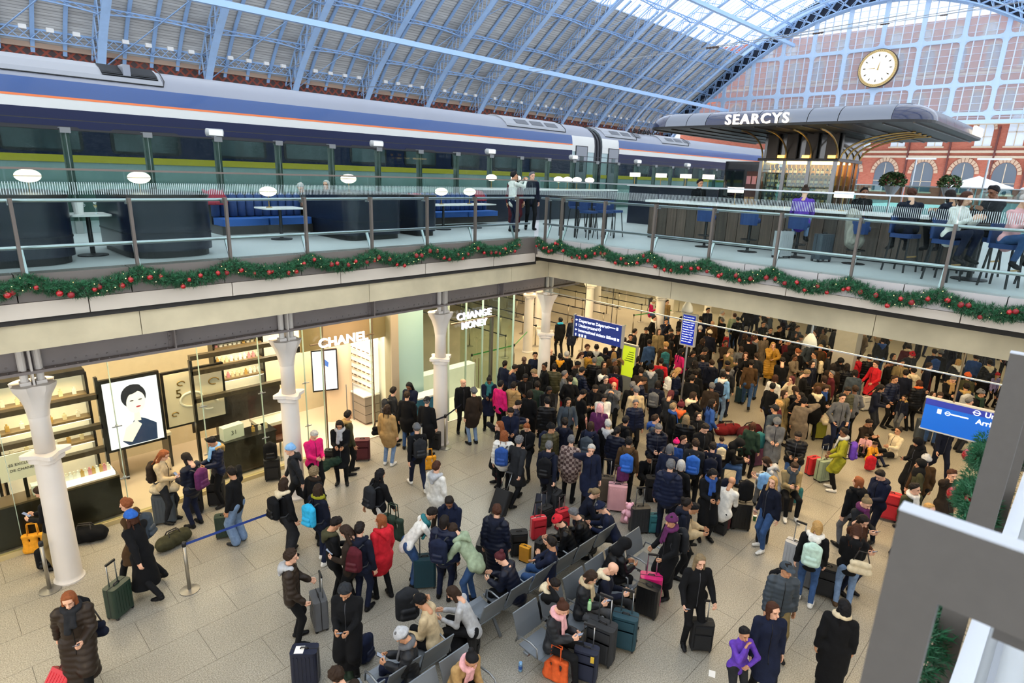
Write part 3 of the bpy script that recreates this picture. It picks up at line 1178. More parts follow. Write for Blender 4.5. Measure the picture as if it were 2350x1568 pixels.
# ---------------------------------------------------------------- glass security screen with flood lamps
scr = empty('security_screen', (0, 17, DECK), label='tall glass security screen with steel posts between bar and platform', cat='glass screen')
G_scr = glass('#c2d0cb', .004)
SP = [3.09 + 1.63 * k for k in range(-6, 24)]
pst = MB().box(-.07, -.05, 0, .07, .09, 2.3).mesh('post')
clipm = MB().box(-.1, -.1, 2.22, .1, .08, 2.34).mesh('clip')
pan = MB().box(.01, -.012, .3, 1.62, .0, 2.28).mesh('pane')
for x in SP:
    p = place('post', pst, mat('#8f9492', .5, metal=.3), scr, (x, .05, 0))
    place('clip', clipm, mat('#77797a', .5), p)
    place('pane', pan, G_scr, scr, (x, -.02, 0))
MB().box(SP[0], -.03, 2.27, SP[-1], .03, 2.32).build('top_rail', M_black, scr)
MB().box(SP[0], .2, 2.5, SP[-1], .22, 2.52).build('upper_wire', M_black, scr)
for i, x in enumerate((6.29, 11.17, 16.09, 20.97, 25.9, 30.7)):
    f = empty('flood_lamp', (x, 17.0, DECK + 2.34), label='%s grey flood lamp on top of the glass screen' % ('first', 'second', 'third', 'fourth', 'fifth', 'sixth')[i] + ', counted along the train', cat='lamp', group='flood lamps on the screen')
    MB().tube([(-.2, 0, .1), (.2, 0, .1)], .1, 10).build('housing', mat('#a5a7a6', .5), f, True)
    MB().box(-.17, -.1, .03, .17, -.085, .17).build('lens', mat('#f0efe8', .3), f)
    MB().box(-.03, -.03, -.02, .03, .03, .04).build('bracket', M_steel, f)
# ================================================================ CHAMPAGNE BAR ON THE UPPER DECK
M_navy = mat('#151b2b', .3, var=.15, scale=2)
M_navyfab = mat('#1e3a6c', .75, var=.08, scale=8)
M_darkwood = mat('#2b2523', .35, var=.25, scale=3, stretch=(8, 8, .6), coat=.2)
M_marble = mat('#e5e4e0', .25, var=.06, scale=2)
M_brass = mat('#a5854e', .3, metal=.9)
M_glow = emit('#fff2dc', 3.2)
M_redcloth = mat('#8e2436', .8, var=.1)

# oval table lamps
def lamp_parts(t, oval):
    MB().lathe([(.07, 0), (.07, .015), (.012, .025), (.01, .3)], 12).build('stem', M_brass, t)
    if oval:
        MB().ball((0, 0, .36), .19, 20, 10, .58).build('shade', M_glow, t, True)
        MB().lathe([(.185, .352), (.2, .355), (.2, .365), (.185, .368)], 20).build('shade_ring', M_brass, t)
    else:
        MB().box(-.045, -.2, .3, .045, .2, .44).build('shade', M_glow, t)
lamp_proto = {}
def lamp(x, y, z, oval, label, s=1.):
    if oval not in lamp_proto:
        t = empty('table_lamp', (x, y, z), label=label, cat='lamp', group='glowing lamps of the bar', scale=s)
        lamp_parts(t, oval)
        lamp_proto[oval] = t
    else:
        dup(lamp_proto[oval], (x, y, z), 0, label, scale=s)

# curved navy booth shells facing the void, buttoned banquettes beyond
def rounded_block(nm, label, x0, x1, y0, y1, h, r):
    t = empty(nm, ((x0 + x1) / 2, (y0 + y1) / 2, DECK), label=label, cat='booth')
    cx, cy = t.location.x, t.location.y
    MB().rbox(x0 - cx + .06, y0 - cy + .06, 0, x1 - cx - .06, y1 - cy - .06, .12, r - .05, 8).build('plinth', M_black, t)
    b = MB().rbox(x0 - cx, y0 - cy, .12, x1 - cx, y1 - cy, h, r, 10)
    me = b.mesh('shell')
    autosmooth(me, 30)
    place('shell', me, M_navy, t)
    me = MB().rbox(x0 - cx - .02, y0 - cy - .02, h, x1 - cx + .02, y1 - cy + .02, h + .05, r, 10).mesh('top_cap')
    place('top_cap', me, M_darkwood, t)
    me = MB().rbox(x0 - cx - .008, y0 - cy - .008, .42, x1 - cx + .008, y1 - cy + .008, .45, r, 10).mesh('trim_band')
    place('trim_band', mat('#171c28', .4), None and t, None) if False else place('trim_band', me, mat('#171c28', .4), t)
    return t
rounded_block('booth', 'curved navy booth back at the far end of the bar terrace', -.9, 2.15, 11.95, 14.4, 1.06, .55)
rounded_block('booth', 'curved navy booth back beside the small white table', 2.85, 4.35, 11.95, 14.4, 1.06, .55)
rounded_block('booth', 'dark rounded booth back between the two blue banquettes', 7.55, 9.15, 12.75, 15.0, 1.06, .3)
rounded_block('booth', 'dark booth end panel beside the long blue banquette', 9.7, 10.35, 12.9, 15.2, 1.0, .2)

def banquette(label, x0, x1, y0, yb):
    t = empty('banquette', ((x0 + x1) / 2, yb, DECK), label=label, cat='banquette')
    cx = t.location.x
    w = x1 - x0
    MB().box(-w / 2, -.62, .1, w / 2, 0, .3).build('base', M_darkwood, t)
    n = max(2, int(w / 1.1))
    for k in range(n):
        a = -w / 2 + w * k / n
        me = MB().rbox(a + .015, -.66, .3, a + w / n - .015, -.02, .46, .06, 3).mesh('seat_cushion')
        place('seat_cushion', me, mat('#2456a0', .7, var=.05), t)
    nc = int(w / .2)
    chan = MB().lathe([(.02, 0), (.1, .03), (.1, .5), (.02, .56)], 10).mesh('back_channel', True)
    for k in range(nc):
        place('back_channel', chan, M_navyfab, t, (-w / 2 + w * (k + .5) / nc, -.02, .46), scale=(w / nc / .2, .8, 1))
    MB().box(-w / 2, .0, .1, w / 2, .12, 1.0).build('back_panel', M_darkwood, t)
    return t
banquette('blue channel-backed banquette behind the single pedestal table', 5.3, 7.5, 13, 15.0)
banquette('long blue channel-backed banquette behind the two-person table', 10.4, 14.4, 13, 15.4)

def pedestal_table(x, y, lx, ly, label, h=.74):
    t = empty('pedestal_table', (x, y, DECK), label=label, cat='table')
    me = MB().rbox(-lx / 2, -ly / 2, h - .03, lx / 2, ly / 2, h, .06, 4).mesh('table_top')
    place('table_top', me, M_marble, t)
    n = 1 if lx < 1.2 else 2
    for k in range(n):
        xx = 0 if n == 1 else (-lx / 4 + k * lx / 2)
        MB().lathe([(.24, 0), (.24, .02), (.04, .04), (.035, h - .04), (.12, h - .03)], 14, (xx, 0, 0)).build('pedestal', M_black, t)
    return t
pedestal_table(2.5, 13.0, .62, .7, 'small white table with a wine glass between the navy booths')
pedestal_table(6.45, 13.9, .95, .7, 'white pedestal table in front of the short blue banquette')
pedestal_table(12.2, 14.2, 2.5, .7, 'long dark-edged table in front of the long blue banquette')
def wine_glass(x, y, z, label):
    g_ = empty('wine_glass', (x, y, z), label=label, cat='glass')
    MB().lathe([(.035, 0), (.035, .004), (.005, .01), (.005, .09), (.02, .11), (.036, .16), (.03, .21)], 12).build('bowl', glass('#eef4f4', .2), g_, True)
    MB().lathe([(.018, .112), (.033, .155), (.003, .156)], 12).build('wine', mat('#c9a94c', .2), g_)
wine_glass(2.62, 12.9, DECK + .74, 'glass of white wine on the small table between booths')
nb_ = empty('ice_bucket', (2.38, 13.0, DECK + .74), label='white ice bucket on the small table between booths', cat='bucket')
MB().lathe([(.07, 0), (.09, .2), (.095, .21)], 14).build('pail', M_white, nb_)
MB().tube([(.09, 0, .17), (.11, 0, .15), (.095, 0, .12)], .006, 5).build('handle', M_steel, nb_)
for (x, y, z, l) in ((5.35, 14.9, 6.98, 'red throw draped over the short banquette'), (10.1, 13.6, 6.96, 'red throw draped over the dark booth end panel'), (13.9, 15.3, 6.98, 'red throw hanging at the end of the long banquette')):
    t = empty('throw_blanket', (x, y, z), label=l, cat='blanket')
    v, f = [], []
    for i in range(9):
        for j in range(12):
            s = j / 11
            yy, zz = (-.22 + s * .44), (.02 + .08 * math.sin(i * 1.3 + j * .4) * .3 if .35 < s < .65 else -.5 * abs(s - .5) * 1.6 + .12)
            v.append((-.22 + .055 * i + .03 * math.sin(j), yy + .03 * math.sin(i * 2.1), zz))
    for i in range(8):
        for j in range(11):
            f.append((i * 12 + j, i * 12 + j + 1, i * 12 + 13 + j, i * 12 + 12 + j))
    o = MB().add(v, f).build('cloth', M_redcloth, t, True)
    md = o.modifiers.new('thick', 'SOLIDIFY')
    md.thickness = .025
for i, (x, y, z) in enumerate(((1.78, 13.2, 6.95), (3.44, 13.2, 6.95), (6.2, 13.9, 6.68), (8.1, 13.6, 7.0), (11.5, 14.2, 6.68), (12.6, 14.2, 6.68))):
    lamp(x, y, z, True, ('low glowing oval lamp on the navy booth back nearest the terrace end', 'low glowing oval lamp on the navy booth beside the small table', 'glowing oval lamp on the single pedestal table',
                         'glowing oval lamp on the dark rounded booth back', 'glowing oval lamp on the long table, end by the booth panel', 'glowing oval lamp on the long table, end by the waiter')[i])
# shelf with lamps along the glass screen
sh = empty('lamp_shelf', (18.5, 15.9, DECK), label='long white shelf carrying a row of oval lamps by the glass screen', cat='shelf')
MB().box(-4, -.25, 1.1, 4, .25, 1.16).build('shelf_board', M_marble, sh)
MB().box(-4, -.2, 0, 4, .2, 1.1).build('shelf_base', M_navy, sh)
for i, x in enumerate((15.03, 16.26, 18.65, 19.2, 19.8, 20.63)):
    lamp(x, 15.8, 7.1, True, 'glowing oval lamp on the long shelf, %s from the waiter' % ('first', 'second', 'third', 'fourth', 'fifth', 'sixth')[i])

# ---- bar counter with marble top
bar = empty('bar_counter', (16.0, 5.8, DECK), label='long bar counter with wood panel front and white marble top', cat='bar counter')
for k in range(26):
    y = -3.9 + k * .3
    MB().box(-.42, y + .006, .12, -.38, y + .294, 1.02).build('plank', mat('#5a4a40', .45, var=.35, scale=2.5, stretch=(1, 9, .4)) if k % 3 else mat('#4b4038', .45, var=.35, scale=2.5, stretch=(1, 9, .4)), bar)
MB().box(-.38, -3.9, 0, .35, 3.9, 1.02).build('carcass', M_black, bar)
me = MB().rbox(-.6, -4.0, 1.02, .45, 4.0, 1.08, .12, 5).mesh('worktop')
place('worktop', me, M_marble, bar)
for i, (y, l) in enumerate(((7.25, 'glowing rectangular lamp on the bar top near the empty stools'), (4.62, 'glowing rectangular lamp on the bar top below the bottle cabinet'))):
    lamp(15.75, y, DECK + 1.08, False, l)
hs = empty('high_shelf', (20.2, 11.6, DECK), label='high ledge with four rectangular lamps behind the bar', cat='shelf')
MB().box(-.2, -1.8, 0, .2, 1.8, 1.38).build('shelf_base', M_navy, hs)
MB().box(-.3, -1.85, 1.38, .3, 1.85, 1.42).build('shelf_board', M_marble, hs)
for i, y in enumerate((13.2, 12.08, 11.09, 10.23)):
    lamp(20, y, DECK + 1.42, False, 'glowing rectangular lamp on the high ledge, %s from the train' % ('first', 'second', 'third', 'last')[i])

def stool(x, y, rz, label):
    t = empty('bar_stool', (x, y, DECK), rz, label=label, cat='stool', group='blue bar stools at the counter')
    MB().lathe([(.23, 0), (.23, .015), (.05, .03), (.035, .05), (.035, .7)], 18).build('pedestal', mat('#2d2d30', .4, metal=.5), t)
    MB().tube([(.18 * math.cos(2 * PI * k / 16), .18 * math.sin(2 * PI * k / 16), .3) for k in range(17)], .012, 6).build('foot_ring', M_black, t)
    me = MB().lathe([(.19, .7), (.22, .72), (.22, .8), (.18, .83)], 18).mesh('seat', True)
    place('seat', me, M_navyfab, t)
    bk = MB()
    n = 12
    for k in range(n + 1):
        a = math.radians(150 + 60 * 4 * (k / n) - 90)
        for r, z in ((.21, .66), (.25, .66), (.26, 1.0), (.22, 1.0)):
            bk.v.append((r * math.cos(a + PI / 2 + .52), r * math.sin(a + PI / 2 + .52), z))
    for k in range(n):
        for j in range(4):
            bk.f.append((k * 4 + j, k * 4 + (j + 1) % 4, (k + 1) * 4 + (j + 1) % 4, (k + 1) * 4 + j))
    bk.f += [(0, 1, 2, 3), (n * 4 + 3, n * 4 + 2, n * 4 + 1, n * 4)]
    bk.build('backrest', M_navyfab, t)
    return t
for x, y, l in ((14.75, 7.45, 'empty blue bar stool furthest along the counter'), (14.75, 6.3, 'empty blue bar stool in the middle of the counter'),
                (14.75, 5.15, 'blue bar stool under the seated guest in violet'), (14.75, 3.9, 'blue bar stool with a grey striped coat hanging over it')):
    stool(x, y, PI, l)
# high tables with dark legs behind the corner
for i, (x, y) in enumerate(((14.2, 11.0), (15.6, 12.6))):
    t = empty('high_table', (x, y, DECK), label=('dark high table with thin legs at the terrace corner', 'dark high table with thin legs behind the waiter')[i], cat='table')
    MB().box(-.8, -.35, 1.02, .8, .35, 1.07).build('table_top', M_darkwood, t)
    for sx in (-.72, .72):
        for sy in (-.28, .28):
            MB().box(sx - .02, sy - .02, 0, sx + .02, sy + .02, 1.02).build('leg', M_black, t)
k = 0
for x, y in ((13.5, 10.3), (14.1, 10.2), (14.7, 10.3), (15.0, 11.9), (15.8, 11.8)):
    t = empty('high_stool', (x, y, DECK), label='thin-legged dark high stool, %s from the corner post' % ('first', 'second', 'third', 'fourth', 'fifth')[k], cat='stool', group='dark high stools')
    k += 1
    MB().rbox(-.19, -.19, .7, .19, .19, .76, .05).build('seat', M_navyfab, t)
    for sx in (-1, 1):
        for sy in (-1, 1):
            MB().bar((sx * .21, sy * .21, 0), (sx * .15, sy * .15, .7), .025, .025).build('leg', M_black, t)
    MB().box(-.19, .16, .76, .19, .2, 1.02).build('backrest', M_navyfab, t)

# ---- bottle cabinet (glazed, lit) and canopy tower
cab = empty('bottle_cabinet', (20.05, 7.0, DECK), label='glazed bottle cabinet with steel frames glowing below the canopy', cat='cabinet')
MB().box(-1.0, -1.05, 0, 1.0, 1.05, 1.1).build('base', M_darkwood, cab)
MB().box(-1.1, -1.15, 2.3, 1.1, 1.15, 2.38).build('top_plate', mat('#3a3531', .35, metal=.5), cab)
for y in (-1.05, -.35, .35, 1.05):
    MB().box(-1.06, y - .05, 1.1, -.98, y + .05, 2.3).build('frame_post', mat('#8d8a8a', .3, metal=.8), cab)
for x in (-.5, 0, .5, 1.0):
    MB().box(x - .05, -1.09, 1.1, x + .05, -1.02, 2.3).build('frame_post', mat('#6a4a3a', .35, metal=.5), cab)
MB().box(.9, -1.0, 1.1, .98, 1.0, 2.3).build('back_panel', mat('#4d3a22', .5), cab)
for z in (1.35, 1.62, 1.9):
    MB().box(-.95, -1.0, z, .9, 1.0, z + .015).build('glass_shelf', glass('#d8e4dc', .1), cab)
for y0 in (-1.0, -.3, .4):
    MB().box(-1.03, y0, 1.12, -1.02, y0 + .6, 2.28).build('pane', glass('#e6efe8', .06), cab)
MB().box(-.9, -.95, 2.26, .85, .95, 2.29).build('light_strip', emit('#ffc878', 16), cab)
bot = MB().lathe([(.04, 0), (.042, .02), (.042, .15), (.014, .2), (.013, .26), (.016, .27)], 10).mesh('bottle', True)
botl = MB().lathe([(.044, .05), (.044, .12)], 10).mesh('bottle_label')
botf = MB().lathe([(.0155, .19), (.018, .275)], 8).mesh('foil')
bi = 0
rows = ('lowest', 'second', 'third', 'top')
for zi, z in enumerate((1.11, 1.37, 1.64, 1.92)):
    for k in range(15):
        b = empty('champagne_bottle', (20.05 - .72, 7.0 - .9 + k * .128, DECK + z), label='bottle on the %s shelf of the lit cabinet' % rows[zi], cat='bottle', group='bottles in the glazed cabinet')
        place('glass_body', bot, mat(('#1d2a1c', '#26301d', '#4a3a1a')[k % 3], .15, spec=.8), b)
        place('bottle_label', botl, mat(('#e9dcc0', '#d9a63c', '#f3efe4')[(k + zi) % 3], .6), b)
        place('foil', botf, mat('#c9a040', .3, metal=.7), b)
can = empty('bar_canopy', (19.8, 6.9, 9.0), label='rounded silver and navy bar canopy with lit name letters', cat='canopy')
hx, hy, H_, r_ = 3.68, 3.62, .44, .42
# rounded edge all round, in panels: silver and navy
def edge_strip(P0, m, name='edge_panel'):
    """P0: (x, y, inward x, inward y) along the rim."""
    v, f = [], []
    n = 7
    for q in P0:
        for k in range(n + 1):
            a = PI / 2 * k / n
            off = .62 * (1 - math.cos(a))
            v.append((q[0] + q[2] * off, q[1] + q[3] * off, .06 + (H_ - .06) * math.sin(a)))
    for i in range(len(P0) - 1):
        for k in range(n):
            b = i * (n + 1) + k
            f.append((b, b + 1, b + n + 2, b + n + 1))
    MB().add(v, f).build(name, m, can, True)
M_cans = mat('#727781', .32, metal=.45)
M_cann = mat('#1a2242', .16, coat=.4)
R_ = .75
seq = [hy - R_, 2.2, 1.62, .85, .2, -.35, -1.05, -1.75, -hy + R_]
for i, cl in enumerate('ssnnnsss'):
    edge_strip([(-hx, seq[i] - .008, 1, 0), (-hx, seq[i + 1] + .008, 1, 0)], M_cann if cl == 'n' else M_cans)
    edge_strip([(hx, seq[i] - .008, -1, 0), (hx, seq[i + 1] + .008, -1, 0)], M_cann)
for i in range(6):
    a = -hx + R_ + i * (2 * hx - 2 * R_) / 6
    b = a + (2 * hx - 2 * R_) / 6
    edge_strip([(a + .008, -hy, 0, 1), (b - .008, -hy, 0, 1)], mat('#2d3038', .25, metal=.4))
    edge_strip([(a + .008, hy, 0, -1), (b - .008, hy, 0, -1)], M_cann)
for sx in (-1, 1):
    for sy in (-1, 1):
        P = []
        for k in range(9):
            a = PI / 2 * k / 8
            c, s_ = math.cos(a), math.sin(a)
            P.append((sx * (hx - R_ + R_ * c), sy * (hy - R_ + R_ * s_), -sx * c, -sy * s_))
        edge_strip(P, M_cann)
MB().box(-hx + .5, -hy + .5, H_ - .03, hx - .5, hy - .5, H_).build('top_sheet', M_cans, can)
MB().rbox(-hx, -hy, 0, hx, hy, .06, .75, 8).build('soffit', mat('#0d0b0a', .5), can)
for k in range(12):
    y = -hy + .3 + k * .6
    MB().box(-hx + .1, y, -.03, hx - .1, y + .04, 0).build('soffit_rib', mat('#3d362e', .35, metal=.5), can)
for k in range(4):
    MB().box(-.98, -1.0 + k * .55, -.7, -.9, -.7 + k * .55, 0).build('tower_panel', mat('#3b3128', .35, metal=.6), can)
MB().box(-.8, -1.1, -.68, 1.0, 1.1, 0).build('tower_core', mat('#5c5a58', .12, metal=.85), can)
for y in (-1.05, -.35, .35, 1.05):
    pts = []
    for k in range(9):
        a = PI / 2 * k / 8
        pts.append((-1.0 - 1.6 * (1 - math.cos(a)), y + .0, -.68 + .66 * math.sin(a)))
    MB().tube(pts, .025, 6).build('curved_bracket', M_brass, can)
for x in (-.9, -.3, .3, .9):
    pts = [(x, -1.1 - 1.7 * (1 - math.cos(PI / 2 * k / 8)), -.68 + .66 * math.sin(PI / 2 * k / 8)) for k in range(9)]
    MB().tube(pts, .025, 6).build('curved_bracket', M_brass, can)
for y in (-.9, -.2, .5):
    MB().box(-1.02, y - .1, -.68, -.99, y + .1, -.6).build('uplight', emit('#ffc35a', 4), can)
text('SEARCYS', .34, emit('#fff3df', 2.2), can, (-hx - .05, 1.03, .06), (PI / 2, 0, -PI / 2), .03, 'LEFT', .006, 'lettering', 1.05, 1.22)
text('SEARCYS', .3, emit('#fff3df', 2.2), can, (1.5, -hy - .02, .08), (PI / 2, 0, 0), .03, 'LEFT', .01, 'lettering', 1.05, 1.1)
# black kiosk beside the cabinet
ki = empty('service_kiosk', (20.3, 8.9, DECK), label='black rounded service kiosk beside the bottle cabinet', cat='kiosk')
MB().rbox(-.5, -.75, 0, .5, .75, 2.3, .2, 5).build('body', mat('#17181c', .2, coat=.5), ki)
MB().box(-.53, .0, 1.2, -.5, .6, 2.05).build('pane', glass('#8fb0ac', .1), ki)
MB().box(-.52, -.65, .9, -.5, -.1, 2.0).build('shelf_niche', mat('#4a2c26', .6), ki)
for k in range(3):
    MB().box(-.54, -.62 + .18 * k, 1.6, -.5, -.48 + .18 * k, 1.85).build('box_pack', mat('#c58f95', .6), ki)
    MB().box(-.54, -.62 + .18 * k, .95, -.5, -.48 + .18 * k, 1.2).build('crate', mat('#b58a55', .6), ki)

# ---- planters, parasols and glass screens further along the deck
def planter(x, y, z, s, label, seed):
    t = empty('planter', (x, y, DECK), label=label, cat='planter')
    MB().tube([(0, 0, 0), (0, 0, z - DECK - .2)], .03, 8).build('stand', M_steel, t)
    MB().lathe([(.12 * s, -.3), (.3 * s, -.05), (.32 * s, 0)], 16, (0, 0, z - DECK)).build('bowl', mat('#8c9499', .4, metal=.5), t)
    rnd = random.Random(seed)
    for nm, col, n in (('foliage', '#33502c', 420), ('leaves', '#6f8a5a', 200), ('berries', '#7c1f2c', 60)):
        m_ = MB()
        for _ in range(n):
            a, e, r = rnd.uniform(0, 2 * PI), rnd.uniform(-.5, 1.35), .5 * s * rnd.uniform(.5, 1) ** .5
            p = Vector((r * math.cos(a) * math.cos(e), r * math.sin(a) * math.cos(e), z - DECK + .1 + r * math.sin(e) * .8))
            if nm == 'berries':
                m_.ball(p, .03 * s, 5, 4)
            else:
                d = Vector((rnd.uniform(-1, 1), rnd.uniform(-1, 1), rnd.uniform(-.6, 1))).normalized() * .09 * s
                q = d.orthogonal().normalized() * .04 * s
                m_.add([p - d, p + q, p + d, p - q], [(0, 1, 2, 3)])
        m_.build(nm, mat(col, .6), t)['kind'] = 'stuff'
planter(22.0, 5.13, 7.65, .75, 'large leafy planter with red berries right of the bottle cabinet', 1)
planter(22.0, 3.67, 7.65, .6, 'smaller leafy planter between the tall planter and the parasol', 2)
for i, (x, y, l) in enumerate(((45, 6.15, 'open white parasol beyond the planters'), (47, 2.6, 'white parasol cut off by the picture edge'))):
    t = empty('parasol', (x, y, DECK), label=l, cat='parasol')
    MB().tube([(0, 0, 0), (0, 0, 2.4)], .04, 8).build('pole', M_steel, t)
    MB().lathe([(1.75, 1.75), (1.7, 1.85), (.05, 2.42), (.02, 2.45)], 8).build('canopy', mat('#e6e6e6', .8), t)
    MB().lathe([(.35, 0), (.35, .06), (.05, .08)], 12).build('base', M_white, t)
gs = empty('glass_windbreak', (30, 9, DECK), label='row of glass wind screens across the deck behind the planters', cat='glass screen')
for k in range(7):
    MB().box(0, -9 + k * 2.2, 0, .02, -9 + k * 2.2 + 2.1, 1.7).build('pane', glass('#bcd8d6', .08), gs)
    MB().box(-.03, -9 + k * 2.2 - .06, 0, .05, -9 + k * 2.2 - .02, 1.72).build('post', M_steel, gs)
MB().box(-.03, -9, 1.7, .05, 6.4, 1.74).build('top_rail', M_steel, gs)
for k, y in enumerate((8.4, 5.2, 2.0)):
    t = empty('lamp_mast', (40, y, DECK), label='slim grey lamp mast before the brick hotel, %s from the canopy' % ('first', 'second', 'third')[k], cat='lamp post', group='lamp masts on the deck')
    MB().tube([(0, 0, 0), (0, 0, 3.2)], .05, 8).build('pole', M_steel, t)
    MB().box(-.06, -.9, 3.15, .06, .5, 3.24).build('lamp_head', M_white, t)
# ================================================================ SHOPS UNDER THE DECK
SY = 14.1
M_shopwall = mat('#ecd9b8', .7, var=.03)
M_dark = mat('#1b1714', .35, coat=.3)
M_bronze = mat('#7d6a52', .35, metal=.6)
M_shelfglow = emit('#fff0d2', 2.6)
shop = struct('wall_shop', 'cream back wall, floor and ceiling of the perfume shop')
MB().box(-4, 17.3, 0, 9.9, 17.4, 4.6).build('back_wall', M_shopwall, shop)
MB().box(9.8, SY + .2, 0, 9.95, 17.3, 4.6).build('side_wall', mat('#f2eadb', .7), shop)
MB().box(-4, SY + .05, .0, 9.8, 17.3, .03).build('shop_floor', mat('#e9d3bd', .35), shop)
MB().box(-4, SY + .1, 3.9, 9.8, 17.3, 4.0).build('shop_ceiling', mat('#efe0c2', .8), shop)
MB().box(-4, SY - .05, 0, 6.8, SY + .06, .1).build('kick_strip', mat('#b8a97e', .4), shop)
area_light('shop_light', (2.2, 15.0, 3.85), 9, 300, (1, .80, .58), sy=1.2)
area_light('shop_light', (8.2, 15.6, 3.85), 2.6, 280, (1, .88, .74), sy=2.4)
area_light('exchange_light', (12.7, 14.6, 4.5), 2.6, 200, (1, .93, .8), sy=2.0)
# glass front
fg = empty('storefront', (0, SY, 0), label='tall frameless glass front of the perfume shop', cat='shop front')
G_shop = glass('#f2f6f0', .012)
XS = [-4, -1.2, .8, 2.66, 4.38, 5.75, 6.9, 7.41, 8.9, 9.8]
for a, b in zip(XS[:-1], XS[1:]):
    if (a, b) == (7.41, 8.9):
        continue
    MB().box(a + .01, -.008, .1, b - .01, .008, 4.1).build('pane', G_shop, fg)
for x in XS[1:-1]:
    MB().box(x - .005, -.03, .1, x + .005, .03, 4.1).build('glass_fin', mat('#a3b8aa', .2, spec=.6), fg)
for x in (2.66, 4.38, 5.75, 6.9):
    for z in (1.0, 2.2):
        MB().lathe([(.03, 0), (.03, .03)], 10, (x, 0, z)).bar((x - .09, -.03, z), (x + .09, -.03, z), .025, .02).build('patch_fitting', M_steel, fg)
for x in (7.41, 8.9):
    MB().tube([(x, -.09, .2), (x, -.09, 3.9)], .02, 8).build('door_post', M_bronze, fg)
for x in (8.05, 8.25):
    MB().tube([(x, -.05, .8), (x, -.05, 1.9)], .012, 6).build('door_pull', M_steel, fg)
# name sign on a bar across the door
sg = empty('shop_sign', (7.05, SY - .12, 3.1), label='white letter name sign of the perfume shop above its door', cat='sign')
MB().tube([(0, .03, .1), (1.9, .03, .1)], .025, 8).build('support_bar', M_bronze, sg)
MB().box(-.1, .35, -.15, 2.7, .4, .55).build('added_dark_panel', mat('#9a8260', .6), sg)  # added panel, toned darker so the lit letters stand out; not a real part
text('CHANEL', .34, emit('#fff6ea', 3), sg, (.2, -.03, 0), (PI / 2, 0, 0), .02, 'LEFT', .008, 'lettering', 1.08, 1.05)
# illuminated portrait
pt = empty('light_box', (3.2, 15.0, 1.28), label='tall glowing advert portrait of a dark-haired figure in blue', cat='poster')
MB().box(-.6, 0, -.03, .6, .1, 1.68).build('frame', M_dark, pt)
MB().box(-.54, -.01, .03, .54, .0, 1.6).build('screen', emit('#fdfbf8', 1.5), pt)
def flat(pts, col, name, par, y, e=.0):
    n = len(pts)
    v = [(a, y, b) for a, b in pts] + [(a, y + .004, b) for a, b in pts]
    f = [tuple(range(n)), tuple(range(n, 2 * n))[::-1]] + [(i, n + i, n + (i + 1) % n, (i + 1) % n) for i in range(n)]
    return MB().add(v, f).build(name, mat(col, .6, emit=e), par)
def ell(cx, cz, rx, rz, a=0, n=22, a0=0, a1=360):
    out = []
    for k in range(n + 1 if a1 - a0 < 360 else n):
        t = math.radians(a0 + (a1 - a0) * k / n)
        x, z = rx * math.cos(t), rz * math.sin(t)
        out.append((cx + x * math.cos(a) - z * math.sin(a), cz + x * math.sin(a) + z * math.cos(a)))
    return out
flat([(-.18, .05), (.4, .05), (.42, .45), (.2, .62), (.02, .7), (-.1, .5), (-.3, .18)], '#26395e', 'dress', pt, -.016, .4)
flat(ell(.03, 1.2, .25, .28), '#232431', 'hair', pt, -.016, .2)
flat(ell(.06, 1.05, .19, .26, -.15), '#f6ece4', 'face', pt, -.022, .7)
flat([(-.02, .6), (.12, .6), (.1, .85), (0, .85)], '#f0e4da', 'neck', pt, -.02, .7)
flat([(-.3, .2), (-.12, .12), (.12, .5), (.02, .62), (-.2, .5)], '#f4e9e0', 'hand_shape', pt, -.026, .7)
flat(ell(.1, .94, .05, .02, .1), '#b84a58', 'lips', pt, -.027, .3)
for x in (-.02, .15):
    flat(ell(x, 1.1, .04, .012), '#3a3238', 'eye_mark', pt, -.027)
flat(ell(.0, 1.36, .2, .1, .3), '#232431', 'fringe', pt, -.026, .2)
# beige relief panel
bp = empty('wall_display', (4.6, 15.25, 1.42), label='framed cream display panel with gold ornaments and a figure 5', cat='display')
MB().box(-.72, 0, -.05, .72, .08, 1.38).build('frame', M_dark, bp)
MB().box(-.66, -.012, 0, .66, .0, 1.32).build('relief_board', mat('#e8d6bd', .6), bp)
text('5', .3, M_brass, bp, (-.45, -.02, .7), (PI / 2, 0, 0), .01, name='figure')
for cx, cz, rx in ((-.1, .6, .26), (.3, .38, .2), (-.3, 1.05, .08), (.45, .95, .12), (-.5, .3, .07)):
    tb = MB().tube([(cx + rx * math.cos(t * .42), -.02, cz + rx * .7 * math.sin(t * .42)) for t in range(13)], .03 if rx > .15 else .015, 6)
    tb.build('ornament', mat('#f1e7d6', .5) if rx > .15 else M_brass, bp, True)
# wall shelves with perfume
def shelf_unit(x0, x1, y, label, zs, seed):
    t = empty('shelf_unit', ((x0 + x1) / 2, y, 0), label=label, cat='shelf')
    w = (x1 - x0) / 2
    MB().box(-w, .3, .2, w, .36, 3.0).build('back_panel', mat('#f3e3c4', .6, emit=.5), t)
    for z in zs:
        MB().box(-w, 0, z, w, .32, z + .05).build('shelf_board', mat('#8c7554', .35, metal=.3), t)
        MB().box(-w + .02, .02, z - .025, w - .02, .3, z - .002).build('light_strip', M_shelfglow, t)
    for x in (-w, w):
        MB().box(x - .025, 0, .2, x + .025, .36, 3.05).build('upright', M_dark, t)
    MB().box(-w, 0, 3.0, w, .36, 3.12).build('header', M_dark, t)
    return t
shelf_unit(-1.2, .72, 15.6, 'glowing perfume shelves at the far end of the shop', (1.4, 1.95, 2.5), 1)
shelf_unit(.82, 2.5, 15.6, 'glowing perfume shelves between the front column and the portrait', (1.4, 1.95, 2.5), 2)
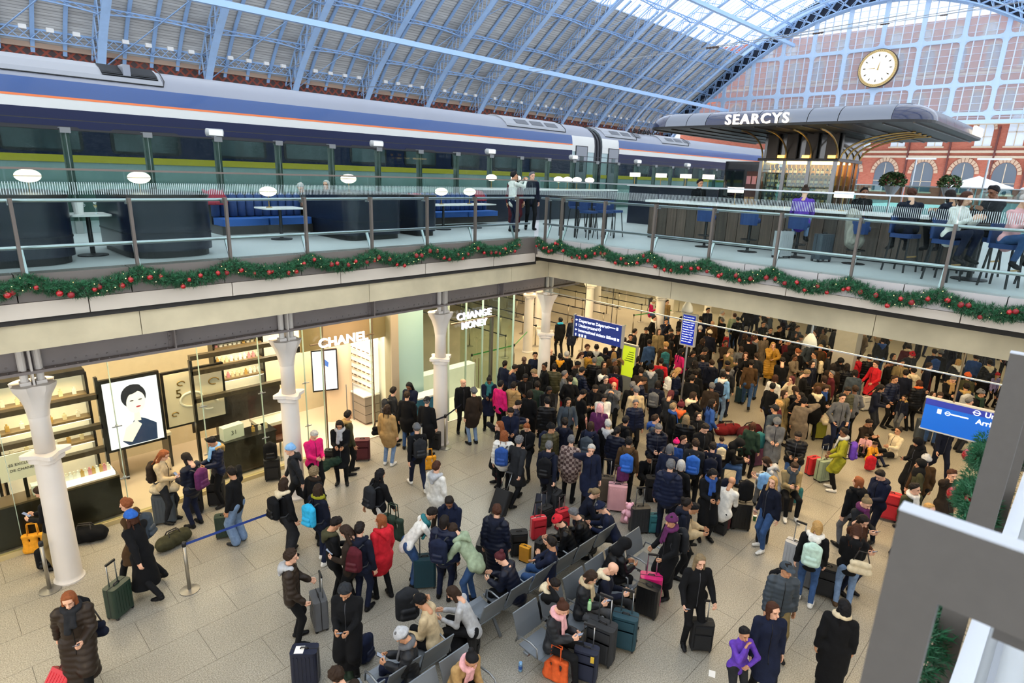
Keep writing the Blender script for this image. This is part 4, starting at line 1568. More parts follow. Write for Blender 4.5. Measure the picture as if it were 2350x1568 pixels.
shelf_unit(5.45, 6.75, 16.2, 'glowing make-up shelves behind the second column', (1.95, 2.4, 2.85), 3)
pb = MB().rbox(-.03, -.02, 0, .03, .02, .09, .008, 2).box(-.012, -.012, .09, .012, .012, .13).mesh('flask')
rnd = random.Random(5)
def flasks(x0, x1, y, z, n, where):
    for k in range(n):
        f = place('perfume_bottle', pb, mat(rnd.choice(('#f2e9d6', '#e9d9b0', '#f7f3ea', '#caa25a', '#d98f95')), .2), None, (x0 + (x1 - x0) * (k + .5) / n, y, z), scale=1.3)
        tag(f, 'small perfume bottle %s' % where, 'bottle', 'perfume bottles in the shop')
for z, nm in ((1.45, 'lowest'), (2.0, 'middle'), (2.55, 'upper')):
    flasks(-1.1, .6, 15.75, z, 7, 'on the %s glowing shelf at the shop end' % nm)
    flasks(.9, 2.4, 15.75, z, 6, 'on the %s glowing shelf beside the portrait' % nm)
for z, nm in ((2.0, 'lower'), (2.45, 'middle'), (2.9, 'top')):
    flasks(5.5, 6.7, 16.33, z, 10, 'on the %s make-up shelf' % nm)
# black window plinth with white risers
pl = empty('window_plinth', (.75, 14.55, 0), label='black window plinth carrying a lit white bottle tray', cat='plinth')
MB().box(-2.4, -.3, .1, 1.85, .2, .98).build('body', M_dark, pl)
MB().box(-2.4, -.3, .98, 1.85, .2, 1.02).build('top', M_bronze, pl)
tr = MB().box(.75, -.22, 1.02, 1.8, .15, 1.1).build('tray', emit('#fff6e6', 1.8), pl)
flasks(1.55, 2.5, 14.5, 1.1, 14, 'in the white row on the window tray')
cs = empty('counter_sign', (1.05, 14.4, 1.45), label='cream counter card lettered LES EXCLUSIFS', cat='sign')
MB().box(-.36, 0, 0, .36, .03, .55).build('card', mat('#f1e8d8', .6), cs)
text('LES EXCLUSIFS', .075, mat('#4a4038', .6), cs, (0, -.006, .3), (PI / 2, 0, 0), .002, 'CENTER', name='lettering')
text('DE CHANEL', .075, mat('#4a4038', .6), cs, (0, -.006, .18), (PI / 2, 0, 0), .002, 'CENTER', name='lettering')
MB().box(-.03, .0, -.45, .03, .03, 0).build('stand', M_dark, cs)
gb = empty('gift_box', (1.35, 14.5, 1.02), label='pale green gift box on the black window plinth', cat='box')
MB().box(-.22, -.1, 0, .22, .1, .16).build('body', mat('#dfe6d6', .6), gb)
MB().box(-.225, -.105, .16, .225, .105, .2).build('lid', mat('#e9efe2', .6), gb)
# second window table with '31' box
wt = empty('window_table', (5.4, 14.7, 0), label='dark window counter with the cream 31 box on top', cat='table')
MB().box(-.75, -.3, .1, .75, .3, .96).build('body', mat('#251d17', .35, coat=.3), wt)
MB().box(-.78, -.32, .96, .78, .32, 1.0).build('top', M_dark, wt)
b31 = empty('display_box', (5.15, 14.62, 1.0), .12, label='cream display box printed with the number 31', cat='box')
MB().box(-.26, -.1, 0, .26, .12, .34).build('body', mat('#e6e8da', .6), b31)
text('31', .16, mat('#6d6f60', .6), b31, (0, -.106, .12), (PI / 2, 0, 0), .002, 'CENTER', name='lettering')
flasks(5.6, 6.1, 14.65, 1.0, 3, 'standing beside the cream 31 box')
wf = empty('window_display', (0, 14.9, 0), label='dark bronze display rails standing inside the shop windows', cat='display')
for x0, x1, zs in ((.55, 2.55, (1.38, 1.93, 2.62)), (4.45, 6.85, (2.02, 2.72, 3.1))):
    for z in zs:
        MB().box(x0, -.06, z, x1, .1, z + .11).build('rail', mat('#4d4234', .35, metal=.4), wf)
    for x in (x0, x1):
        MB().box(x - .03, -.06, .3, x + .03, .06, 3.1).build('upright', M_dark, wf)
MB().box(4.5, .5, 1.05, 6.8, .56, 1.95).build('dark_backdrop', mat('#352a22', .5), wf)
# make-up tables and stools inside
for i, (x, y, l) in enumerate(((6.5, 15.2, 'white make-up table behind the second column'), (3.6, 16.3, 'dark make-up table behind the portrait screen'))):
    t = empty('makeup_table', (x, y, 0), label=l, cat='table')
    MB().box(-.55, -.35, .92, .55, .35, 1.0).build('table_top', mat('#efe4d0', .4), t)
    for sx in (-.5, .5):
        MB().box(sx - .03, -.3, 0, sx + .03, .3, .92).build('leg', M_dark, t)
st_ = empty('shop_stool', (6.35, 14.6, 0), label='brown leather swivel stool inside the shop window', cat='stool')
MB().lathe([(.22, 0), (.22, .02), (.03, .05), (.03, .6)], 16).build('pedestal', M_steel, st_)
MB().rbox(-.2, -.18, .6, .2, .18, .68, .05).build('seat', mat('#5a3526', .5), st_)
MB().box(-.2, .15, .68, .2, .18, .95).build('backrest', mat('#5a3526', .5), st_)
# entrance bay: header, video screen, stand, wall of glasses
hd = struct('door_1', 'open glazed entrance of the perfume shop below its header')
MB().box(6.9, SY + .9, 2.75, 9.8, SY + 1.05, 2.92).build('header', M_dark, hd)
MB().box(9.55, SY - .05, 0, 9.8, SY + .3, 4.1).build('pilaster', mat('#a79a84', .5), hd)
vs = empty('video_screen', (8.4, 15.9, 0), -.35, label='white video screen on a cream pillar inside the entrance', cat='screen')
MB().rbox(.05, .1, 0, .85, .5, 2.75, .1).build('pillar', mat('#e2c9a6', .6), vs)
MB().box(-.35, .0, 1.1, .4, .1, 2.4).build('frame', M_dark, vs)
MB().box(-.32, -.012, 1.15, .36, .0, 2.36).build('screen', emit('#fbfbff', 1.6), vs)
flat([(-.02, 1.95), (.12, 1.85), (.14, 2.0), (.02, 2.12)], '#3c62a8', 'picture', vs, -.018, .4)
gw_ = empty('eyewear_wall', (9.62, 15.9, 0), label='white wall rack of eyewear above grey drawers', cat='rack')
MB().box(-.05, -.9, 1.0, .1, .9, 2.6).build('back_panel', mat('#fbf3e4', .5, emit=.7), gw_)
for k in range(6):
    MB().box(-.18, -.85, 1.1 + k * .22, -.05, .85, 1.12 + k * .22).build('shelf_board', mat('#e9d9b8', .5), gw_)
    for j in range(7):
        MB().tube([(-.15, -.75 + j * .24, 1.16 + k * .22), (-.15, -.63 + j * .24, 1.16 + k * .22)], .018, 5).build('spectacles', mat('#5d4a36', .4), gw_)
for k in range(3):
    MB().box(-.42, -.9, .1 + k * .28, .1, .9, .36 + k * .28).build('drawer', mat('#8b8377', .5), gw_)
MB().box(-.46, -.92, .94, .1, .92, .98).build('worktop', mat('#f3efe6', .4), gw_)
# track with spotlights under the shop ceiling
for i, x in enumerate((-.2, 1.6, 3.9, 5.9, 7.3, 8.4)):
    s_ = empty('spot_lamp', (x, 14.5, 3.9), label='small cream ceiling spot lamp in the shop, %s along the track' % ('first', 'second', 'third', 'fourth', 'fifth', 'sixth')[i], cat='lamp', group='shop spot lamps')
    MB().tube([(0, 0, 0), (0, 0, -.12)], .012, 6).build('arm', M_white, s_)
    MB().lathe([(.1, -.36), (.08, -.2), (.05, -.12)], 14).build('shade', mat('#e9dcb8', .5), s_)
    MB().lathe([(.085, -.355), (.01, -.35)], 14).build('bulb', emit('#ffe6b0', 5), s_)
MB().box(-4, 14.45, 3.86, 9.8, 14.49, 3.9).build('lamp_track', M_dark, shop)

# ---- frosted booth and money exchange glass box
fb = empty('frosted_booth', (10.5, 14.4, 0), label='teal frosted glass booth between the two shops', cat='booth')
MB().box(-.5, -.01, .1, .45, .01, 4.0).build('pane', mat('#a9c9c4', .25, spec=.6), fb)
MB().box(-.55, -.05, 0, -.5, .05, 4.1).build('post', M_bronze, fb)
MB().box(-.2, -.6, 0, .75, -.25, .95).build('counter_front', mat('#2f7190', .5, var=.1), fb)
MB().box(-.24, -.64, .95, .8, -.2, 1.0).build('counter_top', mat('#e6e6e2', .4), fb)
for k in range(4):
    MB().ball((0 + k * .2, -.605, .5), .03, 8, 5, 1, 1, .2).build('mark', mat('#cfe3ea', .5), fb)
cm = empty('exchange_booth', (12.7, 13.6, 0), label='glass money exchange booth with glowing letter sign', cat='booth')
G_cm = glass('#eef5ee', .02)
for a, b, y0 in ((-1.4, -.7, 0), (-.7, .0, 0), (.0, .7, 0), (.7, 1.4, 0)):
    MB().box(a + .01, -.006, .05, b - .01, .006, 3.95).build('pane', G_cm, cm)
for k in range(3):
    MB().box(1.4, .02 + k * .9, .05, 1.412, .9 + k * .9, 3.95).build('pane', G_cm, cm)
    MB().box(-1.412, .02 + k * .9, .05, -1.4, .9 + k * .9, 3.95).build('pane', G_cm, cm)
for x in (-1.4, -.7, 0, .7, 1.4):
    MB().box(x - .006, -.04, .05, x + .006, .04, 3.95).build('glass_fin', mat('#b4c4ba', .2, spec=.6), cm)
MB().box(.35, -.05, 0, .43, .05, 3.2).build('door_post', mat('#6c6a60', .4, metal=.5), cm)
for x in (-.35, -.2):
    MB().tube([(x, -.06, .9), (x, -.06, 1.9)], .012, 6).build('door_pull', M_bronze, cm)
MB().box(-1.4, 0, 0, 1.4, 2.7, .02).build('booth_floor', mat('#efe6d6', .4), cm)
MB().box(-1.2, 1.6, 0, 1.2, 2.0, 1.05).build('counter', mat('#f2f2ec', .4), cm)
MB().tube([(-1.4, -.1, 3.2), (.45, -.1, 3.2)], .03, 8).build('sign_bar', M_bronze, cm)
text('CHANGE', .30, emit('#f4f0ff', 1.9), cm, (-.5, -.16, 3.3), (PI / 2, 0, 0), .03, 'CENTER', .005, 'lettering', 1.12, 1.05)
text('MONEY', .30, emit('#f4f0ff', 1.9), cm, (-.5, -.16, 3.0), (PI / 2, 0, 0), .03, 'CENTER', .005, 'lettering', 1.0, 1.0)

# ================================================================ SIGNS
M_sign = mat('#1c3b8c', .35, emit=.35)
M_sign2 = mat('#0d55b8', .35, emit=.4)
M_txt = emit('#f3f7ff', 1.6)
s1 = empty('direction_sign', (16, 11.5, 2.3), label='blue hanging sign listing departures, underground and tickets', cat='sign')
MB().box(-.05, -.97, 0, .05, .97, .72).build('panel', mat('#1b2f7d', .4, emit=.25), s1)
MB().box(-.06, -1.02, -.03, .06, -.97, .75).build('end_cap', mat('#8a8d90', .4), s1)
MB().box(-.06, .97, -.03, .06, 1.02, .75).build('end_cap', mat('#8a8d90', .4), s1)
def sline(par, s, y, z, size, bold=.003):
    return text(s, size, M_txt, par, (-.056, y, z), (PI / 2, 0, -PI / 2), .002, 'LEFT', bold, 'lettering')
def arrow(par, y, z, up, s=.05):
    m_ = MB()
    if up:
        pts = [(-.3, -1), (.3, -1), (.3, .1), (.8, .1), (0, 1), (-.8, .1), (-.3, .1)]
    else:
        pts = [(1, -.3), (1, .3), (-.1, .3), (-.1, .8), (-1, 0), (-.1, -.8), (-.1, -.3)]
    v = [(-.056, y - a * s, z + b * s) for a, b in pts]
    m_.add(v, [tuple(range(len(v)))])
    m_.build('arrow', M_txt, par)
for i, (t_, up) in enumerate((('Departures Départs', False), ('Underground', True), ('International tickets Billets', False))):
    z = .53 - i * .17
    sline(s1, t_, .78, z, .145 if i < 2 else .14)
    arrow(s1, .88, z + .05, up)
arrow(s1, .88, .07, True)
for y in (.72, .6, .47):
    MB().box(-.056, y - .035, .02, -.052, y + .035, .11).build('pictogram', M_txt, s1)
def ring(par, y, z, r):
    MB().tube([(-.056, y + r * math.cos(t * PI / 8), z + r * math.sin(t * PI / 8)) for t in range(17)], r * .18, 5).build('emblem_ring', M_txt, par)
    MB().box(-.058, y - r * 1.35, z - r * .16, -.052, y + r * 1.35, z + r * .16).build('emblem_bar', M_txt, par)
ring(s1, -.1, .42, .045)
ring(s1, -.45, .58, .04)
MB().box(-.058, -.72, .565, -.052, -.5, .595).build('wordmark', M_txt, s1)
MB().box(-.058, -.83, .53, -.052, -.76, .63).build('pictogram', M_txt, s1)
for y in (-.74, -.86):
    MB().box(-.058, y - .035, .18, -.052, y + .035, .27).build('pictogram', M_txt, s1)
for y in (-.5, .6):
    MB().tube([(0, y, .72), (0, y, 2.5)], .012, 6).build('hanger', M_black, s1)
s2 = empty('direction_sign', (16, 1.25, 2.27), label='large blue hanging sign reading arrivals beside the near post', cat='sign')
MB().box(-.05, -.95, 0, .05, .95, .72).build('panel', M_sign2, s2)
MB().box(-.055, -.95, .58, -.05, .95, .72).build('header_band', mat('#232f92', .4, emit=.3), s2)
MB().box(-.06, -.97, -.03, .06, .97, 0).box(-.06, -.97, .72, .06, .97, .75).build('edge_frame', mat('#a7abb0', .4), s2)
sline(s2, 'Underground', -.14, .59, .16, .004)
ring(s2, .0, .64, .055)
sline(s2, 'Arrivals', -.02, .40, .16, .004)
ring(s2, .5, .47, .045)
MB().box(-.058, .12, .455, -.052, .44, .485).build('wordmark', M_txt, s2)
MB().box(-.058, .62, .42, -.052, .7, .53).build('pictogram', M_txt, s2)
MB().tube([(0, .45, .72), (0, .45, 2.5)], .02, 6).build('hanger', M_bronze, s2)
s3 = empty('departure_screen', (16.4, 8.45, 1.9), label='narrow blue departure screen on a post inside the crowd', cat='screen')
MB().box(-.05, -.24, .85, .05, .24, 1.85).build('frame', mat('#8b8e92', .4), s3)
MB().box(-.056, -.2, .9, -.05, .2, 1.8).build('screen', emit('#2438b8', .9), s3)
for k in range(11):
    sline(s3, ('Paris Nord 12:01', 'Bruxelles 13:04', 'Amsterdam 15:10')[k % 3], .18, 1.72 - k * .075, .05, .001)
MB().tube([(.0, 0, -1.9), (.0, 0, .85)], .03, 8).build('post', M_steel, s3)
s4 = empty('information_totem', (17.2, 10.95, 0), label='lime green poster totem below the blue departures sign', cat='totem')
MB().box(-.06, -.3, .0, .06, .3, 2.1).build('frame', mat('#a3a7a3', .4, metal=.4), s4)
MB().box(-.066, -.25, .95, -.06, .25, 2.03).build('poster', mat('#c3d82a', .5, emit=.55), s4)
for k in range(5):
    MB().box(-.07, -.2, 1.5 + k * .08, -.066, .15 - .04 * k, 1.53 + k * .08).build('print_line', mat('#6f8a1a', .5), s4)
for i, (x, y, z, l) in enumerate(((19.5, 10.2, 3.05, 'grey bell pendant lamp left of the departure screen'), (19.5, 5.95, 2.75, 'grey bell pendant lamp hanging over the crowd'))):
    p = empty('pendant_lamp', (x, y, z), label=l, cat='lamp')
    MB().tube([(0, 0, .3), (0, 0, 4.78 - z)], .035, 8).build('rod', M_steel, p)
    MB().lathe([(.2, 0), (.21, .06), (.17, .22), (.08, .36), (.04, .4)], 18).build('shade', mat('#c3c5c6', .35), p, True)
    MB().lathe([(.17, .0), (.01, -.05)], 16).build('diffuser', emit('#fff4dd', 3), p)

# ================================================================ QUEUE BARRIERS
bbase = MB().lathe([(.17, 0), (.17, .015), (.05, .035), (.03, .04)], 20).mesh('base')
bpost = MB().lathe([(.032, .03), (.032, .95)], 14).mesh('post', True)
bhead = MB().lathe([(.038, .93), (.038, 1.0), (.03, 1.02)], 14).mesh('belt_head', True)
M_bst = mat('#9c9586', .3, metal=.7)
def barrier(x, y, label, group=None, beltto=None, col='#1a1b20', sag=0.):
    t = empty('queue_barrier', (x, y, 0), label=label, cat='barrier', group=group)
    place('base', bbase, mat('#8d8a84', .35, metal=.6), t)
    place('post', bpost, M_bst, t)
    place('belt_head', bhead, M_black, t)
    if beltto:
        dx, dy = beltto[0] - x, beltto[1] - y
        k_ = 1 - .05 / math.hypot(dx, dy)
        MB().bar((0, 0, .965), (dx * k_, dy * k_, .965), .004, .05).build('belt', mat(col, .6), t)
    return t
t = barrier(2.76, 10.73, 'steel barrier post with the end of a blue belt', None, (4.6, 10.7), '#1f3c86')
text('eurostar', .035, mat('#dfe6f5', .6), t, (.25, -.004, .955), (PI / 2, 0, 0), .001)
barrier(.94, 12.43, 'steel barrier post standing at the foot of the front column')
barrier(10.08, 12.26, 'steel barrier post at the foot of the third column', None, (11.6, 12.9), '#1b2030')
barrier(9.2, 12.2, 'steel barrier post behind the man in a flat cap', None, (10.08, 12.26), '#1b2030')
barrier(16.84, 16.15, 'steel barrier post with green belt behind the exchange glass', None, (19.1, 17.45), '#3f9a52')
barrier(14.6, 16.2, 'steel barrier post inside the exchange glass reflection', None, (16.84, 16.15), '#3f9a52')
for i, x in enumerate([17.6 + 1.75 * k for k in range(9)]):
    y0 = 17.4 + (.4 if i % 2 else 0)
    ys = [y0 + 2.3 * k for k in range(5)]
    for k, y in enumerate(ys):
        if min(math.hypot(x - cx, y - cy) for cx, cy in ((23.2, 17.3), (28.2, 20.5), (31.5, 17.6), (19.0, 17.4), (22.8, 20.2), (33.5, 16.2))) < .55:
            x += .6
        barrier(x, y, 'steel queue post with black belt in the empty queue hall', 'posts of the empty queue hall', (x, ys[k + 1]) if k < 4 else None)
for i, (a, b) in enumerate((((21.0, 15.9), (23.4, 15.2)), ((25.5, 16.2), (28.2, 15.6)))):
    barrier(a[0], a[1], 'steel barrier post with green belt %s' % ('near the staff members', 'near the wheelchair')[i], None, b, '#4aa85c')

# ================================================================ AIRPORT SEATS
M_seat = mat('#6d7379', .4, metal=.3)
M_seatleg = mat('#85898c', .35, metal=.7)
def seat_mesh():
    m_ = MB()
    pts = [(-.02, .44), (.2, .42), (.42, .43), (.5, .46)]
    v = []
    for dx in (-.27, .27):
        for (a, b) in pts:
            v.append((dx, a, b))
        for (a, b) in pts:
            v.append((dx, a, b - .02))
    n = 4
    f = []
    for k in range(3):
        f += [(k, k + 1, 8 + k + 1, 8 + k), (4 + k, 12 + k, 12 + k + 1, 4 + k + 1), (k, 4 + k, 5 + k, 1 + k), (8 + k, 9 + k, 13 + k, 12 + k)]
    f += [(0, 8, 12, 4), (3, 7, 15, 11)]
    return m_.add(v, f).mesh('seat')
seat_me = seat_mesh()
backm = MB()
v = []
for dx in (-.27, .27):
    for (a, b) in ((-.04, .5), (-.1, .72), (-.17, .92)):
        v += [(dx, a, b), (dx, a - .02, b)]
backm.add(v, [(0, 2, 8, 6), (2, 4, 10, 8), (1, 7, 9, 3), (3, 9, 11, 5), (4, 5, 11, 10), (0, 6, 7, 1), (0, 1, 3, 2), (2, 3, 5, 4), (6, 8, 9, 7), (8, 10, 11, 9)])
back_me = backm.mesh('backrest')
armm = MB().tube([(0, -.06, .5), (0, -.02, .63), (0, .25, .66), (0, .38, .63), (0, .4, .46)], .016, 6).mesh('armrest', True)
def bench(x0, y, n, rz, label, pitch=.61):
    """Row of n seats along x from x0, seats facing +y when rz=0."""
    t = empty('seat_row', (x0, y, 0), rz, label=label, cat='seats')
    s = -1 if rz else 1
    L = n * pitch
    for k in range(n):
        place('seat', seat_me, M_seat, t, (pitch * (k + .5), .06, 0))
        place('backrest', back_me, M_seat, t, (pitch * (k + .5), .06, 0))
        place('armrest', armm, M_seatleg, t, (pitch * k, .06, 0))
    place('armrest', armm, M_seatleg, t, (L, .06, 0))
    MB().box(0, .16, .36, L, .26, .4).build('beam', M_seatleg, t)
    for x in (.5, L / 2, L - .5):
        l = MB()
        l.bar((x, .2, .38), (x, .42, .03), .05, .03).bar((x, .2, .38), (x, -.05, .03), .05, .03)
        l.build('leg', M_seatleg, t)
    return t
bench(5.6, 5.98, 6, 0, 'grey metal seat row facing the shops, full of travellers')
bench(9.5, 5.34, 6, PI, 'grey metal seat row facing the camera side, by the suitcases')
bench(1.9, 5.88, 5, 0, 'grey metal seat row at the front edge, under the man in a grey beanie')
bench(4.98, 5.36, 5, PI, 'grey metal seat row at the front edge with empty seats')
# ================================================================ GARLANDS
M_fir = mat('#1d5a35', .6, var=.35, scale=9)
M_bau = mat('#b3161f', .14, metal=.35, coat=.6)
M_baud = mat('#8c1a20', .5)
def swag(L, sag, n, seed, rad=.12):
    rnd = random.Random(seed)
    m_ = MB()
    def path(t):
        return Vector((t * L, 0, -sag * (1 - (2 * t - 1) ** 2)))
    for k in range(n):
        p = path(rnd.random())
        a = rnd.uniform(0, 2 * PI)
        e = Vector((rnd.uniform(-.5, .5), math.cos(a), math.sin(a)))
        c = p + Vector((0, e.y, e.z)) * rad * rnd.uniform(.1, .75)
        d = e.normalized()
        ln = rad * rnd.uniform(.7, 1.15)
        u = d.orthogonal().normalized()
        w_ = d.cross(u)
        for j in range(7):
            b = 2 * PI * j / 7 + rnd.random()
            s = rnd.uniform(.15, .9)
            q = c + d * ln * s * .6
            nd = (d * .8 + (u * math.cos(b) + w_ * math.sin(b)) * .8).normalized() * ln * .55
            sd = nd.cross(d).normalized() * .0045
            m_.add([q - sd, q + sd, q + nd], [(0, 1, 2)])
    return m_
firs = [swag(1.475, .17, 1050, 10 + k).mesh('foliage') for k in range(3)]
bau_me = MB().ball((0, 0, 0), .046, 14, 9).mesh('bauble', True)
capm_ = MB().lathe([(.012, .044), (.012, .058), (.004, .062)], 8).mesh('bauble_cap')
lights_me = []
for k in range(2):
    rnd = random.Random(40 + k)
    m_ = MB()
    for j in range(13):
        t = rnd.random()
        a = rnd.uniform(0, 2 * PI)
        m_.ball((t * 1.475, .1 * math.cos(a), -.17 * (1 - (2 * t - 1) ** 2) + .1 * math.sin(a)), .007, 5, 4)
    lights_me.append(m_.mesh('fairy_lights'))
ORD = ('first', 'second', 'third', 'fourth', 'fifth', 'sixth', 'seventh', 'eighth', 'ninth', 'tenth', 'eleventh', 'twelfth')
def garland(p, rz, L, label, seed, big=1.):
    t = empty('garland', p, rz, label=label, cat='garland', group='fir garlands along the deck edge')
    t.scale = (L / 1.475, 1, 1)
    rnd = random.Random(seed)
    place('foliage', firs[seed % 3], M_fir, t)['kind'] = 'stuff'
    place('fairy_lights', lights_me[seed % 2], emit('#ffd98a', 6), t)['kind'] = 'stuff'
    for k in range(7):
        u = (k + rnd.uniform(.1, .9)) / 7
        z = -.17 * (1 - (2 * u - 1) ** 2)
        y = -.11 if rz != PI else -.11
        b = place('bauble', bau_me, M_bau if rnd.random() < .7 else M_baud, t, (u * 1.475, rnd.choice((-.1, -.1, -.08)), z + rnd.uniform(-.12, .06)), scale=rnd.uniform(.8, 1.1) * big)
        b.scale.x *= 1.475 / L
        place('bauble_cap', capm_, M_brass, b)
    return t
for i in range(len(LP) - 1):
    if LP[i] > -1.9:
        garland((LP[i], EY - .13, 5.86), 0, LP[i + 1] - LP[i], 'fir garland swag with red baubles above the shops, %s from the corner' % ORD[len(LP) - 2 - i], 60 + i)
rp = sorted(RP, reverse=True)
rp = [rp[1]] + rp[2:]
for i in range(len(rp) - 1):
    if rp[i] > 0:
        # runs towards -y, outer face looks to -x
        garland((EX - .13, rp[i], 5.86), -PI / 2, rp[i] - rp[i + 1], 'fir garland swag with red baubles below the bar, %s from the corner' % ORD[i], 80 + i)
garland((EX - .2, 10.95, 5.88), -PI / 2, .75, 'short bunch of fir garland at the inner corner of the deck', 99)

# ================================================================ NEAR BALUSTRADE (beside the camera)
nb = empty('balustrade', (0, .1, DECK), label='close-up grey balustrade posts and ledge beside the camera', cat='balustrade')
M_npost = mat('#56504a', .6, metal=.0, var=.04, scale=30)
M_nedge = mat('#b9bbc0', .4, metal=.3)
for x in (1.19, 2.74, 4.25, 5.75):
    p = MB()
    p.box(x, -.02, -.4, x + .035, .066, 1.1).box(x, -.24, .95, x + .035, -.02, 1.1)
    p.build('post', M_npost, nb)
    MB().box(x - .001, -.24, 1.1, x + .036, .067, 1.104).build('post_edge', M_nedge, nb)
    MB().box(x + .05, -.3, .9, x + .09, -.1, 1.0).build('bracket', M_npost, nb)
MB().box(1.0, -.09, -.02, 9, -.03, .02).build('glass_shoe', mat('#c9ccd0', .4, metal=.3), nb)
MB().box(1.0, -.14, .0, 9, -.12, .03).build('channel', mat('#8f9296', .4, metal=.4), nb)
MB().box(1.0, -.27, -.0, 9, -.24, .03).build('channel', mat('#8f9296', .4, metal=.4), nb)
MB().tube([(2.9, -.3, 1.06), (9, -.3, 1.06)], .026, 8).build('handrail', M_steel, nb)
for i, (x, L) in enumerate(((1.24, 1.5), (2.78, 1.48), (4.29, 1.46))):
    gn = garland((x + L, .2, 5.84), PI, L, ('fir garland with a big red bauble beside the nearest grey post', 'fir garland with red baubles beyond the nearest grey post', 'fir garland beyond the second grey post')[i], 120 + i, .7)
    gn.scale = (L / 1.475, .72, .72)
    if i == 1:
        for bx_, by_, bz_ in ((2193, 1135, 5.75), (2226, 1046, 5.78)):
            wq = at(bx_, by_, bz_)
            bb = place('bauble', bau_me, M_bau, gn, (-(wq.x - x - L) / (L / 1.475), -(wq.y - .2) / .72, (wq.z - 5.84) / .72), scale=(1.1, 1.5, 1.5))
            place('bauble_cap', capm_, M_brass, bb)
            tu = place('foliage', firs[1], M_fir, gn, (bb.location.x - .16, bb.location.y + .09, bb.location.z + .12), scale=(.2, .8, .8))
            tu['kind'] = 'stuff'

# ================================================================ FIGURES: smooth solids grown from joints
def net(F, o, h):
    """Surface net of the zero level of F (negative inside) -> verts, quads."""
    s = F < 0
    nx, ny, nz = F.shape
    acc = np.zeros((nx - 1, ny - 1, nz - 1, 3))
    cnt = np.zeros((nx - 1, ny - 1, nz - 1))
    cor = [(i, j, k) for i in (0, 1) for j in (0, 1) for k in (0, 1)]
    def sub(A, c):
        return A[c[0]:nx - 1 + c[0], c[1]:ny - 1 + c[1], c[2]:nz - 1 + c[2]]
    for a in cor:
        for ax in range(3):
            if a[ax] == 0:
                b = list(a)
                b[ax] = 1
                sa, sb = sub(s, a), sub(s, b)
                m = sa != sb
                fa, fb = sub(F, a)[m], sub(F, b)[m]
                t = fa / (fa - fb)
                p = np.array(a, float)[None, :].repeat(len(t), 0)
                p[:, ax] += t
                acc[m] += p
                cnt[m] += 1
    act = cnt > 0
    idx = -np.ones(act.shape, int)
    ii = np.argwhere(act)
    idx[act] = np.arange(len(ii))
    V = (ii + acc[act] / cnt[act][:, None]) * h + np.array(o)
    Q = []
    for ax in range(3):
        b, c = [(1, 2), (2, 0), (0, 1)][ax]
        sl0 = [slice(None)] * 3
        sl1 = [slice(None)] * 3
        sl0[ax] = slice(0, -1)
        sl1[ax] = slice(1, None)
        m = s[tuple(sl0)] != s[tuple(sl1)]
        e = np.argwhere(m)
        e = e[(e[:, b] > 0) & (e[:, c] > 0) & (e[:, b] < F.shape[b] - 1) & (e[:, c] < F.shape[c] - 1)]
        if not len(e):
            continue
        ins = s[tuple(e.T)]
        def cell(db, dc):
            q = e.copy()
            q[:, b] -= db
            q[:, c] -= dc
            return idx[tuple(q.T)]
        q = np.stack([cell(1, 1), cell(0, 1), cell(0, 0), cell(1, 0)], 1)
        q[~ins] = q[~ins][:, ::-1]
        Q.append(q)
    return V, np.concatenate(Q)


def solid(prims, h, k=.03, clip=None, post=None):
    """prims: (a, b, ra, rb[, squash (axis, factor)][, 'cut']). Smooth union of tapered capsules."""
    P = np.array([list(p[0]) + list(p[1]) for p in prims if not (len(p) > 5 and p[5] == 'cut')])
    R = max(max(p[2], p[3]) for p in prims) * 1.15 + 3 * h
    lo = np.minimum(P[:, :3], P[:, 3:]).min(0) - R
    hi = np.maximum(P[:, :3], P[:, 3:]).max(0) + R
    n = np.ceil((hi - lo) / h).astype(int) + 2
    F = np.full(n, 9.0)
    ax = [lo[i] + np.arange(n[i]) * h for i in range(3)]
    for p in prims:
        a, b, ra, rb = np.array(p[0], float), np.array(p[1], float), p[2], p[3]
        sq = p[4] if len(p) > 4 else None
        cut = len(p) > 5 and p[5] == 'cut'
        rr = max(ra, rb) * 1.2 + 2.5 * k + 2 * h
        i0 = np.clip(((np.minimum(a, b) - rr - lo) / h).astype(int), 0, n - 1)
        i1 = np.clip(((np.maximum(a, b) + rr - lo) / h).astype(int) + 1, 1, n)
        S = tuple(slice(i0[i], i1[i]) for i in range(3))
        X, Y, Z = np.meshgrid(ax[0][S[0]], ax[1][S[1]], ax[2][S[2]], indexing='ij')
        D = np.stack([X - a[0], Y - a[1], Z - a[2]], -1)
        ab = b - a
        L2 = ab @ ab
        t = np.clip(D @ ab / L2, 0, 1) if L2 > 1e-9 else np.zeros(X.shape)
        E = D - t[..., None] * ab
        if sq is not None:
            u = np.array(sq[0], float)
            u /= np.linalg.norm(u)
            cpt = E @ u
            E = E + u * (cpt * (1 / sq[1] - 1))[..., None]
        d = np.sqrt((E * E).sum(-1)) - (ra + (rb - ra) * t)
        f = F[S]
        if cut:
            F[S] = np.maximum(f, -d)
        else:
            hh = np.clip(.5 + .5 * (f - d) / k, 0, 1)
            F[S] = f + (d - f) * hh - k * hh * (1 - hh)
    if clip is not None or post is not None:
        X, Y, Z = np.meshgrid(*ax, indexing='ij')
        if post is not None:
            F = post(F, X, Y, Z)
        if clip is not None:
            F = np.maximum(F, clip(X, Y, Z))
    return net(F, lo, h)


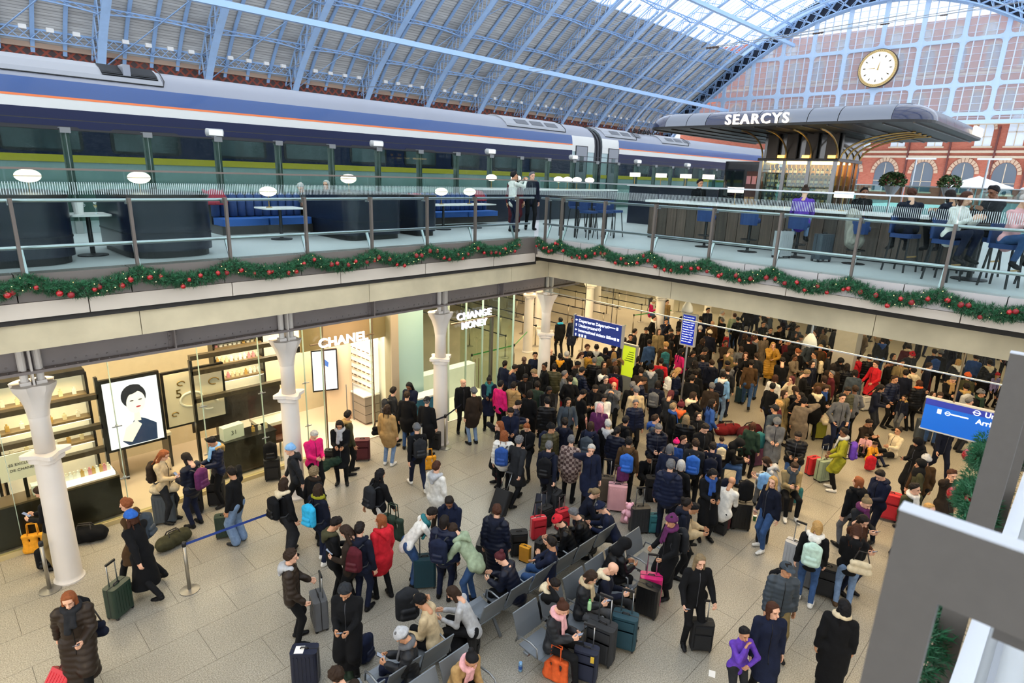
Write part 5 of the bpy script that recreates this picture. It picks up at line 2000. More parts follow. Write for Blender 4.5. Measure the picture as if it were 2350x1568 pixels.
def np_mesh(name, V, Q, col=None):
    me = bpy.data.meshes.new(name)
    V = np.asarray(V)
    Q = np.asarray(Q)
    me.vertices.add(len(V))
    me.vertices.foreach_set('co', V.astype(np.float32).ravel())
    me.loops.add(Q.size)
    me.loops.foreach_set('vertex_index', Q.astype(np.int32).ravel())
    me.polygons.add(len(Q))
    me.polygons.foreach_set('loop_start', np.arange(0, Q.size, 4, dtype=np.int32))
    me.polygons.foreach_set('loop_total', np.full(len(Q), 4, np.int32))
    me.polygons.foreach_set('use_smooth', np.ones(len(Q), bool))
    me.update(calc_edges=True)
    if col is not None:
        at_ = me.color_attributes.new('Col', 'FLOAT_COLOR', 'POINT')
        c4 = np.ones((len(V), 4), np.float32)
        c4[:, :3] = col
        at_.data.foreach_set('color', c4.ravel())
    return me


def V3(*a):
    return np.array(a, float)


def unit(v):
    return v / (np.linalg.norm(v) + 1e-9)


# ---- head and hand templates
def make_head():
    pr = [((0, -.018, .035), (0, .008, .04), .08, .078, ((1, 0, 0), .93)), ((0, .018, -.03), (0, .03, -.065), .064, .046, ((1, 0, 0), .95)),
          ((0, .088, .012), (0, .106, -.018), .008, .013), ((0, .1, -.022), (0, .1, -.024), .014, .014),
          ((.074, -.008, .012), (.076, -.014, -.028), .014, .009, ((1, 0, 0), .6)), ((-.074, -.008, .012), (-.076, -.014, -.028), .014, .009, ((1, 0, 0), .6)),
          ((-.022, .076, -.055), (.022, .076, -.055), .011, .011), ((0, .07, -.085), (0, .07, -.088), .016, .016),
          ((-.035, .07, .03), (.035, .07, .03), .016, .016), ((0, -.02, -.08), (0, -.035, -.2), .052, .056)]
    V, Q = solid(pr, .0075, .018)
    # eye sockets: press in
    col = np.ones((len(V), 3))
    for sx in (-1, 1):
        d = np.linalg.norm((V - V3(sx * .031, .085, .012)) / V3(1, 1.4, .7), axis=1)
        m = d < .018
        V[m, 1] -= .006 * (1 - d[m] / .018)
        e = (np.abs(V[:, 0] - sx * .031) < .013) & (np.abs(V[:, 2] - .01) < .0065) & (V[:, 1] > .04)
        col[e] = (.16, .14, .14)
        b = (np.abs(V[:, 0] - sx * .032) < .02) & (np.abs(V[:, 2] - .031) < .006) & (V[:, 1] > .04)
        col[b] = (.3, .22, .18)
    l = (np.abs(V[:, 0]) < .022) & (np.abs(V[:, 2] + .055) < .007) & (V[:, 1] > .05)
    col[l] = (.72, .38, .38)
    return V, Q, col


HEAD = make_head()


def make_hand(curl):
    """Wrist at origin, fingers along +z, palm facing +y, thumb on +x side."""
    pr = [((-.016, 0, .03), (-.018, 0, .082), .021, .02, ((0, 1, 0), .7)), ((.014, 0, .03), (.016, 0, .084), .021, .019, ((0, 1, 0), .7)), ((0, 0, -.03), (0, 0, .03), .026, .028, ((0, 1, 0), .8))]
    for x, L in ((.03, .068), (.0105, .078), (-.0095, .072), (-.029, .056)):
        p = V3(x, 0, .09)
        a = 0.
        for j, fr in enumerate((.45, .32, .23)):
            a += curl * (.7, 1., .8)[j]
            q = p + V3(0, math.sin(a), math.cos(a)) * L * fr
            pr.append((p, q, .0095 - .001 * j, .009 - .001 * j))
            p = q
    pr += [((.03, .004, .03), (.05, .016, .058), .014, .011), ((.05, .016, .058), (.056, .03 + .01 * curl, .088), .011, .009)]
    V, Q = solid(pr, .0065, .006)
    return V, Q, np.ones((len(V), 3))


HANDS = {'r': make_hand(.45), 'g': make_hand(1.15)}


def ik(a, t, l1, l2, pole):
    d = t - a
    L = min(np.linalg.norm(d), (l1 + l2) * .995)
    u = unit(d)
    t2 = a + u * L
    x = (l1 * l1 - l2 * l2 + L * L) / (2 * L)
    hgt = math.sqrt(max(0, l1 * l1 - x * x))
    pl = pole - u * (pole @ u)
    pl = unit(pl)
    return a + u * x + pl * hgt, t2


STD = dict(pel=(0, 0, .94), lean=0, hp=0, hy=0, wr=(.26, .05, .80), wl=(-.26, .05, .80), ar=(.1, .0, .09), al=(-.1, .02, .09), er=(.28, -1, -.1), el=(-.28, -1, -.1), hr='r', hl='r', sit=0)
POSES = {
    'stand': {}, 'stand2': dict(wr=(.24, .1, .82), wl=(-.25, -.02, .8), ar=(.12, -.05, .09), al=(-.09, .1, .09), hy=25),
    'phone': dict(wr=(.09, .30, 1.12), wl=(-.09, .29, 1.1), hp=32, hr='g', hl='g'),
    'phone1': dict(wr=(.06, .32, 1.16), wl=(-.25, .06, .82), hp=26, hr='g', hy=-6),
    'walk': dict(wr=(.25, .22, .86), wl=(-.26, -.16, .84), ar=(.09, -.34, .17), al=(-.09, .32, .1), lean=5),
    'pull': dict(wr=(.26, -.26, .86), wl=(-.25, .18, .86), ar=(.09, -.3, .16), al=(-.09, .28, .1), lean=6, hr='g'),
    'pullphone': dict(wr=(.28, -.2, .84), wl=(-.14, .32, 1.1), ar=(.09, -.26, .15), al=(-.09, .26, .1), hp=18, hr='g', hl='g'),
    'push': dict(wr=(.2, .42, .95), wl=(-.24, -.2, .86), ar=(.09, .34, .1), al=(-.09, -.38, .2), lean=10, hr='g'),
    'handle': dict(wr=(.26, .2, .94), wl=(-.22, .26, 1.0), hr='g', hl='g', hp=8, ar=(.12, .06, .09)),
    'ear': dict(wr=(.13, .08, 1.52), wl=(-.25, .06, .82), er=(1, -.2, -.6), hr='g', hy=-12, hp=8),
    'fold': dict(wr=(-.1, .25, 1.12), wl=(.1, .23, 1.08), er=(1, -.3, -.4), el=(-1, -.3, -.4)),
    'pocket': dict(wr=(.2, .14, .95), wl=(-.2, .14, .95), er=(1, -1, 0), el=(-1, -1, 0)),
    'photo': dict(wr=(.08, .4, 1.5), wl=(-.08, .4, 1.5), er=(.6, 0, -1), el=(-.6, 0, -1), hr='g', hl='g'),
    'lean': dict(lean=38, hp=22, wr=(.16, .55, .86), wl=(-.16, .52, .84), pel=(0, -.06, .93), al=(-.1, .04, .09)),
    'hip': dict(wr=(.2, .05, 1.0), er=(1, -.6, 0), wl=(-.25, .08, .82), hy=15),
    'chin': dict(wr=(.03, .17, 1.42), wl=(-.05, .22, 1.1), er=(.6, .1, -1), el=(-1, 0, -.3), hp=10),
    'sit': dict(pel=(0, 0, .54), lean=4, ar=(.12, .47, .09), al=(-.12, .45, .09), wr=(.09, .34, .80), wl=(-.09, .34, .79), hp=34, hr='g', hl='g', sit=1),
    'sit2': dict(pel=(0, 0, .54), lean=26, ar=(.15, .4, .09), al=(-.13, .48, .09), wr=(.1, .5, .72), wl=(-.1, .48, .7), hp=22, sit=1),
    'sit3': dict(pel=(0, 0, .54), lean=-4, ar=(.13, .52, .09), al=(-.1, .6, .09), wr=(-.09, .26, .86), wl=(.09, .25, .82), er=(1, -.2, -.3), el=(-1, -.2, -.3), hp=10, sit=1),
    'sit4': dict(pel=(0, 0, .54), lean=16, ar=(.12, .47, .09), al=(-.12, .42, .09), wr=(.1, .2, 1.2), wl=(-.12, .4, .66), er=(.5, .5, -1), hp=25, sit=1),
    'floor': dict(pel=(0, 0, .13), lean=6, ar=(.14, .55, .07), al=(-.16, .58, .07), wr=(.12, .38, .46), wl=(-.12, .38, .46), hp=20, sit=2),
    'floor2': dict(pel=(0, 0, .13), lean=-14, ar=(.16, .82, .07), al=(-.12, .84, .07), wr=(.3, -.22, .1), wl=(-.14, .3, .4), hp=0, sit=2),
    'crouch': dict(pel=(0, -.1, .36), lean=24, ar=(.14, .12, .09), al=(-.14, .16, .09), wr=(.12, .42, .5), wl=(-.12, .42, .5), hp=15, sit=3),
    'bar': dict(pel=(0, 0, .54), lean=8, ar=(.14, .3, .2), al=(-.12, .32, .2), wr=(.12, .4, .86), wl=(-.12, .4, .86), hp=14, sit=1),
}
PHRASE = {'stand': 'standing', 'stand2': 'standing half turned', 'phone': 'looking down at a phone', 'phone1': 'holding up a phone', 'walk': 'walking', 'pull': 'pulling a case', 'pullphone': 'walking with phone and case', 'push': 'pushing a case',
          'handle': 'holding a case handle', 'ear': 'hand at the ear', 'fold': 'with folded arms', 'pocket': 'hands in pockets', 'photo': 'raising both hands', 'lean': 'bending forward', 'hip': 'hand on hip', 'chin': 'hand at chin',
          'sit': 'seated, head bowed', 'sit2': 'seated, leaning forward', 'sit3': 'seated, arms folded', 'sit4': 'seated with one hand up', 'floor': 'sitting on the floor', 'floor2': 'reclining on the floor', 'crouch': 'crouching', 'bar': 'perched on a high seat'}
SK = {}


def skel(name):
    if name in SK:
        return SK[name]
    p = dict(STD)
    p.update(POSES[name])
    J = {}
    L = math.radians(p['lean'])
    up = V3(0, math.sin(L), math.cos(L))
    fw = V3(0, math.cos(L), -math.sin(L))
    pel = V3(*p['pel'])
    J['pel'], J['up'], J['fw'] = pel, up, fw
    J['chest'] = pel + up * .36 + fw * .01
    J['nb'] = pel + up * .50
    tot = L * .55 + math.radians(p['hp'])
    hu = V3(0, math.sin(tot), math.cos(tot))
    J['head'] = J['nb'] + unit(up + hu) * .17 + V3(0, .025, 0)
    cy, sy = math.cos(math.radians(p['hy'])), math.sin(math.radians(p['hy']))
    hf = V3(0, math.cos(tot), -math.sin(tot))
    hx = V3(1, 0, 0)
    J['hR'] = np.stack([hx * cy + hf * sy, hf * cy - hx * sy, hu], 1)
    for s, sx in (('r', 1), ('l', -1)):
        sh = pel + up * .455 + V3(sx * .168, 0, 0)
        J['s' + s] = sh
        J['e' + s], J['w' + s] = ik(sh, V3(*p['w' + s]), .285, .25, V3(*p['e' + s]))
        hip = pel + V3(sx * .092, 0, -.03)
        J['h' + s] = hip
        J['k' + s], J['a' + s] = ik(hip, V3(*p['a' + s]), .43, .43, V3(sx * .12, 1, .25 if p['sit'] else 0))
        d = unit(J['w' + s] - J['e' + s])
        inn = V3(-sx, .35, .25)
        n = unit(inn - d * (inn @ d))
        J['H' + s] = np.stack([np.cross(n, d), n, d], 1)
    J['p'] = p
    SK[name] = J
    return J


BODY = {}


def body_mesh(name):
    if name in BODY:
        return BODY[name]
    J = skel(name)
    bq = (tuple(J['fw']), .7)
    pr = [(J['pel'], J['chest'], .1, .105, bq), (J['chest'], J['nb'], .1, .055, bq), (J['nb'], J['head'] - J['hR'][:, 2] * .08, .055, .05)]
    for s in 'rl':
        pr += [(J['s' + s], J['e' + s], .047, .038), (J['e' + s], J['w' + s], .038, .027), (J['h' + s], J['k' + s], .078, .05), (J['k' + s], J['a' + s], .05, .034)]
    V, Q = solid(pr, .024, .03)
    parts = [(V, Q, np.ones((len(V), 3)))]
    hV = HEAD[0] @ J['hR'].T + J['head']
    parts.append((hV, HEAD[1], HEAD[2]))
    for s in 'rl':
        t = HANDS[J['p']['h' + s]]
        v = t[0].copy()
        q = t[1]
        if s == 'r':
            v[:, 0] *= -1
            q = q[:, ::-1]
        Hm = J['H' + s]
        parts.append((v @ Hm.T + J['w' + s], q, t[2]))
    n = 0
    Vs, Qs, Cs = [], [], []
    for v, q, c in parts:
        Vs.append(v)
        Qs.append(q + n)
        Cs.append(c)
        n += len(v)
    BODY[name] = np_mesh('body', np.concatenate(Vs), np.concatenate(Qs), np.concatenate(Cs))
    return BODY[name]


GARM = {}


def folds(F, X, Y, Z, a=.006):
    return F + a * np.sin(19 * X + 9 * Z + 3 * np.sin(13 * Y)) * np.sin(15 * Z + 11 * Y + 2 * np.sin(9 * X))


def top_mesh(pose, kind):
    """kind: jacket, puffer, coat, longcoat, longpuffer, sweater"""
    key = (pose, kind)
    if key in GARM:
        return GARM[key]
    J = skel(pose)
    sit = J['p']['sit']
    fat = {'jacket': .008, 'puffer': .02, 'coat': .012, 'longcoat': .014, 'longpuffer': .022, 'sweater': -.004}[kind]
    up, fw, pel = J['up'], J['fw'], J['pel']
    sq = (tuple(fw), .74)
    hipz = pel - up * .08
    pr = [(hipz, J['chest'], .146 + fat, .15 + fat, sq), (J['chest'], J['nb'] - up * .03, .152 + fat, .08 + fat, sq),
          (J['sl'], J['sr'], .064 + fat * .6, .064 + fat * .6, sq), (J['nb'] - up * .03, J['nb'] + up * .03, .078 + fat * .4, .07 + fat * .4)]
    for s in 'rl':
        w = J['e' + s] + (J['w' + s] - J['e' + s]) * .97
        pr += [(J['s' + s], J['e' + s], .061 + fat * .8, .052 + fat * .8), (J['e' + s], w, .052 + fat * .8, .04 + fat * .5)]
    low = -9
    if kind in ('coat', 'longcoat', 'longpuffer'):
        lg = .95 if kind != 'coat' else .62
        if kind == 'longcoat':
            lg = 1.25
        if sit:
            for s in 'rl':
                d = J['k' + s] - J['h' + s]
                pr.append((J['h' + s], J['h' + s] + d * min(lg, 1.0) * .92, .115 + fat, .095 + fat))
        else:
            km = (J['kr'] + J['kl']) / 2
            am = (J['ar'] + J['al']) / 2
            end = km if kind == 'coat' else (km + am) / 2
            if kind == 'longcoat':
                end = am * .75 + km * .25
            wide = .165 if kind != 'longcoat' else .18
            sp = np.linalg.norm((J['ar'] - J['al'])[1:2]) * .28
            pr.append((hipz, end, .152 + fat, wide + fat * .6 + sp * .35, ((0, 1, 0), .82)))
            for s in 'rl':
                d = J['k' + s] - J['h' + s]
                pr.append((J['h' + s], J['h' + s] + d * (.6 if kind == 'coat' else .95), .11 + fat, .1 + fat))
            low = end[2] + .02
            if kind == 'longcoat':
                low = max(.27, end[2])
    else:
        pr.append((J['hr'] - V3(0, 0, -.02), J['hl'] - V3(0, 0, -.02), .125 + fat, .125 + fat, sq))
    rib = kind in ('puffer', 'longpuffer')
    def post(F, X, Y, Z):
        if rib:
            T = (X * 0 + (Y - pel[1]) * up[1] + (Z - pel[2]) * up[2])
            F = F - .013 * np.abs(np.sin(T * PI / .085)) + .004
            return folds(F, X, Y, Z, .003)
        return folds(F, X, Y, Z, .007)
    neck = J['nb'] + up * .055
    def clip(X, Y, Z):
        c = (X - neck[0]) * up[0] + (Y - neck[1]) * up[1] + (Z - neck[2]) * up[2]
        c = np.where(np.abs(X) > .11, -1, c)
        c = np.where((Y - neck[1]) * fw[1] > .14, -1, c)
        if not sit and low > 0:
            c = np.maximum(c, low - Z)
        elif sit == 2:
            c = np.maximum(c, .012 - Z)
        return c
    V, Q = solid(pr, .0195, .026, clip, post)
    # front closure: a line up the middle of the front
    ax_ = (V - pel) @ up
    ft = (V - pel) @ fw
    pts = []
    top_t = float((neck - pel) @ up) - .03
    t0 = -.06 if sit else max(-.14, (low - pel[2]) + .03 if low > 0 else -.14)
    t_ = t0
    while t_ < top_t:
        m = (np.abs(V[:, 0]) < .03) & (np.abs(ax_ - t_) < .02) & (ft > .03) & (ft < .26)
        if m.any():
            pts.append(tuple(pel + up * t_ + fw * (np.median(ft[m]) + .003)))
        t_ += .035
    if len(pts) > 3 and kind != 'sweater':
        GARM[key + ('zip',)] = MB().tube(pts, .006, 5).mesh('front_zip', True)
    GARM[key] = np_mesh('garment', V, Q)
    return GARM[key]


def leg_mesh(pose, kind):
    key = (pose, 'L' + kind)
    if key in GARM:
        return GARM[key]
    J = skel(pose)
    w = {'slim': (.093, .062, .05), 'wide': (.108, .092, .095), 'skirt': (.1, .1, .1)}[kind]
    pr = [(J['hr'], J['hl'], .118, .118, ((0, 1, 0), .9))]
    for s in 'rl':
        an = J['a' + s] + (J['k' + s] - J['a' + s]) * .02
        pr += [(J['h' + s], J['k' + s], w[0], w[1]), (J['k' + s], an, w[1], w[2])]
    V, Q = solid(pr, .0205, .03, lambda X, Y, Z: .03 - Z, lambda F, X, Y, Z: folds(F, X, Y, Z, .004))
    GARM[key] = np_mesh('trousers', V, Q)
    return GARM[key]


def shoe_mesh(pose):
    key = (pose, 'S')
    if key in GARM:
        return GARM[key]
    J = skel(pose)
    pr = []
    for s, sx in (('r', 1), ('l', -1)):
        a = J['a' + s]
        z0 = a[2] - .09
        fl = V3(sx * .18, 1, -.35 if z0 > .04 else 0)
        fl = unit(fl)
        if J['p']['sit'] == 2:
            fl = unit(V3(sx * .2, .6, .45))
        hz = V3(a[0], a[1] - .03, z0 + .042)
        pr += [(hz, hz + fl * .12, .04, .044, ((0, 0, 1), .95)), (hz + fl * .12, hz + fl * .2, .044, .036, ((0, 0, 1), .8)), (a, hz + fl * .03, .048, .045)]
    GARM[key] = tuple(np_mesh('shoe', *solid(pr[3 * i:3 * i + 3], .012, .02, lambda X, Y, Z: .002 - Z)) for i in (0, 1))
    return GARM[key]


# ---- hair and headwear, in the head frame
def hair_mesh(kind):
    key = ('hair', kind)
    if key in GARM:
        return GARM[key]
    base = [((0, -.022, .038), (0, .004, .046), .091, .087, ((1, 0, 0), .95))]
    face = lambda y0, z0: (lambda X, Y, Z: np.minimum((Y - y0) * .85 + (z0 - Z) * .5, np.maximum(Y - y0 - .05, z0 - .02 - Z)))
    clip = lambda X, Y, Z: np.maximum((Y - .035) * .8 - (Z - .05) * .75, -.06 - Z - .0)
    post = None
    h, k = .0105, .02
    wav = lambda a, f: (lambda F, X, Y, Z: F + a * np.sin(f * X + 4 * np.sin(f * .4 * Z)) * np.sin(f * .8 * Y + f * .5 * Z))
    if kind == 'short':
        base = [((0, -.022, .042), (0, .006, .052), .094, .09, ((1, 0, 0), .95)), ((-.03, .02, .105), (.03, .03, .11), .036, .034)]
        post = wav(.007, 62)
    elif kind == 'curly':
        base = [((0, -.022, .045), (0, .0, .055), .104, .1, ((1, 0, 0), .97))]
        post = wav(.011, 75)
        clip = lambda X, Y, Z: np.maximum((Y - .035) * .8 - (Z - .05) * .7, -.09 - Z)
    elif kind == 'bob':
        base += [((.062, -.02, .0), (.072, -.0, -.11), .036, .03), ((-.062, -.02, .0), (-.072, -.0, -.11), .036, .03), ((0, -.07, .0), (0, -.075, -.12), .06, .055, ((0, 1, 0), .7))]
        clip = lambda X, Y, Z: np.where(np.abs(X) < .055, (Y - .035) * .8 - (Z - .055) * .75, Y - .07)
        post = wav(.004, 90)
    elif kind == 'long':
        base += [((.06, -.03, .0), (.085, -.01, -.2), .036, .034), ((-.06, -.03, .0), (-.085, -.01, -.2), .036, .034), ((0, -.08, .0), (0, -.105, -.34), .075, .07, ((0, 1, 0), .5)),
                 ((.085, -.01, -.2), (.08, .03, -.32), .034, .02), ((-.085, -.01, -.2), (-.08, .03, -.32), .034, .02)]
        clip = lambda X, Y, Z: np.where(np.abs(X) < .055, (Y - .035) * .8 - (Z - .055) * .75, Y - .075)
        post = wav(.006, 80)
    elif kind == 'pony':
        base += [((0, -.1, .05), (0, -.135, .03), .03, .03), ((0, -.135, .03), (0, -.14, -.22), .034, .016)]
        post = wav(.003, 110)
    elif kind == 'bun':
        base += [((0, -.085, .1), (0, -.095, .11), .042, .042)]
        post = wav(.003, 110)
    V, Q = solid(base, h, k, clip, post)
    GARM[key] = np_mesh('hair', V, Q)
    return GARM[key]


def hat_mesh(kind):
    key = ('hat', kind)
    if key in GARM:
        return GARM[key]
    post = None
    if kind == 'beanie':
        pr = [((0, -.022, .045), (0, .004, .055), .1, .098, ((1, 0, 0), .95)), ((0, -.03, .1), (0, -.035, .13), .06, .045)]
        clip = lambda X, Y, Z: -(Z - .028 - .12 * Y)
        post = lambda F, X, Y, Z: np.where((Z < .075 + .12 * Y), F - .008, F) + .0025 * np.sin(150 * np.arctan2(X, Y + .02) / 2.2)
    elif kind == 'bobble':
        pr = [((0, -.022, .045), (0, .004, .055), .1, .098, ((1, 0, 0), .95)), ((0, -.02, .165), (0, -.02, .17), .036, .036)]
        clip = lambda X, Y, Z: -(Z - .028 - .12 * Y)
        post = lambda F, X, Y, Z: np.where((Z < .075 + .12 * Y), F - .008, F)
    elif kind == 'cap':
        pr = [((0, -.02, .045), (0, .004, .055), .098, .096, ((1, 0, 0), .95)), ((-.03, .1, .062), (.03, .1, .062), .055, .055, ((0, 0, 1), .18)), ((0, .12, .058), (0, .13, .056), .05, .05, ((0, 0, 1), .18))]
        clip = lambda X, Y, Z: -(Z - .045)
    elif kind == 'hood':
        pr = [((0, -.03, .04), (0, .01, .05), .118, .112), ((0, -.05, -.04), (0, -.06, -.14), .1, .12), ((0, .05, .03), (0, .1, .02), .05, .062, None, 'cut'), ((0, .08, -.04), (0, .12, -.05), .062, .07, None, 'cut'), ((0, .06, .02), (0, .14, .02), .066, .075, None, 'cut')]
        clip = None
    else:   # headscarf
        pr = [((0, -.025, .04), (0, .008, .05), .104, .1), ((0, -.02, -.06), (0, -.01, -.16), .085, .13), ((0, .0, -.16), (0, .0, -.22), .14, .16, ((0, 1, 0), .75)), ((0, .07, -.01), (0, .15, -.015), .056, .075, None, 'cut')]
        clip = None
    V, Q = solid(pr, .0105, .02, clip, post)
    GARM[key] = np_mesh('hat', V, Q)
    return GARM[key]


def neck_mesh(kind):
    """scarf or lowered hood around the base of the neck, in the chest frame (z along the spine)."""
    key = ('neck', kind)
    if key in GARM:
        return GARM[key]
    pr = []
    if kind == 'scarf':
        for i in range(14):
            a, b = 2 * PI * i / 14, 2 * PI * (i + 1) / 14
            pr.append(((.085 * math.cos(a), .08 * math.sin(a) + .015, .04 - .03 * math.sin(a)), (.085 * math.cos(b), .08 * math.sin(b) + .015, .04 - .03 * math.sin(b)), .042, .042))
        pr += [((.03, .12, .0), (.05, .17, -.26), .04, .045, ((0, 1, 0), .5)), ((-.03, .12, .0), (-.03, .17, -.18), .035, .04, ((0, 1, 0), .5))]
    else:
        for i in range(9):
            a, b = PI * (.95 + 1.1 * i / 9), PI * (.95 + 1.1 * (i + 1) / 9)
            pr.append(((.115 * math.cos(a), .1 * math.sin(a) + .02, .03), (.115 * math.cos(b), .1 * math.sin(b) + .02, .03), .042, .042))
        pr += [((-.04, -.12, .0), (.04, -.12, .0), .07, .07, ((0, 1, 0), .8)), ((0, -.14, -.03), (0, -.15, -.1), .075, .05, ((0, 1, 0), .6))]
    V, Q = solid(pr, .0125, .02, None, lambda F, X, Y, Z: folds(F, X * 2, Y * 2, Z * 2, .005))
    GARM[key] = np_mesh('scarf', V, Q)
    return GARM[key]


SKIN = {}


def skin_mat(code):
    if code in SKIN:
        return SKIN[code]
    c = lin({'l': '#d9a88c', 'm': '#bd8a68', 'd': '#7a5138', 'k': '#4a3024'}[code])
    m = bpy.data.materials.new('skin')
    m.use_nodes = True
    nt = m.node_tree
    b = nt.nodes['Principled BSDF']
    a = nt.nodes.new('ShaderNodeAttribute')
    a.attribute_name = 'Col'
    mx = nt.nodes.new('ShaderNodeMix')
    mx.data_type = 'RGBA'
    mx.blend_type = 'MULTIPLY'
    mx.inputs['Factor'].default_value = 1
    mx.inputs['A'].default_value = (*c, 1)
    nt.links.new(a.outputs['Color'], mx.inputs['B'])
    nt.links.new(mx.outputs['Result'], b.inputs['Base Color'])
    b.inputs['Roughness'].default_value = .55
    SKIN[code] = m
    return m


COL = dict(blk='#0d0e11', char='#212327', nav='#141b31', dnv='#0f1424', gry='#5b5d61', lgry='#a4a6a9', brn='#46331f', dbrn='#292019', tan='#a08154', bei='#b9a684', wht='#d6d4cd', crm='#cbbd9f', red='#b81f2b', mar='#4c1720',
           pnk='#cf1f6c', olv='#3d3c29', grn='#2b3a2f', mus='#a67c2b', org='#cf5a2b', yel='#d9972a', tea='#2b6a70', sky='#79a8d8', blu='#274888', pur='#5b3aa2', jean='#34507a', ljean='#6d84a3', khk='#7d6d49', lim='#8b8a23', taup='#6d6152', plum='#572650',
           mint='#b7d3c6', cyan='#2fa3cf', dgrn='#1f3328', sage='#8b9a80', lav='#8f86b5', slate='#3b444d', rose='#d9a3a6', dteal='#173c48', ginger='#7d4626', auburn='#3d2215', brown='#2b1d13', dark='#17110e', black='#0f0e11', blond='#a88450', ash='#75644a',
           grey='#5c5c5e', white='#aaa8a3', maroon='#4a1c22', fur='#9c8150', plaid='#7d6660', camo='#8a7a58', bright='#2b5cae')
CNAME = dict(blk='black', char='charcoal', nav='navy', dnv='dark navy', gry='grey', lgry='pale grey', brn='brown', dbrn='dark brown', tan='tan', bei='beige', wht='white', crm='cream', red='red', mar='maroon', pnk='bright pink', olv='olive',
             grn='green', mus='mustard', org='orange', yel='golden yellow', tea='teal', sky='sky blue', blu='blue', pur='violet', jean='denim', ljean='pale denim', khk='khaki', lim='lime', taup='taupe', plum='plum', mint='mint', cyan='cyan', dgrn='dark green',
             sage='sage green', lav='lavender', slate='slate', rose='pale pink', dteal='deep teal', ginger='ginger', auburn='auburn', brown='brown', dark='dark', black='black', blond='blond', ash='ash blond', grey='grey', white='white', maroon='maroon',
             fur='tan fur', plaid='brown plaid', camo='patterned brown', bright='bright blue')
GNAME = dict(jacket='jacket', puffer='puffer jacket', coat='coat', longcoat='long coat', longpuffer='long puffer coat', sweater='sweater')
HNAME = dict(short='short %s hair', curly='curly %s hair', bob='%s bob', long='long %s hair', pony='%s ponytail', bun='%s hair in a bun')


def cloth(c, kind='wool'):
    if c == 'plaid':
        if 'plaid' not in MATS:
            def f(nt, tc, b):
                ck = nt.nodes.new('ShaderNodeTexChecker')
                ck.inputs['Scale'].default_value = 14
                ck.inputs['Color1'].default_value = (*lin('#9c8a82'), 1)
                ck.inputs['Color2'].default_value = (*lin('#4e3a38'), 1)
                nt.links.new(tc.outputs['Object'], ck.inputs[0])
                nt.links.new(ck.outputs[0], b.inputs['Base Color'])
                b.inputs['Roughness'].default_value = .9
            MATS['plaid'] = nodes_mat('plaid_cloth', f)
        return MATS['plaid']
    rough = {'wool': .9, 'puff': .42, 'denim': .85, 'hair': .7, 'shoe': .5}[kind]
    return mat(COL.get(c, c), rough, spec=.22, var=.18 if kind != 'puff' else .08, scale=14 if kind != 'hair' else 40, bump=.15 if kind in ('wool', 'denim') else 0, bscale=60)


def chest_matrix(J):
    up, fw = J['up'], J['fw']
    return Matrix(((1, fw[0], up[0], J['nb'][0]), (0, fw[1], up[1], J['nb'][1]), (0, fw[2], up[2], J['nb'][2]), (0, 0, 0, 1)))


def head_matrix(J):
    R, h = J['hR'], J['head']
    return Matrix(((R[0][0], R[0][1], R[0][2], h[0]), (R[1][0], R[1][1], R[1][2], h[1]), (R[2][0], R[2][1], R[2][2], h[2]), (0, 0, 0, 1)))


# ---- bags
def bp_mesh():
    if 'bp' not in GARM:
        b = solid([((-.09, 0, -.17), (-.09, 0, .12), .07, .07), ((.09, 0, -.17), (.09, 0, .12), .07, .07), ((0, 0, -.17), (0, 0, .15), .085, .085), ((0, -.01, .15), (0, -.01, .17), .07, .05)], .015, .05)
        p = solid([((-.07, -.075, -.15), (.07, -.075, -.15), .05, .05), ((-.06, -.07, -.06), (.06, -.07, -.06), .045, .045)], .014, .04)
        s = MB()
        for sx in (-1, 1):
            s.tube([(sx * .07, .05, .16), (sx * .1, .14, .2), (sx * .125, .26, .14), (sx * .14, .31, .0), (sx * .155, .27, -.14), (sx * .17, .15, -.2), (sx * .12, .05, -.19)], .016, 5)
        GARM['bp'] = (np_mesh('pack_body', *b), np_mesh('front_pocket', *p), s.mesh('shoulder_strap', True), MB().tube([(-.03, .02, .2), (-.02, .02, .235), (.02, .02, .235), (.03, .02, .2)], .008, 5).mesh('grab_handle', True))
    return GARM['bp']


def backpack(name, M, c, label, s=1., worn=True, group='backpacks'):
    b, p, st, gh = bp_mesh()
    t = empty('backpack', label=label, cat='backpack', group=group)
    t.matrix_world = M @ Matrix.Scale(s, 4)
    place('pack_body', b, cloth(c), t)
    place('front_pocket', p, cloth(c, 'puff'), t)
    place('grab_handle', gh, M_black, t)
    if worn:
        place('shoulder_strap', st, mat('#24262b', .7), t)
    return t


SCASE = {}


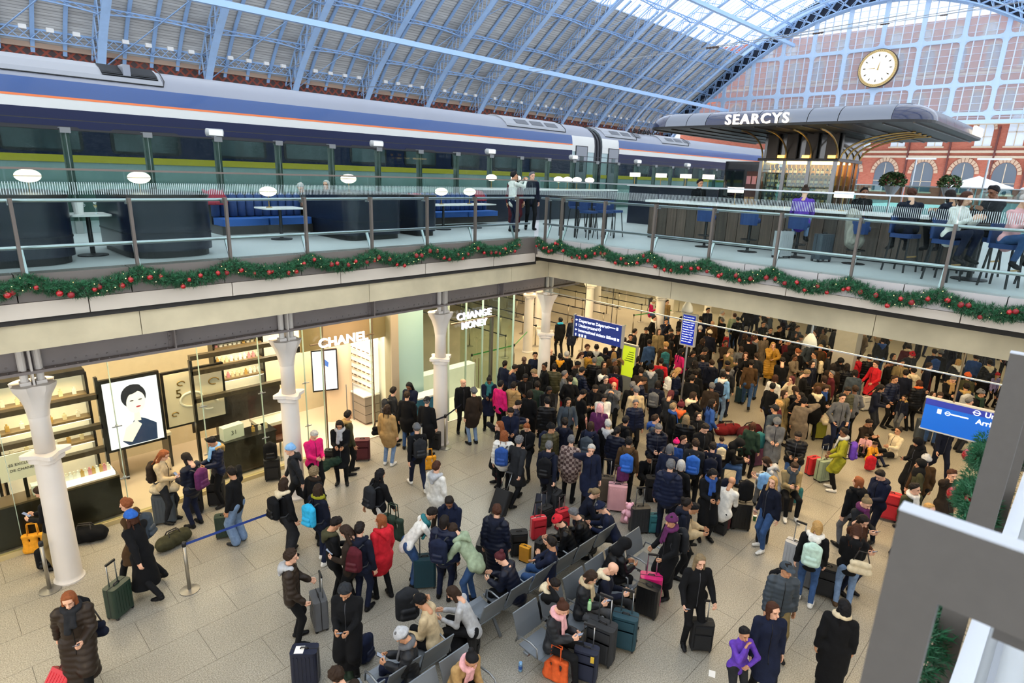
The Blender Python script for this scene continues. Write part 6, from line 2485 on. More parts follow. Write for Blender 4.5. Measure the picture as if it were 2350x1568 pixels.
def suitcase(px, py, c, deg=0, s=1., kind='hard', up=0, tilt=0., label='', z=0., world=None, group='suitcases on the concourse floor', accent=None):
    """px, py: pixel of the middle of the case; deg: facing as for people; up: telescopic handle height."""
    if kind not in SCASE:
        body = MB()
        r = .05
        if kind == 'hard':
            body.rbox(-.21, -.125, .06, .21, .125, .64, .05, 4)
            rb = MB()
            for k in range(6):
                x = -.15 + k * .06
                rb.box(x - .01, -.131, .12, x + .01, -.125, .58).box(x - .01, .125, .12, x + .01, .131, .58)
            det = rb.mesh('shell_rib')
        else:
            body.rbox(-.21, -.13, .06, .21, .12, .64, .06, 4)
            rb = MB().rbox(-.17, -.165, .12, .17, -.13, .42, .03, 3).rbox(-.17, -.155, .46, .17, -.13, .6, .02, 3)
            det = rb.mesh('front_pocket')
        wh = MB()
        for sx in (-.17, .17):
            for sy in (-.09, .09):
                wh.tube([(sx - .012, sy, .028), (sx + .012, sy, .028)], .028, 10)
                wh.box(sx - .02, sy - .02, .035, sx + .02, sy + .02, .065)
        bm = body.mesh('shell')
        md_bv = None
        SCASE[kind] = (bm, det, MB().box(-.212, -.008, .06, .212, .008, .643).mesh('zip_seam'), wh.mesh('wheels'), MB().tube([(-.06, 0, .645), (-.05, 0, .67), (.05, 0, .67), (.06, 0, .645)], .012, 6).mesh('top_handle', True),
                       MB().tube([(-.09, .06, .62), (-.09, .06, 1.06), (.09, .06, 1.06), (.09, .06, .62)], .011, 6).mesh('pull_handle', True), MB().box(-.1, .045, 1.045, .1, .075, 1.085).mesh('grip'))
    sh, det, zp, wh, th, ph, gr = SCASE[kind]
    rz = YAW + math.radians(deg) - PI / 2
    if world is None:
        p = at(px, py, z + .34 * s)
        p.z = z
    else:
        p = Vector(world)
    t = empty('suitcase', p, 0, label=label, cat='suitcase', group=group)
    t.matrix_world = Matrix.Translation(p) @ Matrix.Rotation(rz, 4, 'Z') @ Matrix.Rotation(tilt, 4, 'X') @ Matrix.Scale(s, 4)
    m = mat(COL.get(c, c), .35 if kind == 'hard' else .75, var=.06, scale=6)
    place('shell', sh, m, t)
    d_ = place('shell_rib' if kind == 'hard' else 'front_pocket', det, m, t)
    d_['kind'] = 'stuff'
    place('zip_seam', zp, mat(COL.get(accent, '#1b1b1e'), .6), t)
    w = place('wheels', wh, M_black, t)
    w['kind'] = 'stuff'
    place('top_handle', th, M_black, t)
    if up:
        h = place('pull_handle', ph, M_steel, t)
        place('grip', gr, M_black, h)
    return t


def soft_bag(px, py, c, label, kind='duffel', deg=0, s=1., z=0., world=None):
    key = ('bag', kind)
    if key not in GARM:
        if kind == 'duffel':
            b = solid([((-.2, 0, .15), (.2, 0, .15), .15, .15), ((-.25, 0, .14), (.25, 0, .14), .11, .11)], .02, .05, lambda X, Y, Z: .005 - Z, lambda F, X, Y, Z: folds(F, X, Y, Z, .012))
            hd_ = MB().tube([(-.12, -.1, .24), (-.1, -.03, .36), (.1, -.03, .36), (.12, -.1, .24)], .014, 6).tube([(-.12, .1, .24), (-.1, .03, .36), (.1, .03, .36), (.12, .1, .24)], .014, 6)
        elif kind == 'tote':
            b = solid([((-.13, 0, .06), (.13, 0, .06), .06, .06), ((-.14, 0, .34), (.14, 0, .34), .04, .04), ((-.13, 0, .06), (-.14, 0, .34), .06, .04), ((.13, 0, .06), (.14, 0, .34), .06, .04), ((0, 0, .06), (0, 0, .34), .07, .05)], .016, .05, lambda X, Y, Z: np.maximum(.005 - Z, Z - .37), lambda F, X, Y, Z: folds(F, X * 1.5, Y, Z, .007))
            hd_ = MB().tube([(-.08, -.03, .36), (-.07, -.02, .58), (.07, -.02, .58), (.08, -.03, .36)], .01, 6).tube([(-.08, .03, .36), (-.07, .02, .58), (.07, .02, .58), (.08, .03, .36)], .01, 6)
        elif kind == 'coat':
            b = solid([((-.15, 0, .1), (.15, .05, .14), .12, .1), ((.1, .1, .08), (.25, .25, .06), .09, .07), ((-.1, -.1, .08), (-.22, -.2, .07), .08, .07)], .02, .06, lambda X, Y, Z: .004 - Z, lambda F, X, Y, Z: folds(F, X * 1.6, Y * 1.6, Z * 1.6, .016))
            hd_ = None
        else:   # crossbody / handbag
            b = solid([((-.1, 0, .07), (.1, 0, .07), .055, .055), ((-.09, 0, .17), (.09, 0, .17), .045, .045)], .014, .04)
            hd_ = MB().tube([(-.1, 0, .2), (-.05, 0, .36), (.05, 0, .36), (.1, 0, .2)], .009, 6)
        GARM[key] = (np_mesh('bag_body', *b), hd_.mesh('handle', True) if hd_ else None)
    b, h = GARM[key]
    p = Vector(world) if world is not None else at(px, py, z + .15 * s)
    if world is None:
        p.z = z
    nm = {'duffel': 'duffel_bag', 'tote': 'tote_bag', 'coat': 'folded_coat', 'hand': 'handbag'}[kind]
    t = empty(nm, p, YAW + math.radians(deg) - PI / 2, label=label, cat='coat' if kind == 'coat' else 'bag', group='bags and coats on the concourse', scale=s)
    place('bag_body' if kind != 'coat' else 'cloth', b, cloth(c), t)
    if h:
        place('handle', h, mat('#2a2522', .7) if kind != 'tote' else cloth(c), t)
    return t


phone_me = MB().rbox(-.036, -.075, -.004, .036, .075, .004, .01, 3).mesh('case')
phone_sc = MB().box(-.032, -.07, .004, .032, .07, .0048).mesh('screen')
LABELS = {}
PEOPLE = []


def where(px, py, z0):
    if z0 > 1:
        return 'on the upper deck'
    zones = (((0, 900, 640, 1300), 'by the shop window'), ((640, 900, 860, 1080), 'at the shop door'), ((860, 840, 1010, 1010), 'beside the third column'), ((1030, 820, 1110, 960), 'outside the exchange booth'),
             ((1110, 780, 1300, 960), 'near the corner column'), ((1230, 680, 1345, 800), 'by the queue posts'), ((1300, 780, 1470, 900), 'below the departures sign'), ((1470, 680, 1580, 800), 'left of the departure screen'),
             ((1580, 680, 1720, 880), 'right of the departure screen'), ((1470, 800, 1640, 930), 'in the crowd below the departure screen'), ((1720, 700, 1980, 900), 'in the crowd under the bar side beam'), ((1980, 760, 2310, 960), 'above the arrivals sign'),
             ((1960, 960, 2200, 1110), 'left of the grey posts'), ((1640, 900, 1960, 1060), 'in the right part of the crowd'), ((1640, 1060, 1960, 1180), 'right of the seated group'), ((1110, 930, 1300, 1080), 'at the near edge of the crowd'),
             ((1300, 900, 1480, 1120), 'in the middle of the crowd'), ((1480, 930, 1640, 1180), 'in the thick of the crowd'), ((1090, 1130, 1480, 1330), 'on the far seat row'), ((1200, 1230, 1500, 1460), 'on the near seat row'),
             ((880, 1120, 1080, 1300), 'in the group around the cases'), ((620, 1080, 880, 1330), 'in the middle of the floor'), ((860, 1340, 1110, 1568), 'at the front seats'), ((1500, 1130, 1660, 1350), 'beside the near seat row'), ((1640, 1160, 2060, 1568), 'right foreground'))
    for (a, b, c, d), s in zones:
        if a <= px < c and b <= py < d:
            return s
    return 'on the open floor' if py > 1000 else 'in the crowd'


def person(px, py, pose, deg, top, legs, hair, skin='l', s=1., z=0., hat=None, scarf=None, hood=None, bag=None, legkind='slim', shoes='blk', label=None, phone=None, group=None, bs=1., note='', world=None, mass=None):
    J = skel(pose)
    tk, tc = top.split(':')
    hk, hc = hair.split(':') if ':' in hair else (hair, '')
    rz = YAW + math.radians(deg) - PI / 2
    hd_ = J['head']
    hp = at(px, py, z + float(hd_[2]) * s)
    off = Matrix.Rotation(rz, 3, 'Z') @ Vector((hd_[0], hd_[1], 0)) * s
    root = Vector((hp.x - off.x, hp.y - off.y, z)) if world is None else Vector((world[0], world[1], z))
    desc = CNAME.get(tc, tc) + ' ' + GNAME[tk]
    if label is None:
        label = 'person in ' + desc
        if hat:
            label += ' and %s %s' % (CNAME[hat.split(':')[1]], {'beanie': 'beanie', 'bobble': 'bobble hat', 'cap': 'cap', 'hood': 'raised hood', 'headscarf': 'headscarf'}[hat.split(':')[0]])
        elif hk in HNAME:
            label += ', ' + HNAME[hk] % CNAME[hc]
        elif hk == 'bald':
            label += ', bald'
        if note:
            label += ', ' + note
        elif bag:
            label += ', %s backpack' % CNAME[bag]
        label += ', ' + PHRASE[pose]
        wh_ = where(px, py, z)
        if len((label + ' ' + wh_).split()) <= 16:
            label += ' ' + wh_
        while len(label.split()) > 16:
            label = label.rsplit(' ', 1)[0]
        if group is None:
            k = label
            while k in LABELS:
                for nb_, a_ in sorted(PEOPLE, key=lambda q: (q[0] - root).length):
                    k2 = ('person in %s beside the one in %s' % (desc, a_)) + (', ' + PHRASE[pose])
                    if k2 not in LABELS:
                        k = k2
                        break
                else:
                    k = label + ' again'
                    break
            label = ' '.join(k.split()[:16]).rstrip(',')
    LABELS[label] = 1
    PEOPLE.append((root, desc))
    if mass is None:
        t = empty('person', root, rz, label=label, cat='person', group=group or 'travellers', scale=s)
    else:
        t = empty('person', root, rz, scale=s)
        t.parent = mass
    place('body', body_mesh(pose), skin_mat(skin), t, objmat=True)
    nm = {'jacket': 'jacket', 'puffer': 'puffer_jacket', 'coat': 'coat', 'longcoat': 'coat', 'longpuffer': 'coat', 'sweater': 'sweater'}[tk]
    place(nm, top_mesh(pose, tk), cloth(tc, 'puff' if 'puffer' in tk else 'wool'), t, objmat=True)
    place('trousers', leg_mesh(pose, legkind), cloth(legs, 'denim'), t, objmat=True)
    for sm in shoe_mesh(pose):
        place('shoe', sm, cloth(shoes, 'shoe'), t, objmat=True)
    if (pose, tk, 'zip') in GARM:
        place('front_zip', GARM[(pose, tk, 'zip')], mat('#0f1013' if tc not in ('blk', 'char', 'dnv') else '#4b4d52', .4, metal=.3), t, objmat=True)
    HM, CM = head_matrix(J), chest_matrix(J)
    if hk in HNAME:
        o = place('hair', hair_mesh(hk), cloth(hc, 'hair'), t, objmat=True)
        o.matrix_local = HM
    if hat:
        a, b = hat.split(':')
        o = place({'hood': 'hood', 'headscarf': 'headscarf', 'cap': 'cap'}.get(a, 'beanie'), hat_mesh(a), cloth(b), t, objmat=True)
        o.matrix_local = HM
    if scarf:
        o = place('scarf', neck_mesh('scarf'), cloth(scarf), t, objmat=True)
        o.matrix_local = CM
    if hood:
        o = place('hood', neck_mesh('hood'), cloth(hood), t, objmat=True)
        o.matrix_local = CM
    W = Matrix.Translation(root) @ Matrix.Rotation(rz, 4, 'Z') @ Matrix.Scale(s, 4)
    short = desc
    if bag:
        fat = .05 if 'puffer' in tk else .03
        Bm = W @ CM @ Matrix.Translation((0, -.2 - fat, -.24))
        backpack('backpack', Bm, bag, ' '.join(('%s backpack worn over a %s %s' % (CNAME[bag], short, where(px, py, z))).split()[:16]), bs)
    if phone or (phone is None and py > 1000 and pose in ('phone', 'phone1', 'sit', 'pullphone')):
        hnd = 'r' if pose != 'pullphone' else 'l'
        q = J['w' + hnd] + J['H' + hnd][:, 2] * .09 + J['H' + hnd][:, 1] * .03 + V3(-.03 if pose in ('phone', 'sit') else 0, .02, .03)
        f = empty('phone', label='phone held by the person in %s %s' % (short, where(px, py, z)), cat='phone', group='phones in hands')
        f.matrix_world = W @ Matrix.Translation(Vector(q)) @ Matrix.Rotation(math.radians(35), 4, 'X')
        place('case', phone_me, M_black, f)
        place('screen', phone_sc, emit('#cfdcf2', .5), f)
    return t


# ================================================================ TRAVELLERS
# head pixel, pose, facing (0 away from the camera, 90 left, 180 towards it), top, legs, hair, skin, extras
CROWD = '''
158 1378 pullphone 205 longpuffer:dbrn blk bob:ginger l scarf=char bag=blk s=1.02 phone=1
300 1188 push 75 longcoat:blk blk long:auburn l hat=beanie:bright s=1.0
290 1160 walk 95 coat:brn blk short:ginger l bag=slate s=1.03
376 1045 phone 265 jacket:bei char long:ginger l bag=dbrn
428 1052 phone 75 puffer:dnv nav bob:dark l bag=plum
487 1015 phone 140 puffer:nav blk short:black m scarf=sky hood=fur
532 1086 ear 80 jacket:blk ljean short:dark m legkind=wide shoes=char
95 1131 phone 100 jacket:blk khk short:brown l
666 1033 walk 110 jacket:char blk bald l hat=beanie:sky hood=char
652 1111 stand2 320 jacket:blk char long:brown l hood=crm bag=blk legkind=wide
668 1279 handle 285 puffer:dbrn blk curly:brown l hood=lgry
721 1000 phone 225 jacket:pnk blk short:white l
779 976 phone 190 coat:blk blk long:dark m scarf=lgry
799 954 stand2 300 jacket:olv blk short:dark m hood=fur
889 939 stand 345 coat:tan ljean long:brown l shoes=wht
903 899 stand2 300 jacket:char blk short:dark l bag=char
939 887 phone 165 coat:nav blk long:black d
934 909 stand 355 coat:blk jean short:brown l
980 922 stand 345 coat:blk blk short:grey l hat=cap:char
956 984 walk 25 jacket:blk nav short:grey l hat=beanie:gry bag=char shoes=wht
1063 879 stand2 200 jacket:blk blk bald l
1087 900 stand 35 coat:dbrn ljean short:grey l hat=beanie:gry
1123 874 phone 185 coat:nav blk bun:black d scarf=tea
1149 884 stand 320 jacket:pnk blk short:black m
1179 887 stand 330 puffer:tan blk short:dark m hood=tan
1159 836 stand2 315 jacket:nav blk pony:dark m
1181 846 phone 290 jacket:nav blk short:dark m
1203 827 stand 200 jacket:blk blk bald k s=1.06
1228 817 stand2 160 coat:nav blk short:dark m
1249 842 stand2 110 jacket:blk blk bun:black d
1226 857 phone 140 jacket:blk blk curly:ash l
1206 868 phone 185 jacket:blk blk short:black d
1272 844 stand 350 puffer:olv gry short:dark m
1286 820 stand 350 sweater:blk blk short:black k hood=yel
1301 815 stand 340 jacket:blk nav short:white l hood=blk
1263 808 stand2 190 jacket:blk blk bald l
1286 736 stand2 20 jacket:blk blk short:black d scarf=cyan
1315 735 stand2 150 coat:dnv blk bun:dark d
1457 762 stand2 260 jacket:char blk short:dark l z=.0
1501 731 hip 235 coat:blk blk short:dark l scarf=wht
1529 738 chin 185 jacket:dnv blk short:dark m
1531 694 stand2 200 jacket:tan jean short:brown l
1348 799 stand 190 jacket:nav blk curly:auburn m
1369 799 stand 355 jacket:blk blk short:dark l hood=wht
1390 805 stand2 310 jacket:char blk bob:black m bag=sage
1408 799 phone 180 jacket:nav blk short:black d
1409 816 stand 350 jacket:brn blk long:blond l
1334 816 phone 205 sweater:crm blk long:auburn l
1353 815 stand2 320 puffer:mus blk short:dark m hood=mus
1433 816 stand 345 longpuffer:tan blk short:black m hat=beanie:blk hood=tan
1448 813 stand 335 coat:yel blk short:grey l hat=beanie:lgry hood=yel
1451 799 stand2 235 jacket:blk blk long:dark l
1483 759 stand 150 jacket:blk blk short:dark m hat=cap:blk
1512 762 stand2 170 jacket:camo blk bob:brown l
1540 762 phone 190 jacket:blk blk short:dark m
1557 762 stand 185 jacket:blk blk short:black m hat=beanie:blk
1490 787 stand 20 jacket:jean blk short:dark d
1528 793 stand2 350 jacket:brn jean curly:blond l bag=tea
1563 808 handle 290 jacket:pnk blk long:black m
1556 852 phone 285 puffer:nav blk long:blond l bag=wht
1517 831 stand 340 jacket:red blk short:dark m bag=char
1494 845 stand 350 jacket:slate blk short:dark m hat=beanie:blk hood=lgry
1471 853 stand2 335 jacket:dbrn blk short:dark m
1387 853 stand2 300 jacket:blk blk bob:brown l hood=wht
1413 849 stand2 340 jacket:dnv blk bob:brown l bag=red
1336 852 handle 300 puffer:nav blk short:dark m hat=cap:char bag=sage
1325 838 phone 250 jacket:blk blk short:black d
1386 838 stand 200 jacket:char blk bob:dark m
1447 775 stand 170 jacket:blk blk short:dark m
1463 825 stand2 300 coat:blk blk bob:dark m
1608 733 stand2 340 jacket:nav blk short:dark m
1635 743 stand 10 jacket:brn blk bald m
1607 755 stand 350 coat:blk blk short:white l
1629 765 stand2 330 jacket:dnv blk bob:brown l hat=beanie:crm
1613 784 stand 300 jacket:blk blk long:brown l
1619 805 phone 200 jacket:blk blk bob:black m
1633 835 stand2 350 jacket:dnv blk short:brown l hood=dnv
1597 857 stand 330 jacket:blk blk curly:dark m
1577 790 stand2 220 jacket:blk blk short:dark m
1590 813 phone 200 coat:char blk bob:dark m
1625 713 stand2 180 jacket:dnv blk short:dark m
1658 719 stand2 230 coat:olv blk short:white l scarf=wht
1686 726 stand2 320 jacket:sage jean short:auburn l
1718 782 stand 355 coat:blk blk short:dark l
1734 780 stand2 230 jacket:blk blk short:auburn l scarf=gry
1774 793 chin 170 longpuffer:mus blk long:blond l bag=blk
1810 786 phone 190 jacket:mar blk short:black m
1838 776 phone 180 jacket:lgry blk short:black m hood=wht
1825 769 stand 190 jacket:blk blk short:black m hat=hood:char
1768 759 stand2 150 jacket:blk blk short:black m hood=lgry
1789 755 stand2 200 jacket:blk blk short:dark m
1791 782 chin 185 jacket:blk blk bob:black m
1870 765 stand2 60 coat:blk blk short:brown l
1830 808 stand 15 coat:blk blk short:ginger l
1814 801 stand2 340 jacket:blk blk short:dark m hat=hood:blk
1883 798 stand2 120 jacket:brn blk pony:blond l bag=org
1869 816 stand2 70 coat:gry blk short:dark m bag=crm
1947 789 stand 350 jacket:org blk short:dark m hat=beanie:org
1946 805 phone 190 jacket:gry blk short:dark m
1927 798 phone 170 jacket:rose blk bob:brown l
1912 842 stand 340 coat:dbrn blk long:dark m
1929 830 phone 185 jacket:blk blk short:black m hat=headscarf:blk
1966 822 stand2 20 puffer:red blk short:dark m hood=red
1711 816 chin 160 coat:blk blk long:auburn l
1736 818 stand2 330 jacket:char jean pony:brown l
1677 808 phone 290 coat:khk khk bob:ash l
1617 808 phone 200 jacket:blk blk short:black m
1670 850 stand2 330 jacket:char nav short:brown l bag=dbrn
1660 862 stand2 320 jacket:sky ljean short:black m hood=wht bag=dnv
1851 858 phone 250 jacket:blk blk curly:ash l
1817 872 chin 110 coat:crm blk bob:maroon l
1779 869 stand2 300 coat:wht blk bob:auburn l
1891 871 stand2 330 coat:brn blk bob:brown l
1752 745 stand 190 jacket:blk blk short:dark m
1905 815 stand2 250 jacket:char blk bob:dark m
2010 837 handle 105 coat:red blk short:brown l
2026 783 stand 340 jacket:char jean short:dark m hood=blu
2084 797 stand 345 jacket:mar blk short:dark m scarf=crm
2093 815 phone 170 jacket:char blk short:brown l hat=beanie:red
2144 809 stand 350 jacket:nav mar short:dark m bag=blu
2044 834 phone 250 jacket:blk blk short:black d
2070 834 stand2 150 jacket:camo blk pony:black m
2078 858 stand 345 jacket:dnv blk short:dark m
2096 852 stand 350 jacket:crm blk short:dark l hood=crm
2109 881 stand 10 puffer:blk blk bob:auburn l scarf=org
2141 906 stand2 170 jacket:gry jean bob:brown l s=.8
2157 909 phone 150 jacket:blk jean bob:brown l
2074 914 stand2 110 jacket:dnv gry short:dark m hood=fur s=.72
2187 872 phone 175 coat:blk blk short:grey l scarf=tan
2199 832 stand 350 jacket:char blk bob:blond l hood=wht
2220 864 stand2 330 jacket:olv blk bob:auburn l hat=beanie:org
2217 889 stand 345 jacket:nav blk short:dark m hood=fur bag=lgry bs=1.2
2251 904 stand2 190 jacket:blk nav short:dark m hat=beanie:gry scarf=dgrn
2289 862 stand2 190 jacket:lav blk long:blond l hat=beanie:red s=.75
2271 834 stand 350 longpuffer:blk blk short:dark m hood=crm
2158 811 stand2 330 jacket:blk blk short:dark m hat=beanie:gry
2050 819 stand 200 jacket:char blk bob:black m
1995 822 stand 350 puffer:blk blk short:dark m
1460 897 stand 15 longcoat:bei blk short:grey l s=1.05
1510 883 stand2 325 longcoat:dnv blk bob:dark m bag=gry
1540 905 phone 320 jacket:char blk bob:maroon m
1589 870 stand 330 coat:blk blk short:dark m
1591 909 chin 290 jacket:blk blk bob:brown l hood=crm
1563 932 stand 335 jacket:grn blk short:dark m hat=bobble:mar hood=org
1545 936 stand2 270 jacket:blk blk short:ash l scarf=blu
1575 963 stand 340 puffer:blk blk long:ash l
1504 963 stand2 250 jacket:slate blk short:brown l hood=blu
1511 985 phone 175 puffer:dnv blk short:grey l hood=dnv s=1.05
1618 984 phone 190 jacket:blk blk short:dark l s=1.05
1436 967 stand2 290 jacket:blk blk short:black m hood=blk
1417 990 stand 330 puffer:dnv nav pony:black m
1395 975 stand2 345 jacket:blk blk short:white l hood=lgry
1569 1010 stand2 200 jacket:dnv blk short:brown l s=.85
1552 1017 stand 340 jacket:blu blk short:brown l hat=bobble:pnk s=.8
1386 914 phone 185 jacket:wht blk bob:black m
1377 936 stand 350 jacket:plum blk long:rose l
1366 893 phone 185 jacket:blk blk short:dark m scarf=blk
1409 886 photo 160 jacket:gry blk bald m
1728 979 stand 320 jacket:dgrn blk bob:auburn l s=.9
1712 992 stand2 330 jacket:dgrn blk short:auburn l s=.75
1304 923 handle 190 jacket:slate blk long:dark m
1338 904 phone 300 jacket:blk blk short:black m
1260 896 phone 200 jacket:blk char bob:black d bag=slate
1233 885 stand2 340 jacket:grn blk short:dark d
1216 905 stand2 330 coat:blk blk bob:dark m
1172 947 phone 180 jacket:nav blk short:dark m s=1.03
1146 978 ear 120 longcoat:blk mar long:ginger l
1157 1000 stand 350 puffer:wht blk long:ginger l bag=blu shoes=wht
1209 982 phone 150 jacket:blk char short:ginger l s=.92
1192 1013 pull 325 coat:char blk curly:grey l
1265 984 stand2 210 puffer:olv blk short:dark m hat=beanie:blk bag=nav
1296 971 stand 345 jacket:dnv nav short:dark m hood=dnv
1356 979 stand 335 jacket:dnv blk bob:brown l hood=nav bag=slate
1260 1026 pull 340 jacket:dnv char short:grey l hood=dnv bag=blk shoes=gry
1311 1012 stand 345 coat:plaid blk short:grey l
1357 1033 ear 185 coat:nav blk short:white l
1443 1016 stand 345 jacket:brn blk short:black m hood=brn bag=bright
1366 1133 crouch 270 jacket:dnv blk pony:ash l
1492 1053 crouch 180 jacket:blk blk short:black m
1538 1031 stand 330 jacket:nav blk bob:grey l
1596 1020 stand2 340 jacket:char blk short:brown l bag=bright
1636 1027 stand 340 jacket:dnv blk short:dark l bag=dnv s=.95
1656 1010 stand 350 jacket:blu blk short:brown l bag=crm s=.72
1539 1070 stand 335 puffer:nav dnv short:grey l hood=nav s=1.08
1563 1068 stand2 320 coat:blk blk bob:white l
1636 1089 phone 185 longcoat:blk blk long:black m scarf=blu
1679 1107 sit2 320 jacket:wht blk bald m
1696 1019 sit2 250 jacket:blk jean short:black l hat=hood:blk
1759 1060 sit2 70 sweater:lgry gry bob:brown l hood=lgry
1773 1107 stand2 110 jacket:dnv jean long:blond l shoes=wht phone=1
1823 1073 sit 170 jacket:camo blk short:brown l scarf=slate shoes=wht
1783 970 phone 160 coat:gry blk long:dark l hat=beanie:gry
1831 1002 phone 150 puffer:blk jean short:dark m
1937 994 handle 65 coat:lim blk short:dark d scarf=lgry bag=pur shoes=wht
2061 990 floor2 110 jacket:crm blk bun:dark m
1994 972 floor 200 jacket:dbrn blk short:dark m
1989 1003 floor 150 jacket:rose blk short:dark m s=.7
2008 1021 floor 200 jacket:yel nav short:brown m s=.7
2107 1016 phone1 100 longcoat:blk blk short:black m hat=headscarf:blk
2125 1056 stand 350 jacket:brn blk short:grey l hat=beanie:lgry
2112 1067 stand2 60 jacket:olv mar short:black m hat=headscarf:blk
2184 1091 ear 195 coat:dbrn blk short:auburn l
2099 1123 stand2 190 jacket:olv blk short:dark l scarf=wht
2095 1182 stand 200 jacket:nav blk bald l
2133 1170 stand2 170 jacket:dnv blk bob:blond l
1969 1107 stand2 10 jacket:blk gry bob:ginger l hood=blk
2020 1092 phone 110 jacket:nav dnv short:dark l hood=nav
1988 1155 phone 200 jacket:char ljean bun:ash l scarf=plum
2180 975 walk 175 jacket:dnv dnv short:dark l shoes=mus
1845 923 ear 335 longcoat:taup taup short:black m hat=beanie:blk
1945 898 phone 175 puffer:olv blk short:dark m s=1.04
1894 892 phone 190 jacket:blk char bob:brown l scarf=blu
1877 896 stand 345 coat:blk blk bob:auburn l hood=crm
1838 911 chin 100 coat:blk blk long:dark m
1778 940 stand2 20 jacket:slate nav short:dark m hat=cap:char
1786 930 stand 60 jacket:mar blk curly:blond l
1773 889 stand2 300 jacket:blk nav short:black m
1800 905 stand2 200 coat:khk khk bob:brown l
1724 835 walk 340 jacket:brn jean short:dark m
873 1089 walk 320 jacket:blk wht long:black m bag=char
1002 1073 stand 330 coat:wht dbrn short:auburn l hood=lgry
721 1085 stand2 330 jacket:blk blk curly:ash l scarf=dbrn
730 1125 stand2 330 jacket:dnv nav long:brown l scarf=lim bag=cyan shoes=wht
770 1203 phone 300 jacket:blk blk short:dark m hood=olv
794 1221 phone 80 jacket:dbrn blk long:brown l
826 1216 stand 345 jacket:dnv nav short:dark l hood=dnv bag=mar
874 1196 stand2 50 coat:red blk bob:ginger l hood=red
989 1180 lean 290 sweater:wht jean short:dark m scarf=tea
1031 1154 phone 180 jacket:nav blk short:dark d hood=nav
1020 1198 stand 345 puffer:nav nav bob:dark m bag=nav
1040 1217 lean 70 jacket:sage jean short:brown l hood=sage
792 1359 phone 180 longcoat:blk blk curly:char m phone=1
1040 1362 sit2 85 sweater:lgry blk bob:brown l
966 1382 sit4 75 jacket:bei blk short:dark m hat=cap:blk
924 1460 sit 95 puffer:char nav short:grey m hat=beanie:lgry scarf=gry phone=1
1082 1514 sit2 220 jacket:tan blk bun:black m scarf=rose
774 1555 sit2 60 jacket:dbrn blk curly:brown l
1140 1174 stand2 340 longpuffer:dnv blk short:auburn l hood=dnv
1149 1282 sit2 70 puffer:dnv blk bun:maroon l
1265 1248 sit3 70 jacket:nav jean short:dark m
1281 1197 sit2 90 puffer:blk blk short:dark l hat=beanie:red
1318 1180 sit2 80 puffer:blk blk short:grey l
1379 1166 sit2 85 jacket:nav blk short:grey l hat=beanie:nav
1432 1252 sit2 290 puffer:blk blk short:black m hat=hood:blk
1405 1306 sit 250 jacket:dnv char bald l hood=crm
1356 1325 sit 245 puffer:char gry bob:brown l scarf=bei
1272 1343 sit4 240 jacket:blk blk short:dark m hood=crm s=.9
1290 1396 sit 240 puffer:char blk bun:auburn l scarf=rose
1541 1197 handle 105 longcoat:blk blk short:dark m hat=beanie:plum scarf=plum bag=char
1607 1290 handle 185 jacket:blk blk long:ash l shoes=blk phone=1
1577 1157 stand2 250 sweater:dnv blk bun:dark d hood=dnv
1592 1168 crouch 250 longcoat:bei blk short:black m hood=blk z=.1
1804 1309 stand2 170 puffer:slate khk short:dark m hat=cap:slate bag=blk
1774 1402 stand2 175 coat:nav blk bob:auburn l
1708 1456 chin 190 sweater:pur char short:black m s=.82
1875 1211 stand2 330 jacket:blk jean bob:blond l hood=wht bag=mint shoes=wht
1966 1218 phone 335 jacket:blk ljean long:auburn l hood=blk shoes=brn
1980 1196 phone 200 jacket:auburn nav bob:dark l
1936 1394 stand2 330 longcoat:blk blk long:black m scarf=crm
'''
def parse(line):
    a = line.split()
    kw = {}
    for x in a[8:]:
        k, v = x.split('=', 1)
        kw[k] = float(v) if k in ('s', 'z', 'bs', 'phone') else v
    person(float(a[0]), float(a[1]), a[2], float(a[3]), a[4], a[5], a[6], a[7], **kw)
for ln in CROWD.strip().splitlines():
    parse(ln)
